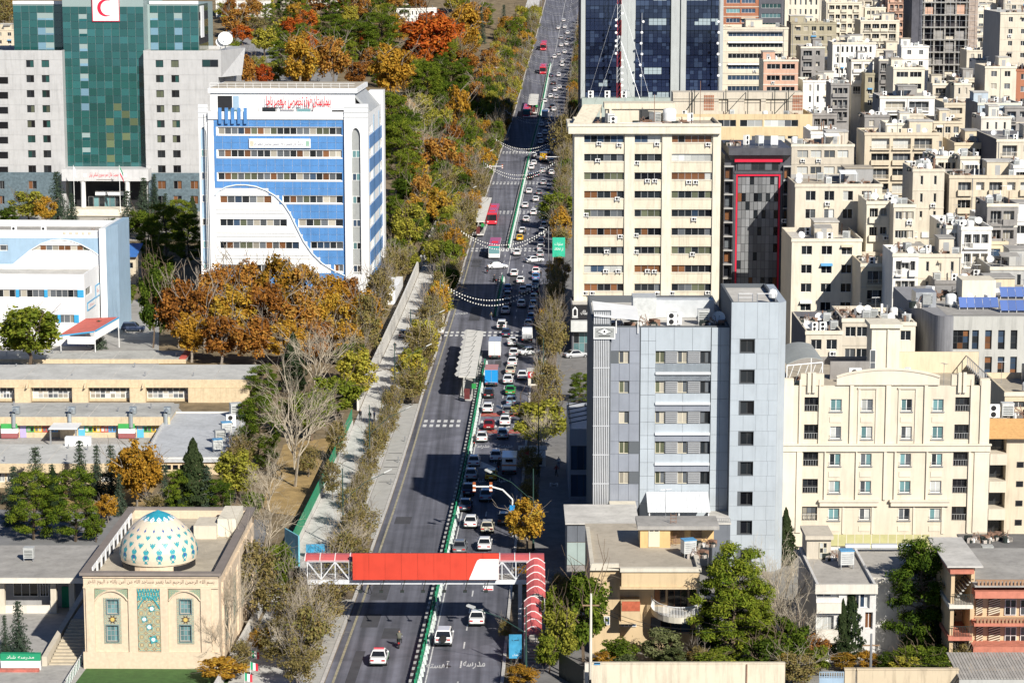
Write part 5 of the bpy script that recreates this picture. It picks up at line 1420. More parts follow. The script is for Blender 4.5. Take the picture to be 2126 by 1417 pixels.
# low blue and white clinic at the left edge
def low_clinic():
 b=Bld('outpatient_clinic','white and pale blue outpatient clinic with shallow arch at the left edge',0,690,radians(-2))
 X=lambda p,y=580,d=0:b.l(p,y,d)[0]
 Z=lambda y,p=150,d=0:b.l(p,y,d)[1]
 x0,x1=X(-80),X(212);H=Z(478);D=16
 arc=[(18,556),(40,538),(62,520),(85,506),(105,499),(125,497),(148,500),(170,508),(190,519),(207,531)]
 ops=[b.rect(57,198,509,520),b.rect(-40,27,509,520),b.rect(20,196,551,560)]
 mb=MB();shell(mb,x1-x0,D,H,[(o[0]-x0,o[1]-x0,o[2],o[3])for o in ops],par=1.2,dep=.3,x0=x0);mb.build('wall',HW,b.root);roof(b,x1-x0,D,H-1.2,ROOF['grey'],x0)
 for o in ops:window(b.root,*o,y=.2,nx=max(3,int((o[1]-o[0])/1.1)),fm='white',pm=('olive','curtain','brown','grey'),rnd=rh)
 pts=[(X(p,y),Z(y,p))for p,y in arc]
 top=Z(494)
 mb=MB()
 for(a,c),(d,e)in zip(pts,pts[1:]):mb.hexa([(a,-.1,c),(d,-.1,e),(d,-.004,e),(a,-.004,c),(a,-.1,top),(d,-.1,top),(d,-.004,top),(a,-.004,top)])
 mb.box(pts[-1][0],x1,-.1,-.004,Z(690),top);zz=Z(556);mb.box(x0,X(-40),-.1,-.004,zz,top);mb.box(X(-40),pts[0][0],-.1,-.004,Z(521),Z(508))if 0 else mb.box(X(-40),pts[0][0],-.1,-.004,zz,Z(521));mb.box(X(-40),pts[0][0],-.1,-.004,Z(508),top)
 mb.build('arched_blue_band',LBLUE,b.root)
 mb=MB();mb.path([(x,-.12,z)for x,z in pts],.1);mb.build('arch_edge',HW,b.root)
 for k in range(5):mb=MB();x=X(134+k*13);mb.box(x,x+.5,-.15,-.0,Z(486),Z(481));mb.build('vent_block',WALL['sand'],b.root)
 a,c=X(210),X(243)
 mb=MB();mb.box(a+.01,a+1.2,-.8,D,-1,H+.4);mb.build('end_pier',HW,b.root)
 mb=MB();mb.hexa([(a+1.21,-.6,-1),(c-.6,5,-1),(c-.6,D,-1),(a+1.21,D,-1),(a+1.21,-.6,H+.6),(c-.6,5,H+.6),(c-.6,D,H+.6),(a+1.21,D,H+.6)]);mb.build('blue_end',LBLUE,b.root)
 for q,(k,px)in enumerate((('condenser',22),('condenser',84),('junk',190))):roofthing(k,tuple(b.w(X(px),4,H-1.2)),('left','middle','right')[q]+' one on the pale blue outpatient clinic roof',0,1)
 yf=-14.0;lx1=b.l(175,600,yf)[0];lx0=b.l(-80,600,yf)[0];LH=b.l(100,569,yf)[1]
 ops=[b.rect(-30,165,601,617,yf),b.rect(108,158,653,670,yf)]
 mb=MB();shell(mb,lx1-lx0,-yf-.9,LH,[(o[0]-lx0,o[1]-lx0,o[2],o[3])for o in ops],right=[(1,6,ops[0][2],ops[0][3])],par=.8,dep=.3,x0=lx0,y0=yf);mb.build('front_block',HW,b.root)
 roof(b,lx1-lx0,-yf-.9,LH-.8,ROOF['pale'],lx0,yf)
 for o in ops:window(b.root,*o,y=yf+.2,nx=max(3,int((o[1]-o[0])/1.05)),fm='white',pm=('grey','dark','curtain'),rnd=rh)
 window(b.root,0,5,ops[0][2],ops[0][3],nx=4,panes=False,pm=('deep',),rnd=rh,xform=lambda p,y,z:((lx1-.15,yf+1,z),(0,0,pi/2)))
 AZ=mat('azure_panel',(.05,.33,.58),.4,.05,1)
 for p,q in((33,40),(92,99),(161,174)):mb=MB();mb.box(b.l(p,609,yf)[0],b.l(q,609,yf)[0],yf-.06,yf-.004,ops[0][2],ops[0][3]);mb.build('azure_panel',AZ,b.root)
 for p,q in((120,126),(154,164)):mb=MB();mb.box(b.l(p,660,yf)[0],b.l(q,660,yf)[0],yf-.06,yf-.004,ops[1][2],ops[1][3]);mb.build('azure_panel',AZ,b.root)
 for za,zb,ya,yb in((.46,.58,2,9),(.56,.74,9.5,13)):
  s=thing('clinic_banner',('long' if ya<5 else 'short')+' blue framed white banner with red lettering on the clinic side wall','banner',tuple(b.w(lx1+.03,yf+ya,LH*za)))
  s.rotation_euler=(0,0,pi/2+b.rz)
  mb=MB();mb.box(0,yb-ya,-.08,0,0,LH*(zb-za));mb.build('frame',AZ,s)
  mb=MB();mb.box(.25,yb-ya-.25,-.1,-.082,.25,LH*(zb-za)-.25);mb.build('board',M['white'],s)
  lettering('درمانگاه',(yb-ya)*.6,LH*(zb-za)*.4,RED,s,loc=((yb-ya)/2,-.11,LH*(zb-za)/2))
 c1=Bld('carport','carport with sloping red roof edged in blue beside the outpatient clinic',128,738,radians(-4))
 L=c1 .l(244,690)[0]
 mb=MB();p=[c1 .l(122,697,0),c1 .l(196,688,0),c1 .l(246,659,9),c1 .l(178,662,9)]
 P=[(p[0][0],0,p[0][1]),(p[1][0],0,p[1][1]),(p[2][0],9,p[2][1]),(p[3][0],9,p[3][1])]
 mb.hexa(P+[(x,y,z+.12)for x,y,z in P]);mb.build('roof',mat('carport_red',(.52,.12,.09),.6,.15,1),c1 .root)
 mb=MB();mb.tube(P[0],P[1],.16,n=4);mb.tube(P[1],P[2],.16,n=4);mb.build('blue_edge',AZ,c1 .root)
 mb=MB();mb.hexa([(P[1][0],.1,P[1][2]-1.6),(P[2][0],8.9,P[2][2]-1.6),(P[2][0],9,P[2][2]-1.6),(P[1][0],.2,P[1][2]-1.6),(P[1][0],.1,P[1][2]-.1),(P[2][0],8.9,P[2][2]-.1),(P[2][0],9,P[2][2]-.1),(P[1][0],.2,P[1][2]-.1)]);mb.box(P[0][0]+1.5,P[1][0],.05,.12,P[0][2]-1.4,P[0][2]-.1);mb.build('side_panel',HW,c1 .root)
 for i,(x,y,z)in enumerate(P):mb=MB();mb.tube((x*.96+.3,y,-1),(x*.96+.3,y,z),.09);mb.build('post',M['white'],c1 .root)
low_clinic()
# school: long low ranges
BR=wallmat('school_brick',(.58,.465,.305),var=.12,nscale=2.5)
def school():
 def range_(label,x0,x1,ybase,yfront,yback,rm,winspec,color=None,D=None,rz=0.0):
  b=Bld('school_building',label,x0,ybase,rz)
  W=b.l(x1,ybase)[0]-b.l(x0,ybase)[0];H=b.l((x0+x1)/2,yfront)[1]
  lo,hi=1,60
  for _ in range(30):
   m=(lo+hi)/2
   if pix(b.w(W/2,m,H))[1]>yback:lo=m
   else:hi=m
  D=lo
  ops=[b.rect(a,c,t,u)for a,c,t,u in winspec]
  mb=MB();shell(mb,W,D,H-.45,ops,par=0,dep=.3);mb.build('wall',BR,b.root)
  mb=MB();mb.box(-.3,W+.3,-1.0,D+.2,H-.45,H);mb.build('roof',rm,b.root)
  mb=MB();q=3.0
  while q<W:mb.box(q,q+.12,-.9,D,H+.002,H+.03);q+=rh.uniform(4,8)
  mb.build('roof_seams',ROOF['pale'],b.root)
  for i in range(5):x,y=rh.uniform(1,W-1),rh.uniform(0,D-.5);mb=MB();mb.tube((x,y,H),(x,y,H+rh.uniform(.3,.8)),.12,n=6,caps=True);mb.build('vent_pipe',M['steel'],b.root)
  mb=MB();mb.box(-.3,W+.3,-1.02,-1.0,H-1.3,H-.02);mb.build('fascia',BR,b.root)
  return b,W,D,H,ops
 SR=mat('school_roof',(.42,.415,.385),.9,.2,.25,stain=.3);SP=mat('school_roof_pale',(.50,.495,.465),.9,.15,.25,stain=.2)
 b,W,D,H,_=range_('low back range of the school with flat grey roof under the plane trees',-60,384,752,743,728,SR,[])
 mb=MB();mb.box(W-.8,W+.32,-1.05,D+.25,H+.003,H+.3);mb.build('red_coping',mat('coping_red',(.45,.09,.07),.7,.2,1),b.root)
 bays=[(-20,33),(68,152),(187,271),(306,392)]
 ws=[(a,c,807,826)for a,c in bays]
 b,W,D,H,ops=range_('second school range with yellow brick bays and white grid windows',-60,522,832,785,757,SP,ws)
 for o in ops:window(b.root,*o,y=.05,nx=8,nz=2,fm='white',pm=('pale','grey','curtain'),fr=.09,rnd=rh)
 for k in range(38):
  x=b.l(-40,797)[0]+k*(W*.9/38)
  if('cl',)not in _WC:mm=MB();mm.box(0,.82,0,.06,0,.55);_WC[('cl',)]=mm.mesh('clerestory_pane',PANE['deep'])
  put('clerestory_pane',_WC[('cl',)],b.root,(x,-.06,b.l(200,811)[1]))
 for a,c in((34,67),(153,186),(272,305),(393,520)):
  mb=MB();mb.box(b.l(a,815)[0],b.l(c,815)[0],-1.4,-.01,-.5,b.l(200,802)[1]);mb.build('brick_bay',BR,b.root)
 for a in(58,178,298):mb=MB();x=b.l(a,790)[0];mb.hexa([(x,-2.2,H-1.2),(x+.3,-2.2,H-1.2),(x+.3,0,H-1.2),(x,0,H-1.2),(x,-1.05,H-.5),(x+.3,-1.05,H-.5),(x+.3,0,H-.5),(x,0,H-.5)]);mb.build('roof_rib',BR,b.root)
 COLW=[mat('window_green',(.10,.42,.10),.5,0),mat('window_yellow',(.80,.52,.02),.5,0),mat('window_red',(.62,.08,.05),.5,0),mat('window_blue',(.08,.36,.75),.5,0)]
 b,W,D,H,ops=range_('third school range with brightly coloured window frames and flag panels',-60,352,908,862,838,SR,[])
 zb,zt=b.l(150,896)[1],b.l(150,876)[1]
 for s0 in(55,176,298):
  for i in range(4):
   a=s0+i*16.5;
   if a>330:continue
   xa=b.l(a,886)[0];window(b.root,xa,xa+1.12,zb,zt,y=-.1,nx=2,nz=2,fm=COLW[i],pm=('pale','grey','dark'),fr=.11,rnd=rh)
 for a in(5,248):
  xa,xc=b.l(a,890)[0],b.l(a+34,890)[0];z0,z1=b.l(150,906)[1],b.l(150,876)[1];h=(z1-z0)/3
  for i,m in enumerate((mat('flag_maroon',(.30,.10,.10),.6,.1,1),HW,mat('flag_green',(.05,.33,.08),.6,.1,1))):mb=MB();mb.box(xa,xc,-1.1,-.01,z0+i*h,z0+(i+1)*h-.01);mb.build('flag_panel',m,b.root)
 for a in(163,285):
  xa=b.l(a,895)[0];mb=MB();mb.box(xa,xa+.95,-.1,-.005,.05,zt);d=mb.build('door',mat('door_blue',(.10,.42,.70),.5,.05,1),b.root)
  mb=MB();mb.box(xa+.15,xa+.8,-.13,-.102,zt-1.1,zt-.2);mb.build('door_pane',PANE['pale'],d)
 xa=b.l(42,895)[0];mb=MB();mb.box(xa,xa+.9,-.1,-.005,.05,zt);mb.build('door',mat('door_lilac',(.42,.36,.62),.5,.05,1),b.root)
 mb=MB();mb.box(b.l(128,890)[0],b.l(160,890)[0],-1.2,-.01,-.5,b.l(150,877)[1]);mb.build('brick_bay',BR,b.root)
 for k in range(24):
  if('cl2',)not in _WC:mm=MB();mm.box(0,.7,0,.06,0,.62);_WC[('cl2',)]=mm.mesh('clerestory_pane',PANE['deep'])
  put('clerestory_pane',_WC[('cl2',)],b.root,(b.l(-40,870)[0]+k*1.12,-.07,b.l(150,873)[1]))
 for nm,px in(('left',31),('middle',147),('right',274),('far right',346)):
  t=thing('roof_duct','galvanised air duct, %s one at the eaves of the coloured school range'%nm,'duct',tuple(b.w(b.l(px,860)[0],-1.1,H)))
  mb=MB();mb.tube((0,0,-1.6),(0,0,.5),.32,n=8);mb.tube((0,0,.45),(0,1.8,.75),.32,n=8);mb.box(-.5,.5,1.6,2.6,.1,1.1);mb.build('duct',mat('duct_metal',(.38,.42,.44),.4,.1,1,metal=.5),t)
 b=Bld('school_hall','flat grey roofed school hall at the end of the ranges',300,985)
 P=[at(300,985),at(468,985)];H=b.l(400,952)[1];W=b.l(462,970)[0]
 lo,hi=1,60
 for _ in range(30):
  m=(lo+hi)/2
  if pix(b.w(W/2,m,H))[1]>857:lo=m
  else:hi=m
 D=lo;sx=b.l(352,857,D)[0];ex=b.l(512,857,D)[0]
 pts=[(0,0),(W,0),(ex,D),(sx,D)]
 mb=MB();mb.prism(pts,-1,H-.4,top=False);mb.build('wall',BR,b.root)
 mb=MB();mb.prism([(-.4,-.4),(W+.4,-.4),(ex+.4,D+.4),(sx-.4,D+.4)],H-.4,H);mb.build('roof',mat('hall_roof',(.46,.475,.49),.9,.12,.25,stain=.25),b.root)
 mb=MB()
 for(a,c),(d,e)in zip(pts,pts[1:]+pts[:1]):mb.tube((a,c,H+.12),(d,e,H+.12),.16,n=4)
 mb.build('parapet',mat('parapet_pale',(.6,.59,.56),.8,.1,1),b.root)
 for q,(px,py,s_)in enumerate(((497,868,1.5),(482,888,1.4),(475,905,1.3),(457,922,1.3),(455,938,1.2))):
  x=b.l(px,py,0);
  dy=D*(952-py)/(952-857);xx=b.l(px,py,dy)[0]
  roofthing(('cooler','condenser','bluecooler','cooler','bluecooler')[q],tuple(b.w(min(xx,W-1.2+(ex-W)*dy/D),dy,H)),'number %s from the back along the school hall roof edge'%('one','two','three','four','five')[q],.3,s_)
 ws=[(a,a+24,978,1000)for a in(-14,14,105,210)]
 b,W,D,H,ops=range_('front school range with pale roof behind the spruces',-60,296,1012,958,922,SP,ws)
 for o in ops:window(b.root,*o,y=.05,nx=4,nz=2,fm='white',pm=('pale','grey'),fr=.09,rnd=rh)
 for k in range(30):
  put('clerestory_pane',_WC[('cl2',)],b.root,(b.l(-40,970)[0]+k*.95,-.07,b.l(150,974)[1]))
 mb=MB();mb.box(b.l(105,915,0)[0],b.l(160,915,0)[0],D-1,D+.15,H+.003,H+1.2);mb.build('roof_upstand',HW,b.root)
 wk=Bld('covered_walk','pale roofed covered walk between the school ranges',102,925)
 mb=MB();L=wk.l(160,915)[0];mb.box(0,L,0,4,2.4,2.6);mb.build('roof',HW,wk.root)
 for x in(.2,L-.2):mb=MB();mb.box(x-.1,x+.1,.2,.4,-.2,2.4);mb.build('post',M['steel'],wk.root)
school()
# mosque with tiled dome
def mosque():
 b=Bld('mosque','sand brick mosque with turquoise patterned dome and tiled windows',178,1386,radians(-1.0))
 X=lambda p,y=1290:b.l(p,y)[0]
 Z=lambda y,p=316:b.l(p,y)[1]
 W=X(455);H=Z(1193);D=27.0
 MS=wallmat('mosque_brick',(.62,.50,.365),var=.10,nscale=3.0,stain=.12);CP=mat('mosque_coping',(.21,.18,.16),.8,.1,1)
 TI=mat('tile_teal',(.05,.30,.33),.35,.25,6);TB=mat('tile_blue',(.05,.12,.33),.35,.2,6)
 def tile_pattern(name,base,dark,sc_=3.2):
  m=bpy.data.materials.new(name);m.use_nodes=True;n=m.node_tree.nodes;L=m.node_tree.links;bs=n['Principled BSDF'];bs.inputs['Roughness'].default_value=.4
  tc=n.new('ShaderNodeTexCoord');vo=n.new('ShaderNodeTexVoronoi');vo.inputs['Scale'].default_value=sc_;vo.inputs['Randomness'].default_value=.0;L.new(tc.outputs['Object'],vo.inputs['Vector'])
  w1=n.new('ShaderNodeMath');w1 .operation='SINE';w2=n.new('ShaderNodeMath');w2 .operation='MULTIPLY';w2 .inputs[1].default_value=19;L.new(vo.outputs['Distance'],w2 .inputs[0]);L.new(w2 .outputs[0],w1 .inputs[0]);w3=n.new('ShaderNodeMath');w3 .operation='MULTIPLY_ADD';w3 .inputs[1].default_value=.5;w3 .inputs[2].default_value=.5;L.new(w1 .outputs[0],w3 .inputs[0])
  cr=n.new('ShaderNodeValToRGB');L.new(w3 .outputs[0],cr.inputs[0]);e=cr.color_ramp.elements;e[0].position=.10;e[0].color=(*dark,1);e[1].position=.22;e[1].color=(*base,1);k=e.new(.75);k.color=(.62,.47,.20,1);k=e.new(.9);k.color=(.05,.25,.30,1)
  L.new(cr.outputs[0],bs.inputs['Base Color']);return m
 PT=tile_pattern('tile_star',(.62,.50,.28),(.09,.08,.09),1.25);PB=tile_pattern('tile_border',(.52,.47,.36),(.15,.18,.18),2.4);PG=tile_pattern('tile_spandrel',(.30,.34,.24),(.04,.20,.16),4.0)
 wins=[b.rect(a,c,t,u)for a,c in((222,246),(374,397))for t,u in((1244,1273),(1297,1330))]
 mb=MB();shell(mb,W,D,H,wins,par=0,dep=.3);mb.build('wall',MS,b.root)
 mb=MB()
 mb.box(-.3,W+.3,-.35,.5,H,H+.28);mb.box(-.3,.5,.5,D,H,H+.28);mb.box(W-.5,W+.3,.5,D,H,H+.28);mb.box(-.3,W+.3,D,D+.5,H,H+.28);mb.build('coping',CP,b.root)
 mb=MB();mb.quad((.5,.5,H-.9),(W-.5,.5,H-.9),(W-.5,D,H-.9),(.5,D,H-.9));mb.build('roof',ROOF['tan'],b.root)
 mb=MB();zf0,zf1=Z(1217),Z(1198);mb.box(-.02,W+.02,-.16,-.003,zf0-.15,zf0);mb.box(-.02,W+.02,-.16,-.003,zf1,zf1+.12);mb.box(-.15,W+.15,-.22,-.003,-1,Z(1352));mb.build('mouldings',MS,b.root)
 lettering('بسم الله الرحمن الرحیم انما یعمر مساجد الله من آمن بالله و الیوم الآخر'.replace('الله','الله').replace('ح','ح'),W*.94,(zf1-zf0)*.72,mat('letter_brown',(.09,.06,.04),.7,0),b.root,'frieze_lettering',0,None,(W/2,-.012,(zf0+zf1)/2))
 for a,c in((180,198),(268,286),(334,350),(418,440)):
  mb=MB();mb.box(X(a),X(c),-.2,-.003,Z(1352),Z(1220));mb.build('pilaster',MS,b.root)
 for a,c in((199,266),(352,417)):
  x0,x1,zs,zt=X(a),X(c),Z(1245),Z(1222)
  n=12;cx=(x0+x1)/2
  arc=[(x1+(x0-x1)*i/n,zs+(zt-.15-zs)*sin(pi*i/n)**.7)for i in range(n+1)]
  for half in(0,1):
   seg=arc[:n//2+1]if half==0 else arc[n//2:]
   corner=(x1,zt)if half==0 else(x0,zt)
   mb=MB();mb.slabxz([corner]+seg if half==1 else[corner]+seg,-.14,-.003);mb.build('tiled_spandrel',PG,b.root)
  mb=MB();mb.path([(x,-.12,z)for x,z in arc],.09);mb.build('arch_rib',MS,b.root)
 x0,x1=X(287),X(333);mb=MB();mb.box(x0,x1,-.1,-.003,Z(1350),Z(1221));mb.build('tile_panel',PT,b.root)
 mb=MB();zt,zs=Z(1221),Z(1245)
 for i in range(8):mb.tube((x0+(x1-x0)*i/8,-.13,zt),(x0+(x1-x0)*(i+1)/8,-.13,zs+.2*(i%2)),.06,n=4);mb.tube((x0+(x1-x0)*(i+1)/8,-.13,zt),(x0+(x1-x0)*i/8,-.13,zs+.2*(i%2)),.06,n=4)
 mb.path([(x0+(x1-x0)*i/12,-.14,Z(1262)+(zs+.4-Z(1262))*sin(pi*i/12))for i in range(13)],.07);mb.build('tile_lattice',TI,b.root)
 for i,(px,py)in enumerate(((316,1262),(310,1300),(318,1326),(300,1284))):
  mb=MB();c=(X(px),Z(py));r_=.40 if i!=2 else.5
  for k in range(2):mb.poly([(c[0]+r_*cos(q*pi/4+k*.39)*(1 if q%2 else.62),-.112-k*.004,c[1]+r_*sin(q*pi/4+k*.39)*(1 if q%2 else.62))for q in range(8)],k)
  mb.poly([(c[0]+.2*cos(q*pi/4),-.124,c[1]+.2*sin(q*pi/4))for q in range(8)],2);mb.build('tile_star',[MATS['letter_brown'],TI,HW],b.root)
 for a,c in((216,252),(368,403)):
  xa,xc=X(a),X(c);mb=MB()
  zs_=sorted([Z(1335),Z(1297)+.0,Z(1273),Z(1240)])
  mb.facade(xa,xc,Z(1335),Z(1240),[o for o in wins if xa-.1<o[0]<xc],-.06,.055);mb.build('tiled_surround',PB,b.root)
  mb=MB();c0=((xa+xc)/2,Z(1285));
  mb.poly([(c0[0]+.5*cos(q*pi/8)*(1 if q%2 else.55),-.07,c0[1]+.5*sin(q*pi/8)*(1 if q%2 else.55))for q in range(16)],0);mb.poly([(c0[0]+.22*cos(q*pi/4),-.08,c0[1]+.22*sin(q*pi/4))for q in range(8)],1);mb.build('rosette',[MATS['letter_brown'],mat('tile_gold',(.55,.40,.12),.4,.2,5)],b.root)
 for o in wins:
  window(b.root,*o,y=.12,nx=3,nz=3,fm='alu',pm=('teal',),fr=.05,rnd=rh)
  mb=MB();t=.08
  for q in((o[0]-t,o[1]+t,o[2]-t,o[2]),(o[0]-t,o[1]+t,o[3],o[3]+t),(o[0]-t,o[0],o[2],o[3]),(o[1],o[1]+t,o[2],o[3])):mb.box(q[0],q[1],-.12,-.0,q[2],q[3])
  mb.build('window_surround',mat('surround_teal',(.13,.19,.20),.5,.2,4),b.root)
 for k in range(4):
  y0=2+k*6.2;mb=MB();mb.box(W+.004,W+.22,y0,y0+.8,-1,H-1.2);mb.box(W+.004,W+.22,y0+5.0,y0+5.8,-1,H-1.2);mb.box(W+.004,W+.22,y0+.8,y0+5.0,H-2.2,H-1.2);mb.build('side_bay',MS,b.root)
  mb=MB();mb.box(W+.005,W+.06,y0+1.6,y0+4.2,1.5,H-3);mb.build('side_lattice',PB,b.root)
 for k in range(10):
  y0=2.0+k*2.3;mb=MB();mb.box(.5,.62,y0,y0+1.9,H-.9,H+.25);mb.box(.62,.66,y0+.5,y0+1.3,H-.85,H-.15,1);mb.build('parapet_arch',[HW,M['black']],b.root)
 cx,_=b.l(330,1150,7.6);cy=7.6;r_=(b.l(408,1150,cy)[0]-b.l(252,1150,cy)[0])/2;zd=H-.9
 dr=MB();zb=b.l(330,1176,cy-r_)[1];dr.lathe([(r_*.95,0),(r_*.95,zb-zd)],32,(cx,cy,zd));dm=dr.build('drum',MS,b.root)
 for i in range(28):
  a=pi+pi*(i+.5)/28*1.0
  if 8<i<19:continue
  ww=MB();ww.box(-.2,.2,-.06,.0,zb-zd-1.1,zb-zd-.15);o=ww.build('drum_window',M['black'],b.root);o.location=(cx+(r_*.95+.01)*cos(a),cy+(r_*.95+.01)*sin(a),zd);o.rotation_euler.z=a+pi/2
 h=b.l(330,1063,cy)[1]-zb
 prof=[(r_*1.0,0),(r_*1.03,.35),(r_*1.02,.9)]
 h*=1.05;_p=((0,1.0),(.12,1.03),(.25,1.02),(.4,.955),(.55,.835),(.7,.66),(.8,.51),(.88,.36),(.94,.21),(.98,.09),(1.001,0));prof=[(r_*next(r0+(r1-r0)*(t-t0)/(t1-t0)for(t0,r0),(t1,r1)in zip(_p,_p[1:])if t0<=t<=t1),h*t)for t in[i/25 for i in range(26)]]
 dmb=MB();dmb.lathe(prof,48,(cx,cy,zb));dome=smooth(dmb.build('dome',mat('dome_cream',(.66,.565,.43),.35,.06,3),b.root))
 def rad(t):
  z=h*t
  for(a,c),(d,e)in zip(prof,prof[1:]):
   if c<=z<=e and e>c:return a+(d-a)*(z-c)/(e-c)
  return 0
 def motif(t0,dz,da,n,shape_,mi,off=.02,ph=0):
  mm=MB()
  for i in range(n):
   a0=2*pi*i/n+ph
   for poly_ in shape_:
    P=[]
    for u,v in poly_:
     t=t0+v*dz/h;rr=rad(t)+off;a=a0+u*da/max(.5,rad(t0));P.append((cx+rr*cos(a),cy+rr*sin(a),zb+h*t))
    mm.poly(P,mi)
  return mm
 vase=[[(-.3,-1),(.3,-1),(.1,-.75),(-.1,-.75)],[(-.35,-.6),(0,-.8),(.35,-.6),(.5,-.2),(.25,.1),(-.25,.1),(-.5,-.2)],[(-.25,.15),(.25,.15),(.45,.5),(.2,.75),(0,.6),(-.2,.75),(-.45,.5)],[(-.1,.7),(.1,.7),(0,1.05)]]
 leaf=[[(-.5,.1),(-.15,-.35),(0,-.6),(.15,-.35),(.5,.1),(.25,.15),(0,.5),(-.25,.15)],[(-.55,.35),(-.3,.1),(-.2,.5)],[(.55,.35),(.2,.5),(.3,.1)]]
 dia=[[(-.3,0),(0,-.5),(.3,0),(0,.5)],[(-.1,.5),(.1,.5),(0,.75)]]
 for(t0,dz,da,n,shp,mi,ph)in((.22,.8,.72,18,vase,0,0),(.42,.5,.62,18,leaf,0,.17),(.565,.4,.55,18,leaf,0,0),(.68,.34,.36,18,dia,1,.17)):
  motif(t0,dz,da,n,shp,0,.02,ph).build('tile_motifs',TI if mi==0 else TB,dome,kind='stuff')
  motif(t0,dz*.5,da*.45,n,[shp[min(1,len(shp)-1)]],0,.035,ph).build('tile_motif_hearts',TB if mi==0 else TI,dome,kind='stuff')
 cap=MB();kk=[i/12 for i in range(13)]
 cap.lathe([(rad(.84)+.02,h*.84)]+[(rad(t)+.02,h*t)for t in(.87,.9,.93,.96,.98)]+[(.02,h+.03)],32,(cx,cy,zb));cap.build('tiled_cap',mat('cap_teal',(.03,.27,.36),.3,.2,4),dome)
 motif(.86,.32,.42,14,[[(-.6,0),(0,-.7),(.6,0),(0,.7)]],0,.04,0).build('cap_diamonds',HW,dome,kind='stuff')
 mb=MB();mb.box(W*.62,W*.8,18,22,H-.9,H+.5,0);mb.box(W*.8,W-.7,19,25,H-.9,H+1.0,1);mb.build('roof_block',[WALL['sand'],WALL['ivory']],b.root)
 s=Bld('stone_stair','broad stone stair between the low hall and the mosque wall',95,1380)
 L=b.w(0,0,0).x-s.P.x-.3
 for i in range(14):
  if('st',0)not in _WC:mm=MB();mm.box(0,L-.6,0,.62,-.6,0);_WC[('st',0)]=mm.mesh('step',mat('step_stone',(.46,.40,.30),.85,.12,2))
  put('step',_WC[('st',0)],s.root,(.3+i*.06,i*.62,.16*(i+1)))
 mb=MB();mb.box(1.2,L-.3,14*.62,20,-.6,2.3);mb.build('landing',WALL['grey'],s.root)
 mb=MB();mb.hexa([(-.3,-.4,-.5),(.2,-.4,-.5),(1.5,22,-.5),(.9,22,-.5),(-.3,-.4,1.0),(.2,-.4,1.0),(1.5,22,3.4),(.9,22,3.4)]);mb.build('stair_wall',WALL['beige'],s.root)
mosque()
def low_hall():
 b=Bld('low_hall','low flat roofed hall with open veranda left of the mosque',-60,1272)
 W=b.l(183,1272)[0]-b.l(-60,1272)[0];H=b.l(90,1190)[1]
 lo,hi=1,60
 for _ in range(30):
  m=(lo+hi)/2
  if pix(b.w(W/2,m,H))[1]>1131:lo=m
  else:hi=m
 D=lo
 mb=MB();mb.box(-.4,W+.1,-1.6,D,H-.5,H,0);mb.build('roof',ROOF['grey'],b.root)
 mb=MB();mb.box(-.42,W+.12,-1.66,-1.605,H-.62,H-.05);mb.build('fascia',WALL['stone'],b.root)
 mb=MB();mb.box(0,W-2,2.5,D-.3,-1,H-.52);mb.build('wall',WALL['grey'],b.root)
 for px in(5,112,150):
  x=b.l(px,1240)[0];mb=MB();mb.box(x-.3,x+.3,-.3,.3,-1,H-.52);mb.build('veranda_post',WALL['sand'],b.root)
 mb=MB();mb.box(0,b.l(112,1260)[0],-.1,.1,-1,.9);mb.build('veranda_wall',WALL['stone'],b.root)
 for i,(a,c)in enumerate(((18,70),(74,92),(96,108))):window(b.root,b.l(a,1230)[0],b.l(c,1230)[0],1.2,3.0,y=2.4,nx=3,fm='white',pm=('deep','dark'),rnd=rh)
 mb=MB();x=b.l(120,1240)[0];mb.box(x,x+1.4,2.3,2.45,0,2.3);mb.build('green_door',M['green'],b.root)
 roofthing('cooler',tuple(b.w(b.l(39,1160)[0],D*.45,H)),'alone on the low hall roof left of the mosque',0,1.0)
 t=Bld('lettered_wall','low white wall with green band of white lettering in the yard',2,1390)
 L=t.l(84,1390)[0];mb=MB();mb.box(0,L,0,.5,-.3,.95);mb.build('wall',HW,t.root);mb=MB();mb.box(-.02,L+.02,-.03,.53,.95,1.65);mb.build('green_band',M['green'],t.root)
 lettering('مدرسه شاد',L*.7,.42,M['white'],t.root,loc=(L/2,-.045,1.3));mb=MB();mb.box(0,L,-.9,-.4,-.3,.35);mb.build('red_bench',mat('bench_red',(.42,.13,.10),.7,.3,2),t.root)
low_hall()
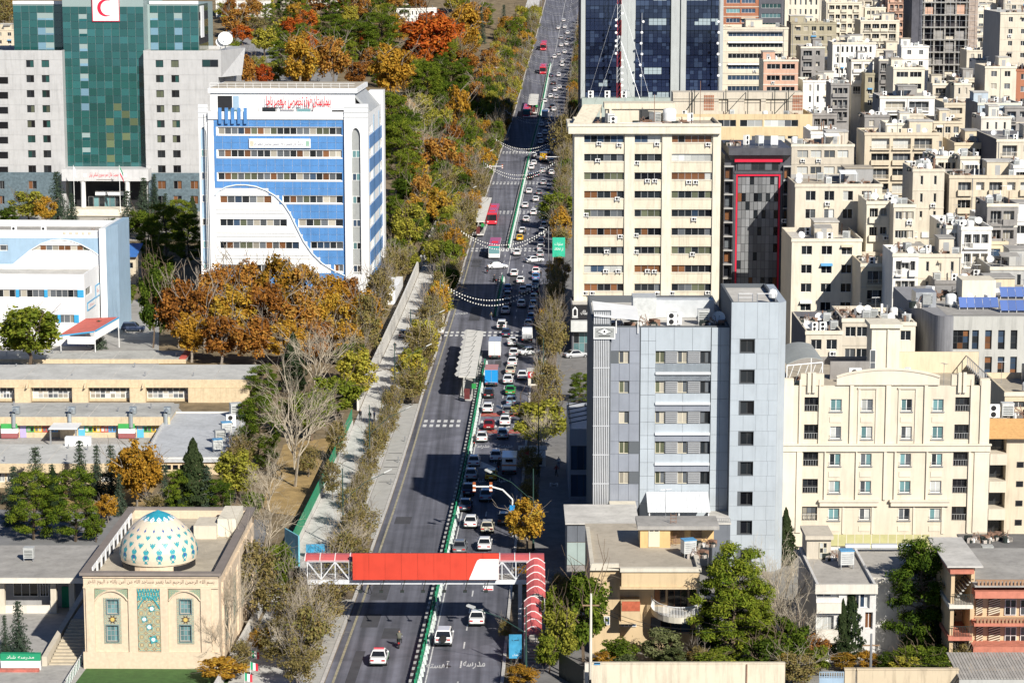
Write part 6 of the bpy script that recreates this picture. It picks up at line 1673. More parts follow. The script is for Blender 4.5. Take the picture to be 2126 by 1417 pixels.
# the city to the right and the far edges
CITY=[('cream office block with dark ribbon windows right of the glass tower','ribbon windowed cream block',1501,1637,57,22,'cream','band',1,160,dict(kit=4,depth=22,pm=('blue','dark'),roofm='grey')),('olive brown block with groups of small windows behind the white classical block','olive brown block',1643,1737,47,20,'olive','punch',5,120,dict(kit=3,fm='cream')),('white classical block with rows of tall narrow dark windows','white classical block',1729,1819,88,21.5,'white','slit',8,170,dict(kit=4,pm=('deep','dark'),side_wall='stone')),('cream block with stacked balconies behind the white classical block','stacked balcony block',1787,1868,42,20,'cream','balc',4,110,dict(kit=3)),('ivory block with narrow paired windows at the top edge','ivory paired window block',1630,1706,-8,19,'ivory','slit',6,50,dict(kit=3)),('cream block of mixed windows left of the brown tower top','mixed window block',1716,1790,4,18.5,'cream','mix',5,50,dict(kit=2)),('orange brick glazed block beside the glass tower at the top edge','orange brick block',1502,1576,-30,19.5,'brick','band',2,30,dict(kit=2,pm=('blue','dark','teal'))),('dark teal glass block with cream frame at the top edge','teal glass block',1577,1628,-40,19.5,'dark','band',1,35,dict(kit=2,pm=('teal','green','dark'))),('tall sand coloured block with a bare grey flank at the right edge','grey flanked sand block',2078,2200,26,24,'sand','punch',4,140,dict(kit=3,side_wall='grey',depth=24,ww=1.1,wh=1.3,pm=('deep',))),('cream terraced block between the scaffolded tower and the right edge','cream terraced block',2012,2074,70,20,'cream','mix',4,120,dict(kit=3)),('small stepped cream house below the terraced block','stepped cream house',2008,2075,104,21,'sand','punch',4,145,dict(kit=3,ww=1.1)),('far cream block with flat roof above the terraced block','far cream block',2016,2072,22,19,'ivory','punch',4,70,dict(kit=3)),('pink framed house with large dark windows below the ribbon windowed block','pink framed house',1586,1658,124,23,'pink','band',2,185,dict(kit=3,side_wall='ivory',pm=('deep','dark'))),('ivory house with a row of small windows right of the pink framed house','ivory row house',1655,1731,124,21,'ivory','punch',6,170,dict(kit=3,ww=1.0)),('white cubic house with slit windows','white cubic house',1668,1762,167,23,'white','slit',5,240,dict(kit=2,side_wall='stone')),('cream flats with a shaded loggia left of the scaffolded tower','loggia flats',1820,1888,102,20.5,'cream','balc',3,150,dict(kit=3)),('olive grey house with small dark windows under the loggia flats','olive grey house',1797,1857,152,23,'olive','punch',4,195,dict(kit=2,ww=1.2)),('ivory house with two broad dark bands of windows','banded ivory house',1856,1921,140,24,'ivory','band',2,200,dict(kit=3,pm=('deep','dark'))),('white flats with curved balconies either side of a lattice strip','curved balcony flats',1828,1942,200,28,'white','balc',2,268,dict(kit=5,side_wall='cement')),('brown cream house with one deep loggia right of the scaffolded tower','deep loggia house',1985,2047,162,24,'cream','balc',1,195,dict(kit=3,side_wall='cement')),('cream house with two columns of windows near the right edge','two column house',2047,2112,138,25,'cream','punch',2,205,dict(kit=3,side_wall='beige')),('red brick house at the right edge beside the two column house','red brick house',2112,2200,144,25,'brick','punch',4,205,dict(kit=1)),('blue grey metal clad house with a large gridded window','blue grey clad house',2032,2120,214,28,'bluegrey','punch',3,290,dict(kit=3,side_wall='cement',ww=2.2,wh=1.8,pm=('dark','blue'))),('tan house with a loggia between the white flats and blue grey house','tan loggia house',1962,2006,214,26,'tan','balc',1,262,dict(kit=2)),('long tan flats with yellow balcony fronts behind brown trees','yellow balcony flats',1797,1952,276,30.5,'tan','balc',3,350,dict(kit=5,roofm='pale',pm=('dark','grey','pale'))),('small tan house right of the yellow balcony flats','small tan house',1940,2000,252,29,'tan','punch',3,300,dict(kit=3,ww=1.2)),('yellow house with shaded windows and a cluttered roof below the blue grey house','cluttered yellow house',1984,2070,297,31,'yellow','punch',4,360,dict(kit=4,ww=1.3)),('sand house with a tall dark flank at the right edge','dark flanked sand house',2072,2200,290,32,'sand','mix',3,360,dict(kit=3,side_wall='dark',depth=22)),('beige slab with pale panels and five wall coolers right of the dark red tower','beige panelled slab',1645,1775,300,33,'beige','band',4,390,dict(kit=4,pm=('pale','pale','grey'),fm='cream')),('small white cabin like house over the beige panelled slab','white cabin house',1685,1748,274,30,'white','punch',1,300,dict(kit=1,hutm=False)),('long tan apartment house with wide windows at the right edge','long tan apartment house',1974,2200,365,36,'tan','mix',6,450,dict(kit=5,side_wall='cement',pm=('grey','dark','pale'))),('sand apartment house with paired windows and pinkish coping','pink coped apartment house',1653,1834,383,37,'sand','punch',4,520,dict(kit=5,side_wall='grey',pm=('dark','grey','pale','deep'),pw=True,ww=1.75,wh=1.7,depth=17)),('white apartment house with wide shaded balconies','wide balcony white house',1833,1990,452,36,'white','balc',2,560,dict(kit=5,roofm='pale',side_wall='stone')),('ivory corner apartment house with double windows and central balcony','ivory corner apartment house',1646,1792,497,38.5,'ivory','punch',3,655,dict(kit=4,side_wall='beige',pm=('deep','dark','dark'),pw=True,ww=1.8,wh=1.5,depth=16)),('yellow ochre apartment house with recessed balconies at its left','yellow ochre apartment house',1790,1942,549,39.5,'yellow','mix',3,655,dict(kit=5,side_wall='beige',pw=True,ww=1.9,depth=15)),('low house with a red wall on its roof right of the wide balcony house','red walled low house',1985,2040,497,38.5,'brick','punch',1,545,dict(kit=3,side_wall='stone')),('small yellow house with one blue framed window','blue windowed yellow house',2036,2096,503,39,'yellow','punch',1,550,dict(kit=2,pm=('blue',),ww=2.4,wh=2.0,pw=True)),('white low house with a long cluttered roof at the right edge','white low house',2046,2200,455,37.6,'white','punch',5,510,dict(kit=5)),('grey roofed workshop at the right edge before the blue windowed house','grey roofed workshop',2060,2200,556,40.5,'concrete','slit',6,610,dict(kit=5,roofm='grey')),('low grey house with stacked goods on its roof','low grey house',1945,2062,585,41,'cement','punch',3,630,dict(kit=6,roofm='pale')),('yellow plain walled house with solar panels at the right edge','plain yellow house',2064,2230,618,43,'yellow','punch',2,690,dict(kit=4,side_wall='cement',ww=.9,wh=.8)),('low sand house with a dark flank left of the stair hut','dark flanked low house',1676,1752,690,46,'sand','punch',2,760,dict(kit=5,side_wall='dark',roofm='grey',depth=18)),('low brown walled house under the yellow ochre apartment house','brown walled low house',1752,1835,664,45,'beige','punch',3,740,dict(kit=5,roofm='grey',depth=12)),('small pale house with porch left of the concrete building','small pale porch house',1835,1905,672,45,'ivory','punch',2,760,dict(kit=4,roofm='tan',depth=14)),('yellow gabled house at the right edge above the tiled cornice','yellow gabled house',2092,2230,818,51,'yellow','punch',3,880,dict(kit=2,depth=14)),]  # grey side_wall entries put the shade on left flanks into the wall colour
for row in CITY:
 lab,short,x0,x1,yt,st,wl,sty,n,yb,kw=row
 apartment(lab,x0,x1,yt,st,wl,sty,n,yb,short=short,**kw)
rf=random.Random(77)
ordn='first second third fourth fifth sixth seventh eighth ninth tenth eleventh twelfth thirteenth'.split()
for r_,(st,base)in enumerate(((18.2,6),(17.3,-14))):
 x=1508 if r_==0 else 1490;i=0
 while x<2180 and i<13:
  wd=rf.uniform(42,66)
  if not(1880<x<2012 and r_==0):
   apartment('distant pale block, %s from the glass tower in the %s far row'%(ordn[i],('nearer','farther')[r_]),x,x+wd,base+rf.uniform(-26,16),st,rf.choice(('cream','ivory','sand','white','beige','cream','pink')),rf.choice(('punch','balc','mix','slit','band')),rf.choice((3,4,5)),base+45,short='%s %s-row far block'%(ordn[i],('nearer','farther')[r_]),kit=2,seed=i+40*r_)
   i+=1
  x+=wd+rf.uniform(1,7)
def st_of(y):
 K=((0,19),(60,20.5),(165,23),(280,30.5),(385,37),(500,38.5),(585,41),(700,46))
 for(a,p),(c,q)in zip(K,K[1:]):
  if y<=c:return p+(q-p)*(y-a)/(c-a)
 return 46
for i in range(30):
 yt=(90,128,178,232,250,330,345,425,470,530)[i%10]+rf.uniform(-10,10);x=1665+(i*157)%455+rf.uniform(-8,8);wd=rf.uniform(26,52)*(1+yt/700)
 if yt>300 and x<1780:x+=200
 apartment('small infill house among the flats on the right, %s of the infill houses'%(ordn+['fourteenth','fifteenth','sixteenth','seventeenth','eighteenth','nineteenth','twentieth']+['twenty '+w_ for w_ in ordn[:9]]+['thirtieth'])[i],x,x+wd,yt,st_of(yt)+.8+(i%3)*.3,rf.choice(('cream','ivory','white','stone','sand','beige','cement','white')),rf.choice(('punch','mix','slit','balc')),rf.choice((2,3,3)),yt+45,short='infill house %s'%(ordn+['fourteenth','fifteenth','sixteenth','seventeenth','eighteenth','nineteenth','twentieth']+['twenty-'+w_ for w_ in ordn[:9]]+['thirtieth'])[i],kit=3,depth=rf.uniform(8,12),seed=300+i,ww=1.15,wh=1.3,roofm=rf.choice(('pale','grey','tan')))
apartment('long white low building beyond the park at the top left',446,560,2,17,'white','slit',16,30,short='long white building',kit=2,py=38)
apartment('second long white building beyond the park trees',580,760,-8,17,'ivory','slit',18,20,short='second long white building',kit=2,py=24)
apartment('white building with a blue roof strip beyond the orange plane tree',822,905,18,17.5,'white','slit',9,44,short='blue stripped white building',kit=1,py=52)
apartment('tan building behind the headquarters at the left edge',-40,30,62,22,'tan','punch',3,110,short='tan building',kit=2,py=125)
# tower under construction: dark open floors and scaffolding
def skeleton():
 b=Bld('unfinished_tower','unfinished dark tower with open floors and scaffolding',1890,268)
 W=b.x(2008,py=100);H=b.z(-22,0,1950);D=18
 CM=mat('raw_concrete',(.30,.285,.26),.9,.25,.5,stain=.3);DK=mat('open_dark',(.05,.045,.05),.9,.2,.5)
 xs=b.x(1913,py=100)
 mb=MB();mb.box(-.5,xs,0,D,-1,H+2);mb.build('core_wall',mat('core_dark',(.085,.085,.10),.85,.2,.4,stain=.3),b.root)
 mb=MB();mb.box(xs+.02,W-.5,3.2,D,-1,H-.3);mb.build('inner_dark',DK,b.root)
 fl=25.2/(scale(b.P.y,20)*.985)
 k=0;z=H
 r=random.Random(3)
 while z>3:
  mb=MB();mb.box(xs+.02,W,-.2,3.18,z-.4,z);mb.build('floor_slab',CM,b.root)
  for i in range(5):
   x=xs+.4+(W-xs-1.2)*i/4;mb=MB();mb.box(x,x+.5,.1,.6,z-fl,z-.402);mb.build('column',CM,b.root)
  for i in range(4):
   if r.random()<.5:
    x=xs+1+(W-xs-1.2)*i/4;h=r.uniform(.8,fl-.6);mb=MB();mb.box(x,x+(W-xs)/4-.8,.7,.9,z-fl,z-fl+h);mb.build('infill_wall',r.choice((CM,WALL['pink'],WALL['sand'],WALL['cement'])),b.root)
  z-=fl;k+=1
 mb=MB()
 for i in range(7):
  x=xs-.3+(W-xs+3.5)*i/6;mb.tube((x,-1.2,-1),(x,-1.2,H+1.5),.06,n=4)
 z=1.0
 while z<H+1:mb.tube((xs-.3,-1.2,z),(W+3.2,-1.2,z),.045,n=4);z+=fl/2
 mb.build('scaffolding',M['steel'],b.root)
 mb=MB();mb.box(W+.2,W+3.2,.5,D-2,-1,H-1);mb.build('netted_side',mat('net_brown',(.36,.29,.24),.9,.3,.8,stain=.3),b.root)
skeleton()
# right edge: tan brick house with tiled cornice and side balconies
def tan_edge():
 b=Bld('apartment_house','tan brick apartment house with tiled cornice and side balconies at the right edge',2083,1130)
 W=14.0;H=b.z(897,0,2100);D=16
 mb=MB();shell(mb,W,D,H,[],par=.5);mb.build('wall',WALL['tan'],b.root);roof(b,W,D,H-.5,ROOF['tan'])
 mb=MB();xa=b.x(2056,0,880);mb.hexa([(xa-.4,-1.0,H-.6),(W,-1.0,H-.6),(W,2,H+.2),(xa-.4,2,H+.2),(xa-.4,-1.0,H-.3),(W,-1.0,H-.3),(W,2,H+1.3),(xa-.4,2,H+1.3)]);mb.build('tiled_cornice',mat('cornice_tile',(.52,.30,.12),.8,.15,3),b.root)
 for k in range(4):
  zt,zb=b.z(912+57*k),b.z(938+57*k)
  mb=MB();mb.box(xa,-.02,-.6,3,zb-1.45,zb-.1);mb.build('balcony',WALL['sand'],b.root)
  window(b.root,xa+.1,-.1,zb,zt,y=1.5,nx=2,nz=1,fm='dark',pm=('deep','dark'),rnd=rf,name='balcony_window')
 mb=MB();mb.box(xa,-.02,1.7,D,-1,H-.7);mb.build('side_wing',WALL['beige'],b.root)
 for k in range(4):window(b.root,b.x(2120),b.x(2135),b.z(1030+k*0+40*k-60),b.z(1018+40*k-60),y=-.04,nx=1,fm='dark',pm=('deep',),rnd=rf)
 for q in range(3):roofthing(('condenser','cooler','junk')[q],tuple(b.w(xa+1.2+q*1.6,4,H+.9 if q else H+.9)),('left','middle','right')[q]+' one above the tiled cornice of the tan brick house',0,1.3)
tan_edge()
# houses in the gardens along the lower right
def house_one():
 b=Bld('garden_house','tan flat roofed garden house with yellow roof rooms and rounded balcony',1290,1368)
 X=lambda p,d=0:b.l(p,1250,d)[0]
 Z=lambda y,d=0:b.l(1370,y,d)[1]
 TA=wallmat('house_tan',(.55,.42,.255),stain=.25);PL=wallmat('house_pale',(.58,.535,.44));YB=wallmat('house_yellow',(.60,.41,.19),var=.15)
 x0,x1=X(1290),X(1452);zr=Z(1186)
 mb=MB();mb.box(x0,x1,0,18,Z(1218),zr);mb.box(x0-.15,x1+.15,-.3,.25,Z(1221),Z(1217));mb.build('upper_wall',TA,b.root)
 mb=MB();mb.box(x0-.15,x1+.15,-.2,.4,zr+.003,zr+.4);mb.box(X(1226),x0-.2,1.6,2.0,zr-.3,zr+.4);mb.box(X(1226),X(1226)+.4,2.003,17,zr-.3,zr+.4);mb.box(x1-.25,x1+.16,.45,14,zr,zr+.4);mb.build('parapet',PL,b.root)
 mb=MB();mb.quad((X(1226),1.8,zr+.01),(x1,.2,zr+.01),(x1+1.5,20,zr+.01),(X(1226),20,zr+.01));mb.build('roof',mat('house_roof',(.42,.37,.295),.9,.12,.3,stain=.2),b.root)
 mb=MB();mb.box(X(1226),x0-.05,2.0,18,-1,zr-.31);mb.box(x0,x1,3.2,17.9,-1,Z(1218)-.01);mb.build('lower_wall',TA,b.root)
 mb=MB();mb.box(x0,X(1330),.1,3.19,Z(1290),Z(1255));mb.box(x0-.2,X(1330)+.2,-.1,3.19,Z(1294),Z(1290)-.003);mb.build('balcony_block',TA,b.root)
 mb=MB();mb.box(x0+.05,X(1330)-.05,.05,.095,Z(1268)-0,Z(1248));mb.build('flower_box',mat('flower_box_red',(.40,.10,.05),.8,.2,3),b.root)
 cx,cy=X(1412),3.2;rx=X(1468)-X(1412)
 pts=[(cx+rx*cos(pi+pi*i/14),cy+4.2*sin(pi+pi*i/14))for i in range(15)]
 mb=MB();mb.prism(pts,Z(1288),Z(1276),bottom=True);mb.build('round_balcony',PL,b.root)
 mb=MB();zz=Z(1276)
 for(a,c),(d,e)in zip(pts,pts[1:]):
  mb.tube((a,c,zz+1.05),(d,e,zz+1.05),.05,n=4)
  for t in(0,.25,.5,.75):mb.tube((a+(d-a)*t,c+(e-c)*t,zz),(a+(d-a)*t,c+(e-c)*t,zz+1.05),.03,n=4)
 mb.build('balcony_railing',HW,b.root)
 for a,c,t,u,nn in((1362,1386,1232,1268,2),(1390,1432,1226,1276,3),(1436,1450,1232,1270,1)):window(b.root,X(a),X(c),Z(u),Z(t),y=3.1,nx=nn,fm='brown',pm=('deep','brown','dark'),rnd=rf,pm_=None)if 0 else window(b.root,X(a),X(c),Z(u),Z(t),y=3.1,nx=nn,fm='brown',pm=('deep','brown','dark'),rnd=rf)
 for a,c,t,u in((1292,1325,1298,1318),(1355,1440,1298,1330),(1245,1268,1290,1308)):window(b.root,X(a),X(c),Z(u),Z(t),y=3.05 if a>1280 else 1.95,nx=4,fm='white' if a<1300 else 'brown',pm=('dark','blue','grey'),rnd=rf)
 mb=MB();mb.box(X(1448),x1-.003,.3,3.19,-1,Z(1222));mb.build('end_pier',PL,b.root)
 d=9.5;mb=MB();a,c=X(1328,d),X(1390,d);mb.box(a,c,d,d+4.1,zr,Z(1098,d));mb.build('roof_room',YB,b.root)
 mb=MB();mb.box(a-.3,X(1478,d+4)+.3,d-.3,d+4.2,Z(1098,d),Z(1098,d)+.4);mb.build('roof_room_top',ROOF['grey'],b.root)
 mb=MB();mb.box(c+.01,X(1476,d+4),d+1.6,d+4.1,zr,Z(1098,d)-.02);mb.build('roof_room',YB,b.root)
 for px,dd,m in((1345,d,FR['cream']),(1396,d+1.6,M['wood']),(1432,d+1.6,M['wood'])):
  q=X(px,dd);mb=MB();mb.box(q,q+1.15,dd-.07,dd-.005,zr+.1,zr+2.3);dr=mb.build('door',m,b.root)
  for i in range(2):
   mb=MB();mb.box(q+.12+i*.52,q+.5+i*.52,dd-.09,dd-.072,zr+1.75,zr+2.15);mb.build('door_pane',PANE['dark'],dr)
 mb=MB()
 for i in range(10):mb.tube((X(1392,d),d+.9,zr+.3+i*.32),(X(1392,d)+.55,d+.9,zr+.3+i*.32),.04,n=4)
 mb.tube((X(1392,d),d+.9,zr),(X(1392,d),d+.9,zr+3.4),.04,n=4);mb.tube((X(1392,d)+.55,d+.9,zr),(X(1392,d)+.55,d+.9,zr+3.4),.04,n=4);mb.build('ladder',M['rust'],b.root)
 for q,(k,px,y,s_)in enumerate((('bluecooler',1428,6,1.2),('junk',1446,5.5,.9),('cooler',1420,11.5,.7),('junk',1466,10,.8),('antenna',1380,13,1))):
  roofthing(k,tuple(b.w(X(px,y),y,zr if k!='antenna' else Z(1098,d)+.45)),'number %s of five on the tan garden house roof'%'one two three four five'.split()[q],.3,s_)
 s=Bld('metal_shed','dark grey metal shed with pale green glazed base left of the garden house',1180,1225)
 SX=lambda p:s.l(p,1150)[0];SZ=lambda y:s.l(1240,y)[1]
 DM=mat('shed_grey',(.17,.185,.21),.45,.1,.5,metal=.2,stain=.2);GL=mat('shed_glazed',(.33,.40,.38),.3,.1,.5)
 n=7;xa,xb=SX(1177),SX(1327)
 mb=MB();mb.box(xa,xb,.1,9,-1,SZ(1087));mb.build('wall',WALL['cement'],s.root)
 for i in range(n):
  p,q=xa+(xb-xa)*i/n,xa+(xb-xa)*(i+1)/n
  if('sh',)not in _WC:
   mm=MB();mm.box(.02,q-p-.02,0,.08,0,SZ(1087)-SZ(1124));_WC[('sh',)]=mm.mesh('metal_panel',DM)
   mm=MB();mm.box(.02,q-p-.02,0,.08,0,SZ(1126)-SZ(1172));_WC[('sg',)]=mm.mesh('glazed_panel',GL)
  put('metal_panel',_WC[('sh',)],s.root,(p,0,SZ(1124)));put('glazed_panel',_WC[('sg',)],s.root,(p,.01,SZ(1172)))
 mb=MB();mb.box(xa-.2,xb,-.3,9,SZ(1087),SZ(1087)+.12);mb.build('roof',ROOF['pale'],s.root)
 s2=Bld('metal_shed','dark grey metal shed right of the yellow roof rooms',1478,1200)
 mb=MB();L=s2 .x(1516,py=1110);mb.box(0,L,0,8,-1,s2 .z(1088));mb.build('wall',DM,s2 .root);mb=MB();mb.box(-.1,L+.1,-.1,8,s2 .z(1088),s2 .z(1088)+.2);mb.build('roof',ROOF['pale'],s2 .root)
 mb=MB()
 for i in range(9):mb.tube((L*i/8,.1,s2 .z(1088)),(L*i/8,.1,s2 .z(1076)),.03,n=4)
 for q in(0,1):mb.tube((0,.1,s2 .z(1076)+q*.5-.5),(L,.1,s2 .z(1076)+q*.5-.5),.035,n=4)
 mb.build('railing',M['steel'],s2 .root)
house_one()
def house_two():
 b=Bld('brick_house','white brick house with grey flat roof and tall curtained windows',1692,1372)
 X=lambda p,d=0:b.l(p,1280,d)[0]
 Z=lambda y,d=0:b.l(1800,y,d)[1]
 WB=wallmat('white_brick',(.60,.585,.555),var=.10,nscale=3,stain=.25)
 x1,x2=X(1818),X(1965);zr=Z(1212)
 ops=[b.rect(a,c,t,u)for a,c,t,u in((1696,1742,1221,1240),(1758,1783,1222,1262),(1786,1806,1222,1262),(1695,1731,1277,1311),(1796,1812,1270,1305),(1696,1735,1333,1368))]
 mb=MB();shell(mb,x1,15,zr,ops,par=.35,dep=.5);mb.build('wall',WB,b.root)
 mb=MB();mb.facade(x1+.01,x2,-1,zr-.6,[b.rect(1845,1862,1232,1258,3.5)],3.5,.3);mb.box(x1+.01,x2,3.82,15,-1,zr-.62);mb.build('side_wing',WB,b.root)
 mb=MB();mb.quad((.2,.3,zr-.3),(x1-.2,.3,zr-.3),(x2,15,zr-.3),(-.6,15,zr-.3));mb.quad((x1,3.2,zr-.31),(x2,3.2,zr-.31),(x2+.3,15,zr-.31),(x1,15,zr-.31));mb.build('roof',mat('brick_house_roof',(.40,.375,.335),.9,.15,.3,stain=.25),b.root)
 mb=MB();mb.box(-.15,x1+.1,-.35,-.003,zr-.9,zr+.05);mb.box(x1,x2,3.1,3.49,zr-.9,zr-.2);mb.build('fascia',WALL['stone'],b.root)
 for i,o in enumerate(ops):window(b.root,*o,y=.35,nx=3 if o[1]-o[0]>1.5 else 2,nz=1,fm='white',pm=(('pale','grey'),('pale','curtain'),('pale','blue'),('pale','grey','dark'),('brown','dark'),('deep','dark'))[i],rnd=rf)
 for za,zb,a,c in((1258,1270,1694,1745),(1313,1331,1694,1740)):mb=MB();mb.box(X(a),X(c),-.45,-.003,Z(zb),Z(za)+.4);mb.build('balcony_front',WALL['stone'],b.root)
 mb=MB();d=11;a,c=X(1672,d),X(1722,d);mb.box(a,c,d,d+4,zr-.3,Z(1118,d));mb.box(a-.2,c+.2,d-.4,d+4.2,Z(1118,d),Z(1114,d)+.2);mb.build('stair_hut',WALL['beige'],b.root)
 window(b.root,X(1698,d),X(1714,d),zr-.2,Z(1125,d),y=d-.1,nx=2,nz=3,fm='cream',pm=('dark','pale'),rnd=rf,name='hut_door')
 mb=MB()
 for p,q in((1752,1802),(1806,1858),(1862,1905)):mb.tube((X(p,14),14,zr+.25),(X(q,14),14,zr+.25),.35,n=8,caps=True)
 mb.build('insulated_duct',mat('duct_foil',(.60,.62,.64),.35,.1,1,metal=.5),b.root)
 for q,(k,px,y,s_)in enumerate((('bluecooler',1754,7.5,1.25),('bluecooler',1893,9,1.2),('junk',1733,10.5,.9))):
  roofthing(k,tuple(b.w(X(px,y),y,zr-.3)),('second from left','right hand','leftmost')[q]+' one on the white brick house roof',.1,s_)
house_two()
def house_three():
 b=Bld('balcony_house','red balconied house with diagonal shutters at the lower right corner',2022,1400)
 X=lambda p,d=0:b.l(p,1300,d)[0]
 Z=lambda y,d=0:b.l(2070,y,d)[1]
 OC=wallmat('house_ochre',(.56,.42,.26));RB=wallmat('red_balcony',(.50,.185,.125),var=.15,nscale=2)
 W=X(2200);zr=Z(1215)
 mb=MB();mb.box(0,W,1.6,14,-1,zr);mb.build('wall',OC,b.root)
 mb=MB();mb.box(-.3,W,-.6,14,zr,zr+.15);mb.build('roof',ROOF['grey'],b.root)
 for t,u in((1224,1238),(1290,1296),(1338,1358)):
  mb=MB();mb.box(-.25,W,-.6,1.59,Z(u),Z(t));mb.build('balcony_slab',RB,b.root)
 for zb,n in((zr+.15,40),(Z(1290),34)):
  st=MB();
  for i in range(n):
   x=i*.35;st.box(x,x+.2,-.5,-.3,zb,zb+.42)
  st.box(-.2,n*.35,-.52,-.28,zb+.425,zb+.55);st.build('open_balustrade',mat('balustrade_brown',(.33,.2,.12),.8,.2,3),b.root)
 for t,u in((1243,1276),(1300,1336)):
  for i,px in enumerate((2026,2052,2086,2118)):
   o=b.rect(px,px+(14 if i==0 else 24),t,u,1.5)
   if i in(0,1):
    mb=MB();mb.box(o[0],o[1],1.45,1.58,o[2],o[3]);sh=mb.build('shutter',FR['brown'],b.root)
    for q in range(7):
     z=o[2]+(o[3]-o[2])*q/7;mb=MB();mb.hexa([(o[0],1.38,z),(o[1],1.38,z+.35),(o[1],1.44,z+.35),(o[0],1.44,z),(o[0],1.38,z+.1),(o[1],1.38,z+.45),(o[1],1.44,z+.45),(o[0],1.44,z+.1)]);mb.build('slat',FR['cream'],sh)
   else:window(b.root,*o,y=1.45,nx=2,nz=2,fm='white',pm=('dark','grey','deep'),rnd=rf)
 mb=MB()
 for i in range(5):x=i*2.0;mb.path([(x+.9+.9*cos(pi-pi*q/6),-.55,Z(1365)+.5*sin(pi*q/6))for q in range(7)],.12,4)
 mb.build('scalloped_edge',RB,b.root)
 for i in range(4):window(b.root,.3+i*2.1,1.9+i*2.1,.2,2.3,y=1.5,nx=2,fm='brown',pm=('dark','blue','deep'),rnd=rf)
 x0,x1=X(1972),-.02
 mb=MB();mb.box(x0,x0+.35,0,9,-1,Z(1182));mb.box(x1-.35,x1,1.0,9,-1,Z(1182));mb.box(x0+.36,x1-.36,5,9,-1,Z(1186));mb.build('stair_wall',OC,b.root)
 for y in(1180,1252,1318):mb=MB();mb.box(x0-.2,x1-.36,-.5,5,Z(y+8),Z(y));mb.build('landing_slab',RB if y!=1252 else WALL['stone'],b.root)
 mb=MB();mb.box(x0-.5,x1+.5,-.5,11,Z(1175),Z(1172));mb.build('stair_roof',ROOF['pale'],b.root)
 mb=MB()
 for y in(1252,1318):
  for i in range(12):mb.tube((x0+.4+i*(x1-x0-.8)/11,-.4,Z(y)),(x0+.4+i*(x1-x0-.8)/11,-.4,Z(y)+1),.03,n=4)
  mb.tube((x0,-.4,Z(y)+1),(x1,-.4,Z(y)+1),.04,n=4)
 mb.build('landing_railing',M['darkmetal'],b.root)
 for i in range(8):
  mb=MB();mb.box(x0+.6+i*.22,x0+.82+i*.22,1,4,Z(1250)+i*.28,Z(1250)+i*.28+.1);mb.build('stair_tread',WALL['concrete'],b.root)
 c=Bld('flat_roofed_house','low house with dark tarred roof at the lower right edge',2042,1255)
 L=c.x(2200,py=1200);h=c.z(1185);mb=MB();mb.box(0,L,0,16,-1,h);mb.build('wall',WALL['ivory'],c.root);mb=MB();mb.box(-.2,L,-.2,16,h,h+.2);mb.build('roof',ROOF['dark'],c.root)
 roofthing('cooler',tuple(c.w(1.0,4,h+.2)),'at the left edge of the dark tarred roof',0,1.1);roofthing('bluecooler',tuple(c.w(6.4,6,h+.2)),'at the right of the dark tarred roof',0,1.3)
 for k in range(3):roofthing('junk',tuple(c.w(1.5+1.6*k,12+k*.6,h+.2)),('left','middle','right')[k]+' of three at the back of the dark tarred roof',k,1)
house_three()
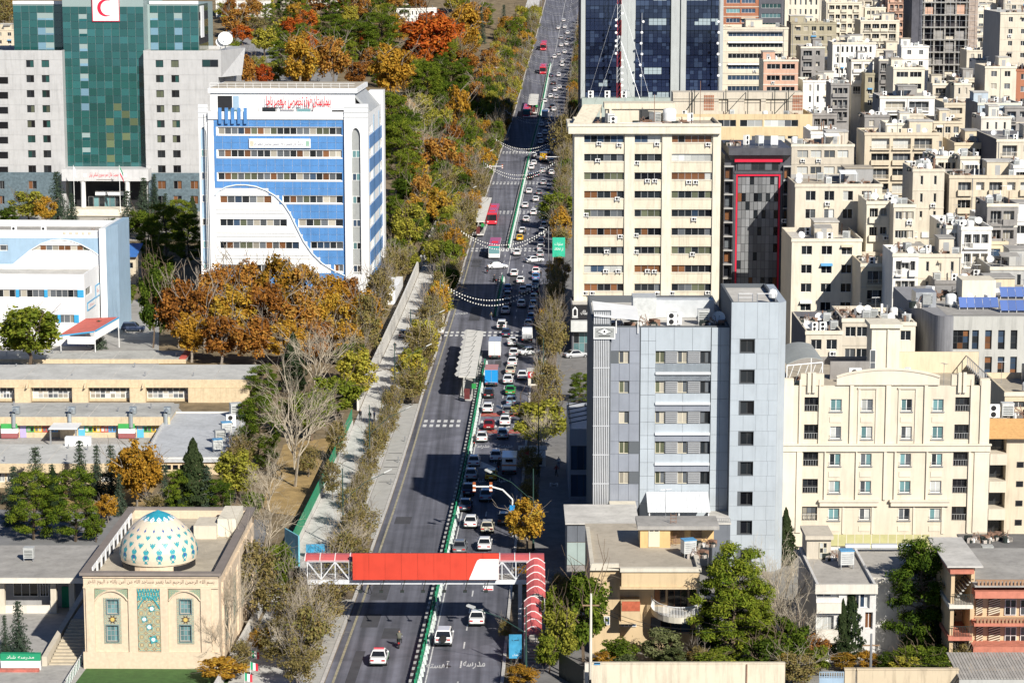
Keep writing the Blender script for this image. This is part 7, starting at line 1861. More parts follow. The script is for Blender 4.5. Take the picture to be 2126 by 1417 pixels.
# garden walls along the lane
def lane_walls():
 w1=Bld('garden_wall','cream rendered garden wall below the tan garden house',1222,1458)
 X=lambda p:w1 .l(p,1400)[0];Z=lambda y:w1 .l(1450,y)[1]
 mb=MB();mb.box(X(1228),X(1630),0,.35,-1,Z(1377));mb.box(X(1228),X(1630),-.05,.4,Z(1377),Z(1377)+.1);mb.build('wall',wallmat('render_cream',(.62,.545,.42),stain=.35),w1 .root)
 mb=MB();mb.box(X(1550)-.06,X(1550)+.06,-.1,-.003,-1,Z(1378));mb.build('drain_pipe',M['rust'],w1 .root)
 mb=MB();mb.box(X(1233),X(1246),-.05,-.003,Z(1379),Z(1374));mb.build('blue_plate',M['coolerb'],w1 .root)
 g1=Bld('garden_gate','dark steel garden gate left of the cream garden wall',1165,1440)
 GX=lambda p:g1 .l(p,1400)[0];GZ=lambda y:g1 .l(1190,y)[1]
 mb=MB();mb.hexa([(GX(1163),6,-1),(GX(1212),0,-1),(GX(1212),.1,-1),(GX(1163),6.1,-1),(GX(1163),6,2.3),(GX(1212),0,2.6),(GX(1212),.1,2.6),(GX(1163),6.1,2.3)]);mb.build('leaf',M['darkmetal'],g1 .root)
 mb=MB();mb.box(GX(1214),GX(1222),-.2,.3,-1,3.0);mb.build('gatepost',WALL['stone'],g1 .root)
 w2=Bld('garden_wall','stone garden wall below the white brick house',1700,1462)
 X=lambda p:w2 .l(p,1400)[0];Z=lambda y:w2 .l(1850,y)[1]
 for i,(a,c)in enumerate(((1754,1776),(1780,1990))):
  mb=MB();mb.box(X(a),X(c),0,.4,-1,Z(1390));mb.box(X(a)-.05,X(c)+.05,-.06,.46,Z(1390),Z(1390)+.12);mb.build('wall',wallmat('wall_sandstone',(.53,.44,.31),stain=.4),w2 .root)
 mb=MB()
 for i in range(11):x=X(1702)+i*(X(1752)-X(1702))/10;mb.box(x-.03,x+.03,.1,.14,-1,Z(1394))
 for y in(1394,1404):mb.box(X(1702),X(1752),.08,.16,Z(y)-.06,Z(y))
 mb.box(X(1702),X(1752),.09,.15,-1,Z(1407));mb.build('blue_gate',mat('gate_blue',(.30,.40,.50),.5,.1,1),w2 .root)
 r3=Bld('carport_roof','grey metal sheet roof by the lower right corner',1990,1470)
 L=r3 .l(2190,1400)[0];n=30;za=r3 .l(2050,1400)[1]
 for i in range(n):
  if('rs',)not in _WC:mm=MB();mm.hexa([(0,0,0),(L/n-.05,0,0),(L/n-.05,7,.4),(0,7,.4),(0,0,.06),(L/n-.05,0,.06),(L/n-.05,7,.46),(0,7,.46)]);_WC[('rs',)]=mm.mesh('roof_sheet',mat('sheet_grey',(.36,.34,.31),.6,.15,1,objvar=.1))
  put('roof_sheet',_WC[('rs',)],r3 .root,(i*L/n,0,za-.4))
 mb=MB();mb.box(0,L,.1,.3,-1,za-.42);mb.build('front_beam',WALL['concrete'],r3 .root)
lane_walls()
h=Bld('blue_roofed_hut','small tan hut with blue roof right of the outpatient clinic',244,590)
L=h.x(282,py=550);mb=MB();ops=[h.rect(249,257,545,557),h.rect(259,266,545,557),h.rect(268,276,545,557)];shell(mb,L,8,h.z(530),ops,par=0);mb.build('wall',WALL['tan'],h.root)
for o in ops:window(h.root,*o,nx=1,panes=False,pm=('deep',),fm='white')
mb=MB();z=h.z(532);mb.hexa([(-.5,-1,z),(L+.4,-1,z),(L+.4,8,z+1.6),(-.5,8,z+1.6),(-.5,-1,z+.15),(L+.4,-1,z+.15),(L+.4,8,z+1.75),(-.5,8,z+1.75)]);mb.build('roof',mat('hut_blue',(.05,.16,.45),.5,.1,1),h.root)
# trees
import numpy as np
LM={'orange':leafmat('leaf_orange',[(.13,.055,.018),(.25,.10,.025),(.37,.165,.034),(.47,.28,.065),(.24,.165,.045)]),'golden':leafmat('leaf_golden',[(.15,.11,.02),(.30,.16,.025),(.44,.23,.03),(.50,.33,.05),(.24,.20,.035)]),'red':leafmat('leaf_red',[(.24,.05,.018),(.42,.085,.02),(.50,.14,.025),(.46,.20,.035)]),'pine':leafmat('leaf_pine',[(.025,.048,.009),(.07,.115,.014),(.16,.20,.022),(.28,.29,.035)],.16),'spruce':leafmat('leaf_spruce',[(.03,.05,.035),(.06,.085,.055),(.11,.135,.095)],.1),'cypress':leafmat('leaf_cypress',[(.012,.025,.012),(.03,.045,.018),(.055,.07,.03)],.1),'leafy':leafmat('leaf_green',[(.03,.055,.01),(.08,.12,.016),(.16,.20,.025),(.26,.26,.035)]),'street':leafmat('leaf_olive',[(.13,.11,.04),(.21,.175,.065),(.28,.21,.085),(.20,.20,.06),(.30,.17,.07)]),'yellow':leafmat('leaf_yellow',[(.14,.15,.025),(.26,.26,.04),(.40,.36,.055),(.46,.32,.045)]),'round':leafmat('leaf_greygreen',[(.06,.075,.03),(.12,.14,.055),(.20,.21,.10)]),}
BARK={'brown':mat('bark_brown',(.13,.095,.065),.95,.3,3),'pale':mat('bark_pale',(.43,.37,.28),.95,.2,3),'grey':mat('bark_grey',(.24,.205,.165),.95,.25,3)}
def leaves_mesh(name,P,Nrm,size,m,rng,asp=1.0):
 n=len(P)
 t=rng.normal(size=(n,3));t-=Nrm*(t*Nrm).sum(1)[:,None];t/=np.linalg.norm(t,axis=1)[:,None]+1e-9
 b=np.cross(Nrm,t);s=(size*rng.uniform(.45,1.6,n))[:,None]
 V=np.stack([P-t*s-b*s*.62*asp,P+t*s*.85-b*s*.5*asp,P+t*s*1.05+b*s*.66*asp,P-t*s*.8+b*s*.55*asp],1).reshape(-1,3)
 me=bpy.data.meshes.new(name);me.vertices.add(4*n);me.vertices.foreach_set('co',V.astype(np.float32).ravel())
 me.loops.add(4*n);me.loops.foreach_set('vertex_index',np.arange(4*n,dtype=np.int32));me.polygons.add(n)
 me.polygons.foreach_set('loop_start',np.arange(0,4*n,4,dtype=np.int32));me.update(calc_edges=True);me.materials.append(m);return me
def unit(v):return v/(np.linalg.norm(v,axis=1)[:,None]+1e-9)
def clump_crown(rng,n,c,rad,nclump,crad,hollow=.45,flat=1.0,updir=.35):
 d=unit(rng.normal(size=(nclump,3)));r=rng.uniform(hollow,1,nclump)**.6
 C=d*r[:,None]*np.array(rad)
 C[:,2]=np.where(C[:,2]<-.75*rad[2],-.6*rad[2],C[:,2])
 C+=np.array(c);k=rng.integers(0,nclump,n);cr=crad*rng.uniform(.6,1.3,nclump)
 dd=unit(rng.normal(size=(n,3)));rr=rng.uniform(.2,1.22,n)**.6
 P=C[k]+dd*(rr*cr[k])[:,None]*np.array((1,1,flat))
 N=unit(dd*.8+rng.normal(size=(n,3))*.55+np.array((0,0,updir)))
 return P,N
def limbs(mb,rng,base,top,r0,depth,spread,nb,mi=0,jit=.12):
 """a limb that forks: tapered tubes"""
 a=np.array(base,float);b=np.array(top,float);L=np.linalg.norm(b-a)
 mid=(a+b)/2+rng.normal(size=3)*L*jit*.5
 mb.tube(a,mid,r0,r0*.8,n=5 if depth>1 else 3,mi=mi);mb.tube(mid,b,r0*.8,r0*.55,n=5 if depth>1 else 3,mi=mi)
 if depth<=0:return
 for i in range(nb):
  t=rng.uniform(.45,1.0)if i else 1.0
  s=mid+(b-mid)*(t-.5)*2 if t>.5 else a+(mid-a)*t*2
  d=unit((unit((b-a)[None])[0]+rng.normal(size=3)*spread+np.array((0,0,.12)))[None])[0]
  limbs(mb,rng,s,s+d*L*rng.uniform(.5,.8),r0*.6,depth-1,spread,nb,mi,jit)
TP={}
def proto(kind,v):
 """unit tree: 10 m high, about 7 m wide; returns (trunk mesh, crown mesh)"""
 rng=np.random.default_rng(sum(map(ord,kind))*7+v);mb=MB();P=N=None;size=.3;m=LM.get(kind);bark='brown';asp=1.0
 if kind in('orange','golden','red','leafy','yellow'):
  limbs(mb,rng,(0,0,-.3),(rng.normal()*.25,rng.normal()*.25,3.6),.26,0,.5,0)
  for i in range(7):a=i*.9+rng.uniform(0,.6);q=rng.uniform(1.3,2.6);limbs(mb,rng,(0,0,2.2+i*.3),(q*cos(a),q*sin(a),5.2+rng.uniform(0,2.6)),.12,2,.45,2)
  P,N=clump_crown(rng,5200,(0,0,5.9),(3.1,3.1,3.7),46,.95,.35);size=.17
  bark='grey' if kind in('orange','golden')else 'brown'
 elif kind=='street':
  limbs(mb,rng,(0,0,-.3),(rng.normal()*.3,rng.normal()*.3,3),.17,0,.5,0)
  for i in range(8):a=i*.8+rng.uniform(0,.6);q=rng.uniform(.9,2.3);limbs(mb,rng,(0,0,1.8+i*.3),(q*cos(a),q*sin(a),5.4+rng.uniform(0,3)),.085,2,.4,3)
  P,N=clump_crown(rng,3600,(0,0,5.6),(2.7,2.7,3.9),60,.95,.3);size=.13;bark='grey'
 elif kind=='bare':
  limbs(mb,rng,(0,0,-.3),(rng.normal()*.3,rng.normal()*.3,3.2),.19,0,.5,0)
  for i in range(11):a=i*.85+rng.uniform(0,.6);q=rng.uniform(.9,2.3);limbs(mb,rng,(0,0,1.8+i*.22),(q*cos(a),q*sin(a),5.0+rng.uniform(0,2)),.075,4,.40,3,0,.16)
  bark='pale'
 elif kind=='pine':
  limbs(mb,rng,(0,0,-.3),(.2,0,5),.24,0,.3,0);limbs(mb,rng,(.2,0,5),(0,.2,8.6),.16,0,.3,0)
  C=[]
  for i in range(52):
   h=1.3+8.4*i/51;q=(3.3*(1-((h-3.8)/6.5)**2)**.5 if abs(h-3.8)<6.4 else.5)*rng.uniform(.45,1.05);a=i*2.4+rng.uniform(-.4,.4)
   C.append((q*cos(a),q*sin(a),h+rng.uniform(-.3,.3)));mb.tube((.1,0,h-.7),C[-1],.07,.03,n=4)
  C=np.array(C);n=16000;k=rng.integers(0,len(C),n);dd=unit(rng.normal(size=(n,3)));rr=rng.uniform(.1,1.25,n)**.6
  P=C[k]+dd*rr[:,None]*np.array((.92,.92,.5))*rng.uniform(.7,1.2,len(C))[k][:,None];N=unit(dd*np.array((.6,.6,1))+rng.normal(size=(n,3))*.45+np.array((0,0,.5)));size=.135;asp=.4
 elif kind=='spruce':
  mb.tube((0,0,-.3),(0,0,9.6),.22,.04,n=6);C=[];A=[]
  for i in range(15):
   h=1.0+8.4*i/14;q=3.0*(1-h/10.2)**.9*rng.uniform(.85,1.1);m_=max(4,int(9*(1-h/12)))
   for j in range(m_):
    a=2*pi*j/m_+i*.7+rng.uniform(-.2,.2);ln=q*rng.uniform(.75,1.1)
    for t in np.linspace(.12,1,max(4,int(9*ln/2))):C.append((ln*t*cos(a),ln*t*sin(a),h-.5*ln*t*t*.55));A.append(.10+.34*(1-t)*t*2+.14)
  C=np.array(C);A=np.array(A);n=5200;k=rng.integers(0,len(C),n);dd=rng.normal(size=(n,3))*np.array((1,1,.45))
  P=C[k]+dd*A[k][:,None]*.8;N=unit(rng.normal(size=(n,3))*.5+np.array((0,0,.7))+unit(C[k]*np.array((1,1,0))+1e-3)*.5);size=.13;asp=.6
 elif kind=='cypress':
  mb.tube((0,0,-.3),(0,0,8.5),.2,.05,n=6);n=5200;h=rng.uniform(.35,10,n)**1;q=2.9*np.minimum(1,(10.05-h)/6.5)**.8*np.minimum(1,(h+.8)/2.2)**.5*(1+.16*np.sin(h*4+rng.uniform(0,6)))
  a=rng.uniform(0,2*pi,n);r=q*rng.uniform(.55,1.06,n)**.5*(1+.14*np.sin(a*5+h*1.7));P=np.stack([r*np.cos(a),r*np.sin(a),h],1);N=unit(np.stack([np.cos(a),np.sin(a),.25+0*a],1)+rng.normal(size=(n,3))*.5);size=.17
 elif kind=='round':
  mb.tube((0,0,-.3),(0,0,4),.3,.15,n=6)
  for i in range(6):mb.tube((0,0,2),(2*cos(i),2*sin(i),6),.14,.05,n=4)
  P,N=clump_crown(rng,5200,(0,0,5.0),(3.0,3.0,4.5),70,.85,.75);size=.2
 return mb.mesh('trunk',BARK[bark]),(leaves_mesh('crown',P,N,size,m,rng,asp)if P is not None else None)
def plant(kind,p,h,w,label,group=None,name=None,rnd=R):
 v=rnd.randrange(3)
 if(kind,v)not in TP:TP[(kind,v)]=proto(kind,v)
 t,c=TP[(kind,v)]
 nm=name or{'orange':'plane_tree','golden':'plane_tree','red':'plane_tree','leafy':'broadleaf_tree','yellow':'broadleaf_tree','street':'street_tree','bare':'bare_tree','pine':'pine_tree','spruce':'spruce_tree','cypress':'cypress_tree','round':'round_shrub'}[kind]
 o=thing(nm,label,'shrub' if kind=='round' or 'shrub' in nm else 'tree',tuple(p),rnd.uniform(0,6.28),group)
 o.scale=(w/7,w/7,h/10)
 put('trunk',t,o)
 if c:put('crown',c,o)
 return o
_o='first second third fourth fifth sixth seventh eighth ninth tenth eleventh twelfth thirteenth fourteenth fifteenth sixteenth seventeenth eighteenth nineteenth'.split()
ORD=_o+[q for a,b in(('twentieth','twenty'),('thirtieth','thirty'),('fortieth','forty'),('fiftieth','fifty'))for q in[a]+[b+' '+w_ for w_ in _o[:9]]]
LOOK={'orange':'orange plane tree','golden':'golden brown plane tree','red':'russet red plane tree','leafy':'green leafy tree','yellow':'yellow green tree','street':'thin olive brown tree','bare':'pale bare tree','pine':'green pine','spruce':'grey green spruce','cypress':'dark cypress','round':'clipped grey green shrub'}
def grove(where,rows,group=None):
 """rows of (kind, px, py of the foot, height px, width px); labels count look-alikes from the left"""
 cnt={}
 tot={}
 for r in rows:tot[r[0]]=tot.get(r[0],0)+1
 for kind,px,py,hp,wp in sorted(rows,key=lambda r:r[1]):
  p=at(px,py);s=scale(p.y,p.z);i=cnt.get(kind,0);cnt[kind]=i+1
  lab=LOOK[kind]+' '+where
  if tot[kind]>1:lab+=', %s from the left'%ORD[i]
  plant(kind,p-Vector((0,0,.05)),hp/(s*.97),wp/s,lab,(group or 'trees '+where)if tot[kind]>1 else None)
grove('in the grove before the blue hospital',[('orange',455,690,150,95),('orange',515,690,160,95),('golden',580,690,160,90),('orange',640,690,145,90),('golden',692,685,115,80),('orange',728,682,105,70),('orange',372,722,150,95),('orange',425,725,140,92),('golden',490,730,140,100),('orange',560,730,140,100),('orange',625,730,130,95),('golden',690,725,115,80),('golden',398,752,105,85),('orange',460,758,108,85),('orange',530,762,108,90),('golden',600,762,100,90),('orange',655,758,95,80),('street',762,752,150,80),('street',785,690,140,75),('street',742,800,110,60),('golden',758,726,125,76),('golden',720,760,90,70),('street',795,660,110,60)])
grove('left of the blue hospital',[('leafy',318,722,165,62),('pine',313,565,100,78),('spruce',120,455,100,72),('spruce',265,490,95,66),('spruce',322,440,80,34),('yellow',60,462,65,80),('cypress',400,452,45,24),('leafy',262,642,55,50),('spruce',232,640,58,42),('spruce',207,725,62,46),('leafy',62,765,135,140),('leafy',20,470,40,50),('leafy',345,640,90,60),('leafy',300,500,70,64),('pine',345,530,105,88),('pine',392,548,100,82),('spruce',300,452,84,60),('pine',372,500,84,66),('leafy',330,600,80,70),('spruce',150,470,70,50),('golden',95,468,60,50),('leafy',240,500,50,50),('spruce',345,470,70,44)])
grove('in front of the school',[('spruce',76,1036,112,92),('spruce',168,1032,122,78),('spruce',203,1034,114,58),('spruce',232,1034,114,70),('pine',70,1120,142,100),('pine',157,1124,150,104),('cypress',404,1082,170,92),('spruce',432,1085,120,90),('cypress',380,1080,110,60),('pine',375,1085,110,70),('cypress',112,1066,96,50),('spruce',30,1090,100,70),('spruce',110,1050,90,56),('pine',455,1085,90,70),('yellow',492,1045,110,92),('golden',283,1062,150,100),('golden',225,1085,60,52),('leafy',200,1125,60,46),('spruce',345,1085,95,52),('leafy',525,1085,70,52),('spruce',250,1070,90,50),('street',445,1080,70,60),('spruce',30,1045,80,80),('spruce',345,1060,100,60),('golden',310,1040,110,70),('street',320,1090,70,60)])
grove('between the school and the street wall',[('pine',540,972,150,92),('pine',545,835,78,70),('pine',515,900,70,50),('cypress',610,812,120,66),('bare',612,1010,205,140),('bare',655,842,145,105),('bare',560,1060,90,70),('yellow',742,838,112,88),('leafy',700,880,108,110),('leafy',648,915,112,96),('leafy',730,800,100,70),('street',690,1040,90,60),('street',700,960,90,60),('leafy',610,900,80,70),('street',500,990,90,70),('street',640,990,70,60)])
grove('beside the mosque',[('bare',480,1372,175,92),('bare',428,1330,120,66),('bare',445,1385,100,60),('street',530,1300,185,120),('leafy',575,1240,120,90),('street',500,1250,160,70),('street',605,1330,130,110),('street',580,1390,120,110),('golden',462,1415,50,105),('spruce',40,1362,120,78),('spruce',12,1366,95,42),('bare',560,1150,120,90),('street',470,1190,120,60),('street',620,1290,120,90),('street',640,1400,110,80),('bare',600,1400,110,70),('golden',540,1360,60,50),('street',500,1400,80,60)])
grove('in the park above the hospital',[('orange',908,398,115,92),('pine',835,372,120,88),('pine',815,300,105,84),('bare',862,295,85,80),('golden',952,298,120,58),('pine',888,245,112,92),('pine',938,218,85,80),('golden',813,220,128,98),('red',888,152,128,132),('red',935,130,90,70),('pine',735,125,80,110),('pine',792,112,82,86),('pine',690,95,62,74),('orange',690,185,112,82),('golden',622,192,115,76),('red',612,88,52,62),('orange',490,80,62,62),('yellow',488,66,44,50),('yellow',550,118,62,58),('orange',510,192,82,52),('yellow',535,168,52,46),('orange',650,40,58,90),('orange',722,36,54,82),('golden',792,30,48,72),('golden',962,122,112,72),('orange',985,66,64,62),('spruce',1000,92,78,30),('spruce',1046,66,56,32)],)
grove('on the slope right of the blue hospital',[('yellow',845,528,78,64),('orange',880,462,98,58),('leafy',850,448,92,74),('golden',908,476,88,62),('pine',850,410,90,70),('orange',870,345,70,60),('leafy',830,470,60,60),('bare',880,360,90,70),('street',930,430,80,50),('pine',920,280,70,60),('leafy',820,560,70,56),('pine',815,500,90,60),('street',835,590,80,50),('leafy',862,520,70,50),('yellow',850,570,60,46),('pine',838,450,80,60),('golden',870,410,80,56),('street',812,600,90,44),('leafy',895,440,60,46)])
rt=random.Random(31)
mix=[]
for i in range(900):
 px,py=rt.uniform(470,1040),rt.uniform(14,340)
 lim=1000-(py-60)*.28 if py>60 else 1010
 if px>lim or(py>190 and px<812)or(480<px<580 and 95<py<175)or(650<px<750 and 150<py<185):continue
 kind=rt.choice(('pine','pine','orange','golden','leafy','street','orange','red','pine','yellow')if py<200 else('pine','pine','pine','golden','yellow','leafy','pine'))
 mix.append((py,px,kind))
 if len(mix)>150:break
cn={}
for py,px,kind in sorted(mix):
 cn[kind]=cn.get(kind,0)+1
 plant(kind,at(px,py),rt.uniform(8,13),rt.uniform(7,11),LOOK[kind]+' in the mixed park up the slope, %s from the top'%ORD[cn[kind]-1],'mixed park trees up the slope',rnd=rt)
def kerb_row(off,y0,y1,step,where,kinds,jit=.5,hh=(6,9),ww=(4,6)):
 y=y0;cn={}
 while y<y1:
  kind=rt.choice(kinds);yy=y+rt.uniform(-1.5,1.5)
  x,_,z=rd(off+rt.uniform(-jit,jit),yy);cn[kind]=i=cn.get(kind,-1)+1
  plant(kind,(x,yy,z),rt.uniform(*hh),rt.uniform(*ww),LOOK[kind]+' '+where+', %s from the bottom'%(ORD[i]),'street trees '+where,rnd=rt)
  y+=step*rt.uniform(.75,1.25)+(y-y0)*.004
kerb_row(-10.4,224,292,5.5,'on the lower left planting strip',('street','street','street','street','bare'),.5,(4.5,7.5),(4,5.5))
kerb_row(-11.9,296,372,7,'beside the paved bay',('street','street','street'),.3,(4,7),(2.8,4))
kerb_row(-10.2,376,1150,7.5,'on the upper left planting strip',('street','street','yellow','leafy','golden','street'),.6,(6,9.5),(4.5,6.5))
kerb_row(-13.6,520,1150,10,'along the upper left pavement',('yellow','street','golden','leafy','pine'),.8,(6,9),(5,7))
kerb_row(-16.6,640,1150,11,'against the upper left pavement wall',('pine','orange','leafy','yellow'),.6,(6,10),(5,8))
kerb_row(11.9,412,498,8.0,'on the near right planting strip',('street','street','golden'),.6,(6,9),(4,5.5))
kerb_row(11.9,545,1150,8.0,'on the right planting strip',('street','street','street','golden','street','leafy'),.6,(6,9),(4,5.5))
kerb_row(-20.5,560,1100,9.0,'behind the left pavement wall',('pine','golden','orange','leafy','yellow','pine'),1.5,(7,12),(6,9))
grove('on the right kerb',[('golden',1095,1145,112,84),('golden',1080,1425,48,74),('yellow',1120,938,112,118),('street',1142,862,115,74),('bare',1128,960,90,56),('street',1118,890,80,50),('street',1100,1000,80,60),('street',1096,1060,70,50),('street',1130,735,95,44),('leafy',1156,478,82,82),('street',1166,345,112,62),('golden',1128,700,60,34),('street',1125,820,80,50),('golden',1085,1230,60,40),('street',1048,1330,50,36)])
grove('in the gardens at the lower right',[('leafy',1212,1375,190,112),('leafy',1258,1320,150,80),('leafy',1150,1330,110,70),('yellow',1162,1395,140,84),('leafy',1190,1290,80,70),('pine',1522,1376,242,165),('pine',1492,1362,190,110),('pine',1562,1372,170,110),('pine',1898,1345,205,110),('pine',1948,1366,150,92),('leafy',1225,1290,110,80),('leafy',1285,1390,70,80),('leafy',1245,1240,60,60),('round',1400,1392,50,60),('street',1450,1395,60,60),('leafy',1585,1412,90,100),('leafy',1480,1408,60,90),('leafy',1700,1400,60,60),('leafy',1930,1402,50,80),('yellow',1880,1404,46,70),('golden',1620,1410,60,60),('street',2000,1400,70,50),('leafy',1140,1400,90,60),('leafy',1185,1250,60,56),('street',1160,1255,70,50),('cypress',1345,1345,155,36),('round',1375,1376,76,82),('round',1302,1436,78,88),('round',1318,1345,52,60),('bare',1622,1335,175,116),('bare',1660,1380,130,90),('leafy',1640,1392,110,90),('leafy',1600,1400,80,80),('cypress',1630,1172,118,50),('pine',1915,1366,246,150),('cypress',1765,1370,150,66),('cypress',1590,1365,120,56),('cypress',1960,1372,170,60),('cypress',1470,1368,120,46),('cypress',1748,1372,130,44),('bare',1600,1345,120,80),('street',1655,1430,84,110),('orange',1690,1375,66,60),('leafy',1900,1398,66,90),('leafy',1960,1396,64,80),('leafy',1845,1396,48,60),('leafy',1995,1330,110,56),('golden',1750,1392,40,60),('golden',1430,1388,36,60),('golden',1260,1395,46,70),('leafy',1560,1405,50,70),('golden',1800,1392,44,56)])
grove('among the flats on the right',[('spruce',1791,352,82,42),('street',1870,392,90,72),('street',1944,396,100,74),('golden',1838,372,62,52),('yellow',1930,446,62,88),('yellow',2012,474,92,104),('yellow',1970,455,70,70),('pine',1908,402,34,52),('spruce',2010,506,58,52),('street',1940,238,54,46),('street',1655,702,62,46),('pine',1205,836,62,52),('golden',2040,470,50,50),('street',1700,310,40,40)])
grove('on the hillside at the top left corner',[('street',8,62,70,60),('street',-12,40,60,60),('golden',24,40,40,40),('street',30,30,40,40)])
# vehicles
VC={'white':(.74,.74,.73),'silver':(.42,.43,.44),'grey':(.16,.17,.18),'black':(.018,.018,.02),'navy':(.03,.045,.09),'light blue':(.24,.36,.45),'blue':(.08,.19,.38),'dark red':(.22,.015,.02),'yellow':(.72,.42,.015),'green':(.03,.26,.06),'beige':(.50,.46,.36),'red':(.55,.03,.05),'orange':(.62,.22,.08),'azure':(.02,.27,.62),'teal':(.02,.33,.30)}
def paint(c):return mat('car_paint_'+c.replace(' ','_'),VC[c],.28,0,coat=.5,spec=.5)
M['tyre']=mat('tyre',(.018,.018,.018),.85,0);M['plate']=mat('number_plate',(.62,.62,.58),.5,0);M['tail']=mat('tail_lamp',(.42,.02,.02),.25,0);M['headl']=mat('head_lamp',(.62,.64,.65),.15,0,spec=.8)
CG=glassmat('car_glass',(.012,.014,.017),.05,.2,.7)
CARS={'sedan':([(0,.70,.42,.80),(.12,.80,.27,.90),(.75,.84,.22,.94),(1.3,.85,.22,.92),(3.0,.85,.22,.92),(3.9,.83,.22,.84),(4.32,.76,.28,.70),(4.42,.66,.36,.62)],(.62,3.25,1.25,2.45,1.43,.80,.60)),'hatch':([(0,.72,.42,.85),(.1,.80,.27,.95),(.6,.82,.22,.97),(2.6,.82,.22,.92),(3.4,.80,.22,.82),(3.72,.72,.28,.66),(3.8,.62,.36,.6)],(.08,2.85,.5,2.1,1.48,.78,.60)),'suv':([(0,.78,.5,.95),(.1,.88,.4,1.08),(.6,.92,.36,1.1),(3.1,.92,.36,1.06),(4.0,.90,.36,.98),(4.4,.80,.42,.82)],(.1,3.3,.4,2.6,1.75,.88,.70))}
_VM={}
def hull(st):
 mb=MB();n=8
 for y,w,a,b in st:
  for x,z in((-.86,0),(.86,0),(1,.28),(1,.68),(.88,1),(-.88,1),(-1,.68),(-1,.28)):mb.v.append((x*w,y,a+(b-a)*z))
 for i in range(len(st)-1):
  for j in range(n):k=(j+1)%n;mb.f.append((i*n+j,i*n+k,(i+1)*n+k,(i+1)*n+j));mb.m.append(0)
 for q in(0,len(st)-1):mb.f.append(tuple(q*n+j for j in range(n)));mb.m.append(0)
 return mb
def car_meshes(kind,col):
 st,(a,b,c,d,h,w0,w1)=CARS[kind];key=(kind,col)
 if key not in _VM:
  mb=hull(st);z0=.88 if kind!='suv' else 1.04
  mb.hexa([(-w0,a,z0),(w0,a,z0),(w0,b,z0-.03),(-w0,b,z0-.03),(-w1,c,h-.05),(w1,c,h-.05),(w1,d,h-.05),(-w1,d,h-.05)])
  mb.hexa([(-w1,c,h-.05),(w1,c,h-.05),(w1,d,h-.05),(-w1,d,h-.05),(-w1+.1,c+.12,h),(w1-.1,c+.12,h),(w1-.1,d-.15,h),(-w1+.1,d-.15,h)])
  for s in(-1,1):mb.box(s*(w0+.02)-.08,s*(w0+.02)+.08,b-.55,b-.42,z0,z0+.14)
  _VM[key]=mb.mesh('body',paint(col))
 if kind not in _VM:
  z0=.88 if kind!='suv' else 1.04;P={}
  def lerp(p,q,t):return tuple(p[i]+(q[i]-p[i])*t for i in range(3))
  def glass(nm,A,B,C_,D,off,u0=.06,u1=.94,v0=.1,v1=.9):
   mb=MB();f=lambda u,v:Vector(lerp(lerp(A,B,u),lerp(D,C_,u),v))+Vector(off);mb.quad(f(u0,v0),f(u1,v0),f(u1,v1),f(u0,v1));P[nm]=mb.mesh(nm,CG)
  r0,r1,f0,f1=(-w0,a,z0),(w0,a,z0),(-w0,b,z0-.03),(w0,b,z0-.03);R0,R1,F0,F1=(-w1,c,h-.05),(w1,c,h-.05),(-w1,d,h-.05),(w1,d,h-.05)
  glass('rear_window',r0,r1,R1,R0,(0,-.012,.008));glass('windscreen',f0,f1,F1,F0,(0,.012,.008));glass('side_window',r0,f0,F0,R0,(-.012,0,.004),.1,.9);P['side_window_b']=None
  mb=MB();k=0;glass('side_window_b',r1,f1,F1,R1,(.012,0,.004),.1,.9)
  mb=MB();mb.tube((-.1,0,0),(.1,0,0),.31,n=12,caps=True);mb.tube((-.11,0,0),(.11,0,0),.17,n=8,mi=1,caps=True);P['wheel']=mb.mesh('wheel',[M['tyre'],M['steel']])
  mb=MB();mb.box(-.17,.17,-.03,.0,0,.15);P['tail_light']=mb.mesh('tail_light',M['tail']);P['headlight']=mb.mesh('headlight',M['headl'])
  mb=MB();mb.box(-.26,.26,-.025,0,0,.12);P['number_plate']=mb.mesh('number_plate',M['plate'])
  mb=MB();mb.box(-.74,.74,-.06,.05,.3,.42);P['bumper']=mb.mesh('bumper',M['darkmetal'])
  _VM[kind]=P
 return _VM[key],_VM[kind]
def drive(o,p,hd,toward=False):
 o.location=(p[0],p[1],p[2]+.02);o.rotation_euler=(atan2(slope(p[1]),1)*(-1 if toward else 1)*cos(hd if not toward else 0),0,hd)
def car(kind,col,px,py,label,hd=None,full=True,police=False,group='cars in the traffic'):
 p=at(px,py,.02);body,P=car_meshes(kind,col);o=thing('car',label,'car',(0,0,0),0,group)
 drive(o,p,heading(p.y)if hd is None else hd)
 put('body',body,o);st=CARS[kind][0];L=st[-1][0];up=.17 if kind=='suv' else 0
 for nm in('rear_window','windscreen','side_window'):put(nm,P[nm],o)
 put('side_window',P['side_window_b'],o)
 for x in(-.76,.76):
  for y in(.8,L-.85):put('wheel',P['wheel'],o,(x,y,.31))
  put('tail_light',P['tail_light'],o,(x*.72,0,.62+up));put('headlight',P['headlight'],o,(x*.7,L+.02,.5+up))
 put('number_plate',P['number_plate'],o,(0,-.01,.52+up));put('bumper',P['bumper'],o,(0,0,up))
 if kind=='suv' and full:mb=MB();mb.tube((0,-.28,.98),(0,0,.98),.36,n=14,caps=True);mb.build('spare_wheel',M['tyre'],o)
 if police:
  mb=MB();mb.box(-.5,.5,1.85,2.05,1.43,1.53);mb.build('light_bar',paint('red'),o);mb=MB();mb.box(-.87,.87,.8,3.9,.5,.62);mb.build('stripe',paint('green')if full else paint('red'),o)
 return o
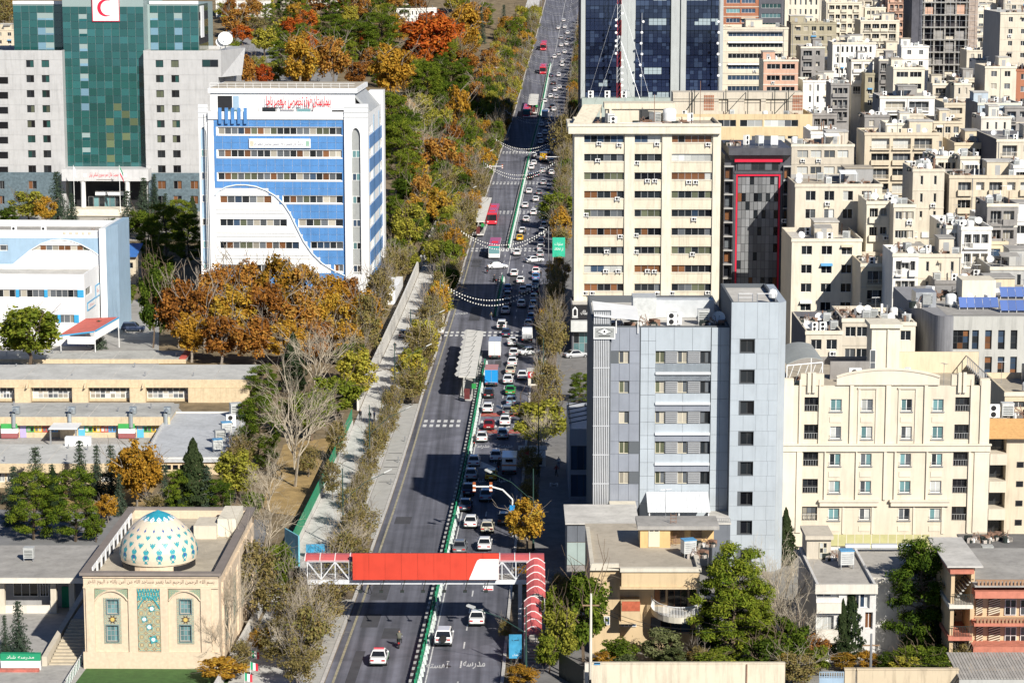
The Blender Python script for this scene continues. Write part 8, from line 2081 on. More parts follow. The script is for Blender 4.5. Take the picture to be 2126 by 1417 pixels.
car('sedan','white',784,1385,'white police sedan with red light bar in the left lanes',police=True);car('suv','white',920,1345,'white jeep with a spare wheel on its back door');car('sedan','white',989,1302,'white sedan in the shadow just below the footbridge')
TRAF=[('sedan','grey',953,1152),('sedan','white',1005,1146),('hatch','beige',1011,1109),('sedan','white',976,1099),('hatch','black',1046,1092),('sedan','navy',965,1064),('sedan','light blue',1008,1043),('sedan','navy',971,1031),('sedan','silver',977,999),('hatch','yellow',1019,1000),('sedan','white',983,971),('sedan','white',1029,960),('sedan','white',1000,920),('hatch','light blue',1043,913),('sedan','dark red',1014,894),('sedan','white',1048,886),('hatch','grey',1053,864),('sedan','white',1012,859),('sedan','light blue',1061,844),('hatch','black',1014,828),('sedan','green',1059,822),('sedan','white',1054,799),('sedan','white',1084,790),('sedan','beige',1059,779),('sedan','white',1063,762),('sedan','white',1066,743),('sedan','white',1063,720),('sedan','navy',1050,701),('suv','white',1041,686),('sedan','white',1097,682),('sedan','blue',1103,668),('sedan','silver',1104,654),('sedan','light blue',1107,641),('sedan','silver',1108,627),('sedan','navy',1110,612),('sedan','white',1049,654),('sedan','grey',1052,637),('sedan','grey',1053,622),('sedan','blue',1054,607),('sedan','white',1098,608),('sedan','light blue',1112,597),('sedan','blue',1112,583),('sedan','white',1067,575),('sedan','white',1073,532),('sedan','silver',1121,535),('sedan','white',1122,522),('sedan','white',1123,510),('sedan','white',1124,498),('sedan','silver',1124,487),('hatch','yellow',1079,501),('sedan','white',1084,486),('sedan','white',1129,475),('sedan','silver',1130,465),('sedan','white',1131,455),('sedan','white',1107,448),('sedan','white',1090,433),('sedan','grey',1119,406),('sedan','white',1098,403),('suv','black',1101,374),('sedan','navy',1114,368),('sedan','silver',1126,360),('sedan','white',1145,364),('sedan','white',1103,353),('sedan','white',1108,344),('sedan','silver',1145,341),('sedan','white',1108,328),('sedan','white',1122,300),('sedan','white',1124,264),('sedan','silver',1138,266),('sedan','black',1146,226),('sedan','white',1135,236),('sedan','white',1150,232),('sedan','black',1149,177),('sedan','navy',1144,161),('sedan','white',1160,160),('sedan','white',1167,139),('sedan','white',1168,131),('sedan','white',1165,98),('sedan','silver',1160,116),('sedan','white',1120,288),('sedan','grey',1136,298),('sedan','white',1150,300),('sedan','white',1131,281),('sedan','silver',1143,252),('sedan','white',1131,214),('sedan','white',1143,204),('sedan','silver',1155,206),('sedan','white',1152,191),('sedan','white',1161,186),('sedan','white',1151,122),('sedan','white',1172,112),('sedan','silver',1165,82),('sedan','white',1159,62),('sedan','white',1176,95),('sedan','white',1170,46),('sedan','white',1082,640),('sedan','silver',1085,612),('sedan','white',1080,590),('sedan','white',1092,462),('sedan','white',1112,420),('sedan','silver',1128,385),('sedan','white',1140,395),('sedan','white',1136,322),('sedan','white',1178,72),('sedan','white',1172,60),('sedan','grey',1180,84)]
tot={}
for k in TRAF:tot[k[:2]]=tot.get(k[:2],0)+1
cnt={}
for kd,co,px,py in TRAF:
 cnt[(kd,co)]=cnt.get((kd,co),0)+1
 lab='%s %s heading up the right lanes'%(co,'jeep' if kd=='suv' else 'hatchback' if kd=='hatch' else 'sedan')
 if tot[(kd,co)]>1:i=cnt[(kd,co)]-1;lab+=', '+(ORD[i])+' of its kind from the footbridge'
 if(kd,co)==('hatch','yellow'):lab='yellow taxi '+('beside the white striped van' if py>900 else 'near the far bus stop')
 if co=='green':lab='bright green taxi in the queue behind the blue lorry'
 car(kd,co,px,py,lab)
car('sedan','white',1078,738,'white sedan turning across the queue beside the white box lorry',-1.15);car('sedan','white',1012,558,'white sedan crossing the junction in front of the teal fronted bus',-1.35);car('sedan','white',1090,546,'white sedan turning out of the parked row at the junction',-1.1)
car('sedan','white',1112,571,'white patrol car with red light bar by the junction',police=True,full=True);car('sedan','silver',1172,744,'silver sedan parked askew before the corner shop',-1.2);car('suv','navy',252,688,'dark blue jeep parked beside the red roofed carport',-1.5,full=False);car('sedan','grey',836,704,'grey sedan parked on the left pavement',heading(440));car('sedan','white',960,372,'white sedan parked on the far left pavement',heading(690))
for i,(px,py)in enumerate(((540,148),(556,146),(522,152),(572,143),(590,140),(575,94),(592,92),(610,90),(560,97),(640,86))):car('sedan',('white','silver','white')[i%3],px,py,'%s car in the park car lot, %s from the left'%(('white','silver','white')[i%3],ORD[i]),-1.2,group='cars in the park car lot')
def boxtruck(label,px,py,bc,rc,h=2.9,L=4.6,w=1.05,cab='white',stripe=None,hd=None,nm='lorry',cat='lorry'):
 p=at(px,py,.02);o=thing(nm,label,cat);drive(o,p,heading(p.y)if hd is None else hd)
 mb=MB();mb.box(-w,w,0,L,.75,h);b=mb.build('cargo_box',paint(bc),o);mb=MB();mb.box(-w-.02,w+.02,-.02,L+.02,h+.002,h+.05);mb.build('box_roof',paint(rc),o)
 mb=MB();mb.hexa([(-.95,L+.1,.45),(.95,L+.1,.45),(.95,L+1.9,.45),(-.95,L+1.9,.45),(-.9,L+.1,2.25),(.9,L+.1,2.25),(.9,L+1.35,2.25),(-.9,L+1.35,2.25)]);mb.build('cab',paint(cab),o)
 mb=MB();mb.box(-.02,.02,-.03,-.002,.8,h-.1);mb.box(-w+.08,w-.08,-.03,-.003,.8,.88);mb.build('rear_doors',FR['alu'],o)
 if stripe:mb=MB();mb.box(-w-.02,w+.02,-.04,L,1.35,1.55);mb.build('stripe',paint(stripe),o);mb=MB();mb.box(-.5,.5,-.05,-.035,1.9,2.3);mb.build('rear_window',CG,o)
 for x in(-.85,.85):
  for y in(1.0,L+.9):put('wheel',car_meshes('sedan','white')[1]['wheel'],o,(x,y,.38)).scale=(1.3,1.25,1.25)
  put('tail_light',_VM['sedan']['tail_light'],o,(x*.9,-.02,.55))
 put('number_plate',_VM['sedan']['number_plate'],o,(0,-.02,.5));mb=MB();mb.box(-w+.05,w-.05,-.06,.2,.42,.6);mb.build('rear_bumper',M['darkmetal'],o)
boxtruck('white box lorry beside the white roofed bus station',1027,747,'white','silver',3.2,5.2);boxtruck('lorry with blue back and orange roof below the white roofed bus station',1020,804,'azure','orange',2.9,4.8);boxtruck('white van with an orange stripe in the right lane',1057,987,'white','white',2.5,4.4,.98,stripe='orange');boxtruck('lorry with a bright yellow tarpaulin in the far queue',1128,337,'yellow','yellow',2.7,4);boxtruck('white pickup loaded with goods by the right kerb',1094,712,'silver','white',1.6,2.8,.85);boxtruck('white lorry in the far traffic',1131,248,'silver','white',2.7,4.5)
def bus(label,px,py,front,body,roofc,L=17,joint=True):
 p=at(px,py,.02);o=thing('bus',label,'bus');hd=heading(p.y)+pi;drive(o,p,hd,True)
 secs=((-L*.53,0),(-L,-L*.55))if joint else((-L,0),)
 for a,b in secs:
  mb=MB();mb.box(-1.25,1.25,a,b,.35,2.95);mb.build('body',paint(body),o);mb=MB();mb.box(-1.2,1.2,a+.1,b-.1,2.955,3.1);mb.box(-.7,.7,(a+b)/2-1.2,(a+b)/2+1.2,3.1,3.3);mb.build('roof',paint(roofc),o)
  for s in(-1,1):mb=MB();mb.box(s*1.26-.01,s*1.26+.01,a+.4,b-.4,1.45,2.55);mb.build('side_window',CG,o)
  for x in(-1.05,1.05):put('wheel',_VM['sedan']['wheel'],o,(x,b-2.6,.42)).scale=(1.5,1.4,1.4);put('wheel',_VM['sedan']['wheel'],o,(x,a+2,.42)).scale=(1.5,1.4,1.4)
 if joint:mb=MB();mb.box(-1.1,1.1,-L*.55-.01,-L*.53+.01,.5,2.85);mb.build('bellows',M['black'],o)
 mb=MB();mb.box(-1.15,1.15,.01,.06,1.25,2.6);mb.build('windscreen',CG if front=='red' else PANE['teal'],o);mb=MB();mb.box(-1.2,1.2,.005,.07,2.62,2.94);mb.build('destination_board',paint(front),o);mb=MB();mb.box(-1.22,1.22,.0,.08,.35,.7);mb.build('front_bumper',paint(front)if front=='red' else M['white'],o)
 for x in(-.95,.95):mb=MB();mb.box(x-.18,x+.18,.06,.11,.8,1.0);mb.build('headlight',M['headl'],o)
bus('red articulated bus at the upper left bus station',1021,468,'red','red','red');bus('red roofed bus with teal front below the red articulated bus',1026,538,'teal','white','red',12,False);bus('far red roofed bus with teal front by the far bus station',1093,246,'teal','red','red');bus('distant red bus near the top of the road',1127,155,'red','red','red',12,False);bus('topmost red bus on the road',1128,106,'red','red','red',12,False)
# people
SKIN=mat('skin',(.42,.26,.18),.6,0)
def person_mesh(pose,top,legs):
 if pose=='ride':J=[(0,0,.78,.15),(0,.03,1.05,.17),(0,.08,1.32,.16),(0,.1,1.45,.06),(0,.12,1.6,.1),(0,.13,1.72,.08),(.2,.08,1.36,.06),(.3,.3,1.15,.045),(.3,.6,1.08,.035),(-.2,.08,1.36,.06),(-.3,.3,1.15,.045),(-.3,.6,1.08,.035),(.13,.1,.78,.09),(.22,.42,.72,.07),(.22,.3,.32,.05),(.22,.42,.28,.04),(-.13,.1,.78,.09),(-.22,.42,.72,.07),(-.22,.3,.32,.05),(-.22,.42,.28,.04)]
 else:
  k=.22 if pose=='walk' else.02
  J=[(0,0,.93,.14),(0,0,1.15,.14),(0,0,1.36,.15),(0,0,1.47,.055),(0,.01,1.58,.095),(0,.02,1.68,.085),(.2,0,1.38,.055),(.25,-k,1.1,.045),(.24,-k*.6,.84,.035),(-.2,0,1.38,.055),(-.25,k,1.1,.045),(-.24,k*.8,.84,.035),(.09,0,.88,.09),(.1,k,.48,.065),(.1,k*.8,.08,.045),(.1,k*.8+.12,.04,.04),(-.09,0,.88,.09),(-.1,-k*.6,.48,.065),(-.1,-k*1.3,.08,.045),(-.1,-k*1.3+.12,.04,.04)]
 E_=[(0,1),(1,2),(2,3),(3,4),(4,5),(2,6),(6,7),(7,8),(2,9),(9,10),(10,11),(0,12),(12,13),(13,14),(14,15),(0,16),(16,17),(17,18),(18,19)]
 me=bpy.data.meshes.new('body');me.from_pydata([j[:3]for j in J],E_,[]);o=bpy.data.objects.new('body',me);COL.objects.link(o)
 o.modifiers.new('s','SKIN');sv=me.skin_vertices[0].data
 for i,j in enumerate(J):sv[i].radius=(j[3],j[3])
 sv[0].use_root=True;o.modifiers.new('d','SUBSURF').levels=1
 m=bpy.data.meshes.new_from_object(o.evaluated_get(bpy.context.evaluated_depsgraph_get()));m.name='body';COL.objects.unlink(o);bpy.data.objects.remove(o)
 m.materials.clear()
 for q in(top,legs,SKIN,M['black']):m.materials.append(q)
 hz=.95 if pose!='ride' else.86
 for f in m.polygons:
  c=f.center;f.use_smooth=True
  f.material_index=3 if c.z>1.66 or(c.z>1.56 and c.y<0)or c.z<.1 else 2 if c.z>1.48 or(abs(c.x)>.2 and c.z<.95 and pose!='ride')else 0 if c.z>hz else 1
 return m
CT=[mat('cloth_%d'%i,c,.9,0)for i,c in enumerate(((.03,.03,.035),(.55,.55,.53),(.10,.12,.2),(.25,.06,.06),(.13,.13,.1),(.30,.28,.24)))]
PM_={}
def person(px,py,top,legs,pose,label,rz=0,h=.0,group=None):
 key=(pose,top,legs)
 if key not in PM_:PM_[key]=person_mesh(pose,CT[top],CT[legs])
 p=at(px,py,h);o=put('person',PM_[key],None,tuple(p),rz,label,'person',group);return o
for a in((768,1231,0,0,'walk','person in black walking under the left end of the footbridge',1.2),(752,1229,1,0,'stand','person in white top under the left end of the footbridge',2),(919,709,0,0,'stand','person in black standing at the left kerb by the crossing',.4),(899,706,3,2,'walk','person in dark red top by the left kerb crossing',2),(820,729,0,0,'walk','person in black on the upper left pavement',.2),(748,872,0,0,'walk','leftmost of three people in the left pavement gateway',3),(768,876,0,2,'walk','middle of three people in the left pavement gateway',0),(777,874,2,0,'stand','rightmost of three people in the left pavement gateway',1),(1128,1396,0,0,'walk','person in black at the foot of the footbridge stair',.3),(1160,972,1,2,'stand','person in white shirt on the shaded right pavement',.3),(1155,988,3,0,'walk','person in red brown top on the shaded right pavement',1),(1091,487,4,0,'walk','person between the cars by the far yellow taxi',1.4),(1123,577,0,0,'stand','person in black beside the patrol car',.7),(1003,772,0,0,'stand','person in black at the right edge of the bus station',0),(1009,776,2,0,'walk','person in blue at the right edge of the bus station',.5),(983,478,3,0,'stand','person in red waiting at the upper left bus station',1),(988,482,1,2,'stand','person in white waiting at the upper left bus station',2),(1020,665,4,2,'walk','person standing at the head of the bus station',1)):person(*a[:6],rz=a[6],h=.15 if a[0]<830 or a[0]>1125 else.02)
def motorbike(px,py,label,top=4,rz=0):
 p=at(px,py,.03);o=thing('motorcycle',label,'motorcycle',tuple(p),heading(p.y)+rz)
 mb=MB()
 for y in(-.62,.68):mb.tube((-.05,y,.3),(.05,y,.3),.3,n=12,caps=True)
 mb.build('wheel',M['tyre'],o);mb=MB();mb.box(-.13,.13,-.7,.1,.62,.78);mb.hexa([(-.14,0,.6),(.14,0,.6),(.1,.5,.6),(-.1,.5,.6),(-.14,0,.82),(.14,0,.82),(.1,.5,.88),(-.1,.5,.88)]);mb.box(-.1,.1,-.1,.3,.3,.6);mb.build('frame',M['darkmetal'],o)
 mb=MB();mb.tube((0,.68,.3),(0,.5,1.0),.04);mb.tube((-.35,.45,1.02),(.35,.45,1.02),.03);mb.build('handlebar',M['steel'],o);mb=MB();mb.box(-.08,.08,-.78,-.72,.55,.7);mb.build('tail_light',M['tail'],o)
 r=person(px,py,top,0,'ride','rider on the '+label.split(' ',1)[1]if label.split()[0]in('lone',)else 'rider of the '+label,heading(p.y)+rz,.03);r.location.z+=.02
motorbike(829,1342,'motorcycle in the left lanes ahead of the police car',4);motorbike(985,925,'motorcycle squeezed beside the green barrier',0);motorbike(1012,567,'motorcycle at the edge of the junction shadow',0);motorbike(1035,975,'motorcycle left of the white striped van',0);motorbike(1027,586,'motorcycle inside the junction shadow',0,.5)
# footbridge, bus stations, barrier, fences, lamps, lights, signs
RR=mat('bridge_red_sheet',(.46,.10,.10),.35,.12,1,objvar=.12);BW=mat('bridge_white',(.62,.64,.66),.5,.1,1)
def bridge():
 b=Bld('footbridge','covered steel footbridge with red and white billboard and red arched stair roof',636,1312);X=lambda p:b.x(p,0,1180);Z=lambda y:b.z(y,0)
 x0,x1=X(638),X(1100);zd,zu,zr=Z(1212),Z(1166),Z(1147);ZD=zd+.5
 mb=MB()
 for y in(0,2.4):mb.box(x0,x1,y,y+.22,zd,zd+.45);mb.box(x0,x1,y,y+.16,zu,zu+.16)
 mb.build('beam',BW,b.root);mb=MB();mb.box(x0,x1,.23,2.39,zd+.3,zd+.44);mb.build('deck',M['concrete'],b.root)
 for q in range(2):x=(X(645),X(1080))[q];mb=MB();mb.box(x-.2,x+.2,.3,.7,-1,zd);mb.box(x-.2,x+.2,1.9,2.3,-1,zd);mb.build('column',BW,b.root)
 n=16;mb=MB()
 for i in range(n+1):
  x=x0+(x1-x0)*i/n;mb.tube((x,.1,ZD),(x,.1,zu),.07,n=4);mb.tube((x,2.5,ZD),(x,2.5,zu),.07,n=4)
  if i<n:
   xx=x0+(x1-x0)*(i+1)/n;a,c=(x,xx)if i%2 else(xx,x);mb.tube((a,.1,ZD),(c,.1,zu),.08,n=4);mb.tube((a,2.5,ZD),(c,2.5,zu),.08,n=4)
 mb.build('truss',BW,b.root);mb=MB();x=x0
 while x<x1:
  for y in(.25,2.3):mb.tube((x,y,ZD),(x,y,ZD+1.1),.022,n=3)
  x+=.3
 for y in(.25,2.3):mb.tube((x0,y,ZD+1.1),(x1,y,ZD+1.1),.035,n=4)
 mb.build('railing',M['steel'],b.root)
 def vault(P,Q,u,w,h,nm):
  """one sheet of a barrel roof between stations P and Q across direction u"""
  mb=MB();k=5
  for i in range(k):
   f=lambda S,t:S+u*(w*(t-.5))+Vector((0,0,h*sin(pi*t)))
   mb.quad(f(P,i/k),f(Q,i/k),f(Q,(i+1)/k),f(P,(i+1)/k))
  mb.build('roof_sheet',RR,b.root);mb=MB();mb.path([P+u*(w*(i/k-.5))+Vector((0,0,h*sin(pi*i/k)+.03))for i in range(k+1)],.05,4);mb.build('roof_rib',M['white'],b.root)
 u=Vector((0,1,0));m=16
 for i in range(m):
  a,c=X(633)+(X(1131)-X(633))*i/m,X(633)+(X(1131)-X(633))*(i+1)/m-.06;vault(Vector((a,1.25,zu+.1)),Vector((c,1.25,zu+.1)),u,2.6,(zr-zu)*.5,'r')
 mb=MB();a,c,z0,z1=X(733),X(1036),Z(1199),Z(1144);mb.box(a+.05,c-.05,-.7,-.3,z0+.05,z1-.05);bb=mb.build('billboard',M['darkmetal'],b.root);BM=mat('billboard_red',(.56,.055,.03),.5,.12,.4,stain=.12,objvar=.03)
 for i in range(9):mb=MB();mb.box(a+(c-a)*i/9+.008,a+(c-a)*(i+1)/9-.008,-.75,-.702,z0,z1);mb.build('red_sheet',BM,bb)
 pts=[(X(974),z0+.03),(c-.03,z0+.03),(c-.03,Z(1156)),(X(996),Z(1156)),(X(991),Z(1159)),(X(988),Z(1165))];mb=MB();mb.slabxz(pts,-.78,-.752);mb.build('white_corner',M['white'],bb)
 mb=MB()
 for i in range(7):x=a+(c-a)*(i+.5)/7;mb.tube((x,-.5,z0-.05),(x-.25,-1.7,z0-.9),.05,n=4);mb.box(x-.45,x-.05,-1.9,-1.5,z0-1.05,z0-.85)
 mb.build('floodlight_bracket',M['darkmetal'],b.root);mb=MB();mb.box(X(1003),X(1024),-.4,-.3,Z(1223),Z(1213));mb.build('small_sign',M['white'],b.root);mb=MB();mb.box(X(1004),X(1023),-.42,-.402,Z(1222),Z(1219));mb.build('small_sign_red',paint('red'),b.root)
 cx=X(1112);ux=Vector((1,0,0));zz=lambda t:zu-.1-(zu-3.0)*t
 S=[(cx,-.5,zu),(cx,-6.2,zu-2.2),(cx-.35,-6.3,zu-2.45),(cx-.35,-13.2,3.1)]
 for q in(0,2):
  A,B_=Vector(S[q]),Vector(S[q+1]);k=5
  for i in range(k):vault(A+(B_-A)*(i/k),A+(B_-A)*((i+.96)/k),ux,1.9 if q==0 else 1.75,.55,'s')
  mb=MB()
  for s in(-.85,.85):mb.tube(A+ux*s-Vector((0,0,2.3)),B_+ux*s-Vector((0,0,2.3)),.12,n=4);mb.tube(A+ux*s-Vector((0,0,1.2)),B_+ux*s-Vector((0,0,1.2)),.04,n=4)
  for i in range(5):
   c_=A+(B_-A)*(i/4)
   for s in(-.85,.85):mb.tube(c_+ux*s-Vector((0,0,2.3)),c_+ux*s,.05,n=4)
   if i==4:mb.tube(c_-Vector((0,0,8)),c_-Vector((0,0,2.3)),.15,n=6)
  mb.build('stair_frame',BW,b.root)
  for i in range(12):
   c_=A+(B_-A)*((i+.5)/12)-Vector((0,0,2.35));mb=MB();mb.box(c_.x-.8,c_.x+.8,c_.y-.26,c_.y+.26,c_.z-.05,c_.z+.03);mb.build('tread',M['concrete'],b.root)
 for i in range(4):mb=MB();mb.box(cx-1.2,cx+.5,-13.3-i*.5,-12.8-i*.5,.0,.75-i*.18);mb.build('tread',M['concrete'],b.root)
bridge()
def station(label,corners,h,lines):
 P=[at(x,y,h)for x,y in corners];c=sum(P,Vector())/4;g0=g(c.y);o=thing('bus_station',label,'bus stop',(c.x,c.y,g0));P=[p-Vector((c.x,c.y,g0))for p in P]
 mb=MB();mb.hexa([tuple(p)for p in P]+[(p.x,p.y,p.z+.22)for p in P]);mb.build('roof',mat('station_roof',(.66,.64,.58),.6,.08,.7,stain=.15),o)
 A,B_,C_,D=P;mb=MB();f=lambda u,v:A+(B_-A)*u+((D-A)+(C_-D-B_+A)*u)*v+Vector((0,0,.235))
 for i in range(lines):v=(i+.3)/lines;mb.tube(f(.05,v),f(.62,v+.06),.035,n=3);mb.tube(f(.62,v+.06),f(.45,v-.05),.035,n=3)
 mb.build('roof_seams',M['darkmetal'],o);mb=MB();k=9
 for i in range(k):
  u0,u1=f(0,i/k),f(0,(i+1)/k);m_=(u0+u1)/2;mb.poly([u0,u1,u1-Vector((.35,0,.1)),m_-Vector((.75,0,.15)),u0-Vector((.35,0,.1))])
 mb.build('scalloped_edge',mat('station_roof',(0,0,0)),o)
 for v in(.04,.35,.65,.96):
  for u_ in(.2,.85):q=f(u_,v);mb=MB();mb.tube((q.x,q.y,0),(q.x,q.y,q.z-.2),.09,n=6);mb.build('post',M['darkmetal'],o)
 for v0,v1 in((.06,.33),(.37,.63),(.67,.94)):p,q=f(.85,v0),f(.85,v1);mb=MB();mb.hexa([(p.x-.02,p.y,.9),(p.x+.02,p.y,.9),(q.x+.02,q.y,.9),(q.x-.02,q.y,.9),(p.x-.02,p.y,2.5),(p.x+.02,p.y,2.5),(q.x+.02,q.y,2.5),(q.x-.02,q.y,2.5)]);mb.build('glass_screen',PANE['teal'],o)
 p,q=f(.1,0),f(.95,1);mb=MB();a,d=f(.05,0),f(.95,0);e,h2=f(.95,1),f(.05,1);mb.hexa([(a.x,a.y,0),(d.x,d.y,0),(e.x,e.y,0),(h2 .x,h2 .y,0),(a.x,a.y,.3),(d.x,d.y,.3),(e.x,e.y,.3),(h2 .x,h2 .y,.3)]);mb.build('platform',M['paving'],o)
 q=f(.5,-.03);mb=MB();mb.box(q.x-.4,q.x+.5,q.y-.1,q.y,.5,2.2);mb.build('advert_panel',mat('advert_dark_red',(.12,.03,.03),.4,.3,3),o);mb=MB();mb.box(q.x+.8,q.x+1.5,q.y-.12,q.y,2.2,3.0);mb.build('route_sign',paint('green'),o)
station('white roofed bus station on the median beside the box lorry',((952,783),(987,785),(1004,690),(971,686)),3.7,9);station('white roofed bus station at the upper left kerb beside the red bus',((979,461),(1006,461),(1021,412),(996,410)),3.6,0);station('far white roofed bus station at the junction shadow',((1099,218),(1116,218),(1119,197),(1103,196)),3.6,0)
def barrier(nm,y0,y1,off=0):
 o=thing('median_barrier','striped kerb blocks and green fence, '+nm,'barrier',rd(off,y0));L0=Vector(o.location)
 ms=[_VM.setdefault(('kb',i),None)for i in(0,)];n=int((y1-y0)/1.15)
 if('bk',0)not in _WC:
  for i,m in enumerate((M['black'],mat('block_pale',(.42,.42,.40),.8,.2,3))):mb=MB();mb.hexa([(-.22,0,0),(.22,0,0),(.22,1.0,0),(-.22,1.0,0),(-.15,.04,.55),(.15,.04,.55),(.15,.96,.55),(-.15,.96,.55)]);_WC[('bk',i)]=mb.mesh('kerb_block',m)
  mb=MB();mb.hexa([(-.2,0,0),(.2,0,0),(.2,.8,0),(-.2,.8,0),(-.1,.05,.8),(.1,.05,.8),(.1,.75,.8),(-.1,.75,.8)]);_WC['jb']=mb.mesh('white_block',mat('block_white',(.55,.6,.57),.7,.2,3))
  mb=MB();mb.box(-.05,.05,0,1.6,.25,1.0);mb.box(-.08,.08,0,.12,0,1.1);_WC['gf']=mb.mesh('fence_panel',M['green'])
 for i in range(n):
  y=y0+i*1.15;p=Vector(rd(off,y,.02))-L0
  put('kerb_block',_WC[('bk',i%2)],o,(p.x-.1,p.y,p.z))
  if i%2==0:put('white_block',_WC['jb'],o,(p.x+.75,p.y+(.2 if i%4 else.5),p.z));q=put('fence_panel',_WC['gf'],o,(p.x+.42,p.y+.05,p.z));q.rotation_euler=(slope(y),0,heading(y))
barrier('below the footbridge',205,250);barrier('from the footbridge up to the bus station',250,415);barrier('in the junction shadow',466,512);barrier('from the far junction up the road',555,735);barrier('in the distance',745,1000)
def along(nm,label,cat,off,y0,y1,step,fn):
 o=thing(nm,label,cat,rd(off,y0));L0=Vector(o.location);y=y0
 while y<y1-.01:y2=min(y1,y+step);fn(o,Vector(rd(off,y))-L0,Vector(rd(off,y2))-L0);y=y2
 return o
def seg(m,nm,z0,z1,t=.15,gap=0):
 def f(o,a,c):
  d=(c-a)*gap;a,c=a+d,c-d;mb=MB();mb.hexa([(a.x-t,a.y,a.z+z0),(a.x+t,a.y,a.z+z0),(c.x+t,c.y,c.z+z0),(c.x-t,c.y,c.z+z0),(a.x-t,a.y,a.z+z1),(a.x+t,a.y,a.z+z1),(c.x+t,c.y,c.z+z1),(c.x-t,c.y,c.z+z1)]);mb.build(nm,m,o)
 return f
WW=wallmat('street_white',(.62,.60,.56),stain=.3)
along('pavement_wall','low white wall under the green fence along the left pavement','wall',-17.8,282,362,5,seg(WW,'wall_section',-.2,.9));along('green_fence','green sheet fence above the low white wall on the left','fence',-17.8,282,362,2.5,seg(M['green'],'fence_panel',.9,2.6,.05,.012));along('pavement_wall','tall white wall along the left pavement beside the hospital grove','wall',-17.9,374,520,5,seg(WW,'wall_section',-.2,2.8));along('pavement_wall','white wall along the far left pavement','wall',-17.9,528,720,6,seg(WW,'wall_section',-.2,2.2));along('green_fence','far green sheet fence on the upper left pavement','fence',-17.2,725,800,4,seg(M['green'],'fence_panel',0,3.2,.06,.01));along('pavement_wall','low pale wall beside the mosque garden','wall',-18.2,216,278,5,seg(WW,'wall_section',-.2,1.2))
def lamp(px,py,side,label,h=10.0,col='darkmetal'):
 p=at(px,py,.1);o=thing('street_lamp',label,'street lamp',tuple(p),0,'street lamps along the avenue');mb=MB();mb.tube((0,0,0),(0,0,h*.45),.13,.1,n=7);mb.tube((0,0,h*.45),(0,0,h),.09,.06,n=7);mb.tube((0,0,0),(0,0,.8),.2,.16,n=7);mb.build('pole',mat('lamp_green',(.025,.06,.05),.5,0),o)
 mb=MB();mb.path([(0,0,h*.6),(side*2.6,.6,h*.82),(side*5.2,1.2,h*.93)],.04,5);mb.build('arm',mat('lamp_green',(0,0,0)),o);mb=MB();mb.hexa([(side*5.0-.1,1.0,h*.92),(side*5.0+.1,1.4,h*.92),(side*5.7+.1,1.6,h*.95),(side*5.7-.1,1.2,h*.95)]+[(x,y,z+.16)for x,y,z in((side*5.0-.1,1.0,h*.92),(side*5.0+.1,1.4,h*.92),(side*5.7+.1,1.6,h*.95),(side*5.7-.1,1.2,h*.95))]);mb.build('lamp_head',M['coolerw'],o)
for i,(px,py)in enumerate(((713,1142),(768,990),(820,842),(853,762),(940,470),(980,385),(1010,300))):lamp(px,py,1,'dark lamp post on the left pavement, %s from the bottom'%ORD[i])
for i,(px,py)in enumerate(((1092,1395),(1107,1142),(1118,990),(1128,830),(1150,640),(1158,520),(1165,400))):lamp(px,py,-1,'lamp post on the right pavement, %s from the bottom'%ORD[i],6.6 if i==0 else 10.0)
for i,(px,py,ht)in enumerate(((1226,1430,205),(1806,1440,130))):
 p=at(px,py);s=scale(p.y,p.z);o=thing('utility_pole',('pale lattice' if i==0 else 'slim grey')+' utility pole before the '+('tan garden house' if i==0 else 'white brick house'),'utility pole',tuple(p));mb=MB();h=ht/s;mb.tube((0,0,0),(0,0,h),.16,.1,n=6);mb.build('pole',WALL['stone']if i==0 else M['steel'],o);mb=MB();mb.box(-.8,.8,-.05,.05,h-1.2,h-1.08);mb.build('crossarm',M['wood'],o)
 mb=MB();q=Vector((0,0,h-1));e=Vector((14,3,h-4));pts=[q+(e-q)*(k/10)-Vector((0,0,1.2*sin(pi*k/10)))for k in range(11)];mb.path(pts,.025,3);mb.path([v+Vector((0,.4,-.5))for v in pts],.025,3);mb.build('cable',M['black'],o)
def signal(px,py,px2,label,n=2,right=True):
 p=at(px,py,.1);s=scale(p.y,p.z);L=(px2-px)/s;o=thing('traffic_signal',label,'traffic light',tuple(p));mb=MB();sg_=1 if L>0 else-1;mb.path([(0,0,0),(0,0,4.6),(sg_*1.2,0,5.8),(sg_*2.6,0,6.2),(L,0,6.2)],.1,6);mb.build('mast',M['white'],o)
 for i in range(n):
  x=L-i*(L-sg_*2.6)*.98;mb=MB();mb.box(x-.17,x+.17,-.15,.12,5.6,6.75);h=mb.build('signal_head',mat('signal_orange',(.36,.10,.03),.6,0),o);mb=MB()
  for k in range(2):mb.box(x-.18,x+.18,-.165,.0,5.7+k*.55,5.9+k*.55)
  mb.build('white_band',M['white'],h)
 mb=MB();mb.box(-.35,.35,-.12,-.1,3.2,3.9);mb.build('blue_plate',paint('azure'),o)
signal(1064,1112,985,'white traffic signal mast with two striped heads below the junction shadow');signal(997,393,1043,'white signal mast arching from the far left kerb');signal(1186,372,1134,'white signal gantry arm at the far right kerb')
BULB=mat('bulb_white',(.85,.84,.78),.4,0)
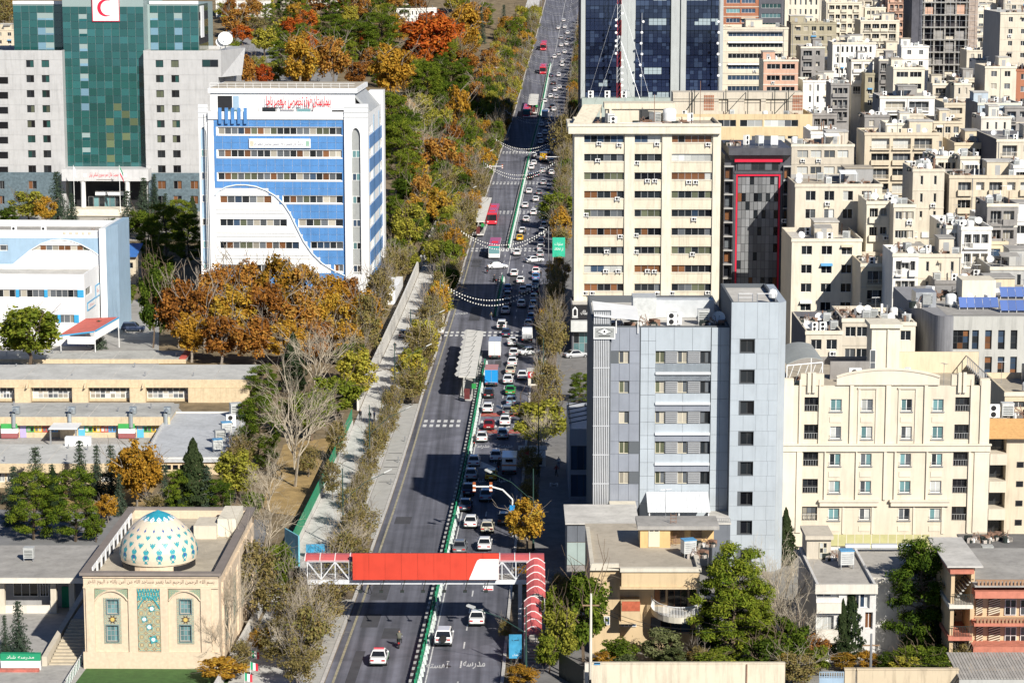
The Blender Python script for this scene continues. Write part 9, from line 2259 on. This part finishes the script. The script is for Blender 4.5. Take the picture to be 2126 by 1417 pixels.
def festoon(y,k,hl=8.0,sag=3.6):
 o=thing('light_garland','garland of white bulbs strung across the avenue, %s from the bottom'%ORD[k],'string lights',rd(0,y),0,'garlands of white bulbs across the avenue');L0=Vector(o.location);mb=MB();mc=MB()
 bs=.095 if k<5 else.05
 for st in(0,1):
  a,c=Vector(rd(-9.6,y,hl))-L0,Vector(rd(9.8,y,hl+.4))-L0;n=38;P=[a+(c-a)*(i/n)-Vector((0,0,(sag+st*1.0)*4*(i/n)*(1-i/n)))for i in range(n+1)]
  mc.path(P[::2],.03,3)
  for p in P[1:-1]:mb.box(p.x-bs,p.x+bs,p.y-bs,p.y+bs,p.z-bs*2,p.z)
 mb.build('bulbs',BULB,o,kind='stuff');mc.build('cable',M['black'],o);mp=MB()
 for x in(-9.6,9.8):p=Vector(rd(x,y))-L0;mp.tube(p,p+Vector((0,0,hl+.5)),.08,n=5)
 mp.build('end_poles',M['steel'],o)
for k,y in enumerate((458,530,655,715,790,850,905,935,962,988,1012,1035,1060,1085,1110,1140,1165,1190)):festoon(y,k)
def board(label,px,py,w,h,z0,m,rz=0,text=None,tm=None,cat='billboard',legs=True,nm='billboard',extra=None):
 p=at(px,py);o=thing(nm,label,cat,tuple(p),rz);mb=MB();mb.box(-w/2,w/2,0,.18,z0,z0+h);mb.build('panel',m,o)
 if legs:mb=MB();mb.tube((-w*.35,.3,-.2),(-w*.35,.3,z0+h*.8),.09,n=5);mb.tube((w*.35,.3,-.2),(w*.35,.3,z0+h*.8),.09,n=5);mb.build('legs',M['darkmetal'],o)
 for t,dz,tw,th in(text or()):lettering(t,w*tw,h*th,tm or M['white'],o,loc=(0,-.012,z0+h*dz))
 if extra:extra(o,w,h,z0)
 return o
board('green hanging banner with white lettering on the right pavement',1160,562,2.7,4.2,3.0,mat('banner_green',(.03,.42,.26),.7,.1,1),0,(('صلوات',.66,.66,.2),('بر محمد',.40,.7,.22)),None,'banner',nm='banner')
AD=mat('advert_blue',(.06,.30,.50),.35,.35,.8);board('upright blue poster on the right pavement beside the footbridge stair',1070,1380,1.25,2.4,.7,AD,0,None,None,'poster',nm='poster',extra=lambda o,w,h,z:[lettering('شب',.7,.5,M['black'],o,loc=(0,-.012,z+h*.8)),lettering('تهران',.6,.25,M['white'],o,loc=(0,-.012,z+h*.15))])
board('large blue roadside billboard leaning over the mosque garden',606,1188,4.2,3.6,1.2,mat('advert_teal',(.16,.42,.50),.4,.35,.6),-1.1);board('blue poster panel by the end of the green fence',655,1160,2.2,1.0,.8,AD,.1);board('white and pink billboard over the far left trees',1034,182,7,3.2,4.5,mat('advert_pink',(.70,.55,.57),.5,.3,.5))
for i,(px,py,w)in enumerate(((1106,968,3.6),(1118,800,3.4))):
 p=at(px,py,.1);o=thing('kiosk','pale kiosk with red and white banner on the right pavement, '+('upper' if i else 'lower')+' one','kiosk',tuple(p));mb=MB();mb.box(-w/2,w/2,0,2.2,0,2.4);mb.build('wall',WALL['stone'],o);mb=MB();mb.box(-w/2-.2,w/2+.2,-.3,2.4,2.4,2.5);mb.build('roof',ROOF['pale'],o);mb=MB();mb.box(-w/2,w/2,-.12,-.06,1.3,2.38);mb.build('banner',M['white'],o);mb=MB();mb.box(-w/2,-w/2+1.3,-.14,-.122,1.3,2.38);mb.build('red_panel',paint('red'),o);mb=MB();mb.box(-w/2+.5,w/2-.5,-.05,-.0,.3,1.2);mb.build('counter_window',PANE['dark'],o)
 mb=MB();k=12;f=lambda a,r,dx:(-w/2+.65+dx+r*cos(a),-.15,1.84+r*sin(a));
 for q in range(k):a,c=radians(60+240*q/k),radians(60+240*(q+1)/k);mb.quad(f(a,.4,0),f(c,.4,0),f(c,.33,.13),f(a,.33,.13))
 mb.build('crescent',M['white'],o)
p=at(908,690,.1);o=thing('guard_booth','white guard booth on the left pavement by the crossing','booth',tuple(p));mb=MB();mb.box(-1.1,1.1,0,2.2,0,2.5);mb.build('wall',M['white'],o);mb=MB();mb.box(-1.3,1.3,-.2,2.4,2.5,3.1);mb.build('roof',WALL['ivory'],o);mb=MB();mb.box(-.9,.9,-.05,-.002,1,2.2);mb.build('window',PANE['grey'],o)
p=at(350,1384);o=thing('goal_frame','thin steel goal frame on the turf by the mosque wall','goal',tuple(p));mb=MB()
for a,c in(((-1.1,0,0),(-1.1,0,1.5)),((1.1,0,0),(1.1,0,1.5)),((-1.1,0,1.5),(1.1,0,1.5)),((-1.1,0,1.5),(-.8,1.2,1.5)),((1.1,0,1.5),(1.4,1.2,1.5)),((-.8,1.2,0),(-.8,1.2,1.5)),((1.4,1.2,0),(1.4,1.2,1.5)),((-.8,1.2,1.5),(1.4,1.2,1.5))):mb.tube(a,c,.04,n=4)
mb.build('frame',M['steel'],o)
o=thing('stair_railing','white and green railing down from the mosque corner to the turf','railing',tuple(at(180,1362)));q=at(138,1430)-at(180,1362);mb=MB();mg=MB()
for i in range(15):t=q*(i/14);mb.tube(t,t+Vector((0,0,1)),.035,n=4);mg.hexa([t+Vector(v)for v in((-.02,0,.1),(.02,0,.1),(.02,.25,.1),(-.02,.25,.1),(-.02,0,.9),(.02,0,.9),(.02,.25,.9),(-.02,.25,.9))])
mb.tube(Vector((0,0,1)),q+Vector((0,0,1)),.05,n=4);mb.build('rail',M['white'],o);mg.build('green_panel',M['green'],o)
for i,(px,py)in enumerate(((527,1345),(523,1368),(520,1392),(508,1415))):
 o=thing('string_flag','small green white and red flag hanging by the mosque path, %s from the top'%ORD[i],'flag',tuple(at(px,py,.8)),.4,'small flags by the mosque path');mb=MB()
 for k in range(3):mb.quad((k*.26,0,.9-k*.1),(k*.26+.26,.05,.82-k*.1),(k*.26+.26,.05,.1-k*.1),(k*.26,0,.15-k*.1),k)
 mb.tube((0,0,-.8),(0,0,1),.02,n=4,mi=1);mb.build('cloth',[M['green'],M['white'],paint('red')],o)
for i,(bo,by)in enumerate(((-9.1,350),(-9.1,336),(-9.1,322),(-9.1,258),(-9.1,244),(8.9,262),(8.9,240))):
 o=put('bollard',None,None,rd(bo,by,.15),0,'short steel bollard at the kerb, %s in its line'%ORD[i],'bollard','bollards along the kerbs');mb=MB();mb.tube((0,0,0),(0,0,.8),.09,n=6,caps=True);mb.build('post',M['steel'],o)
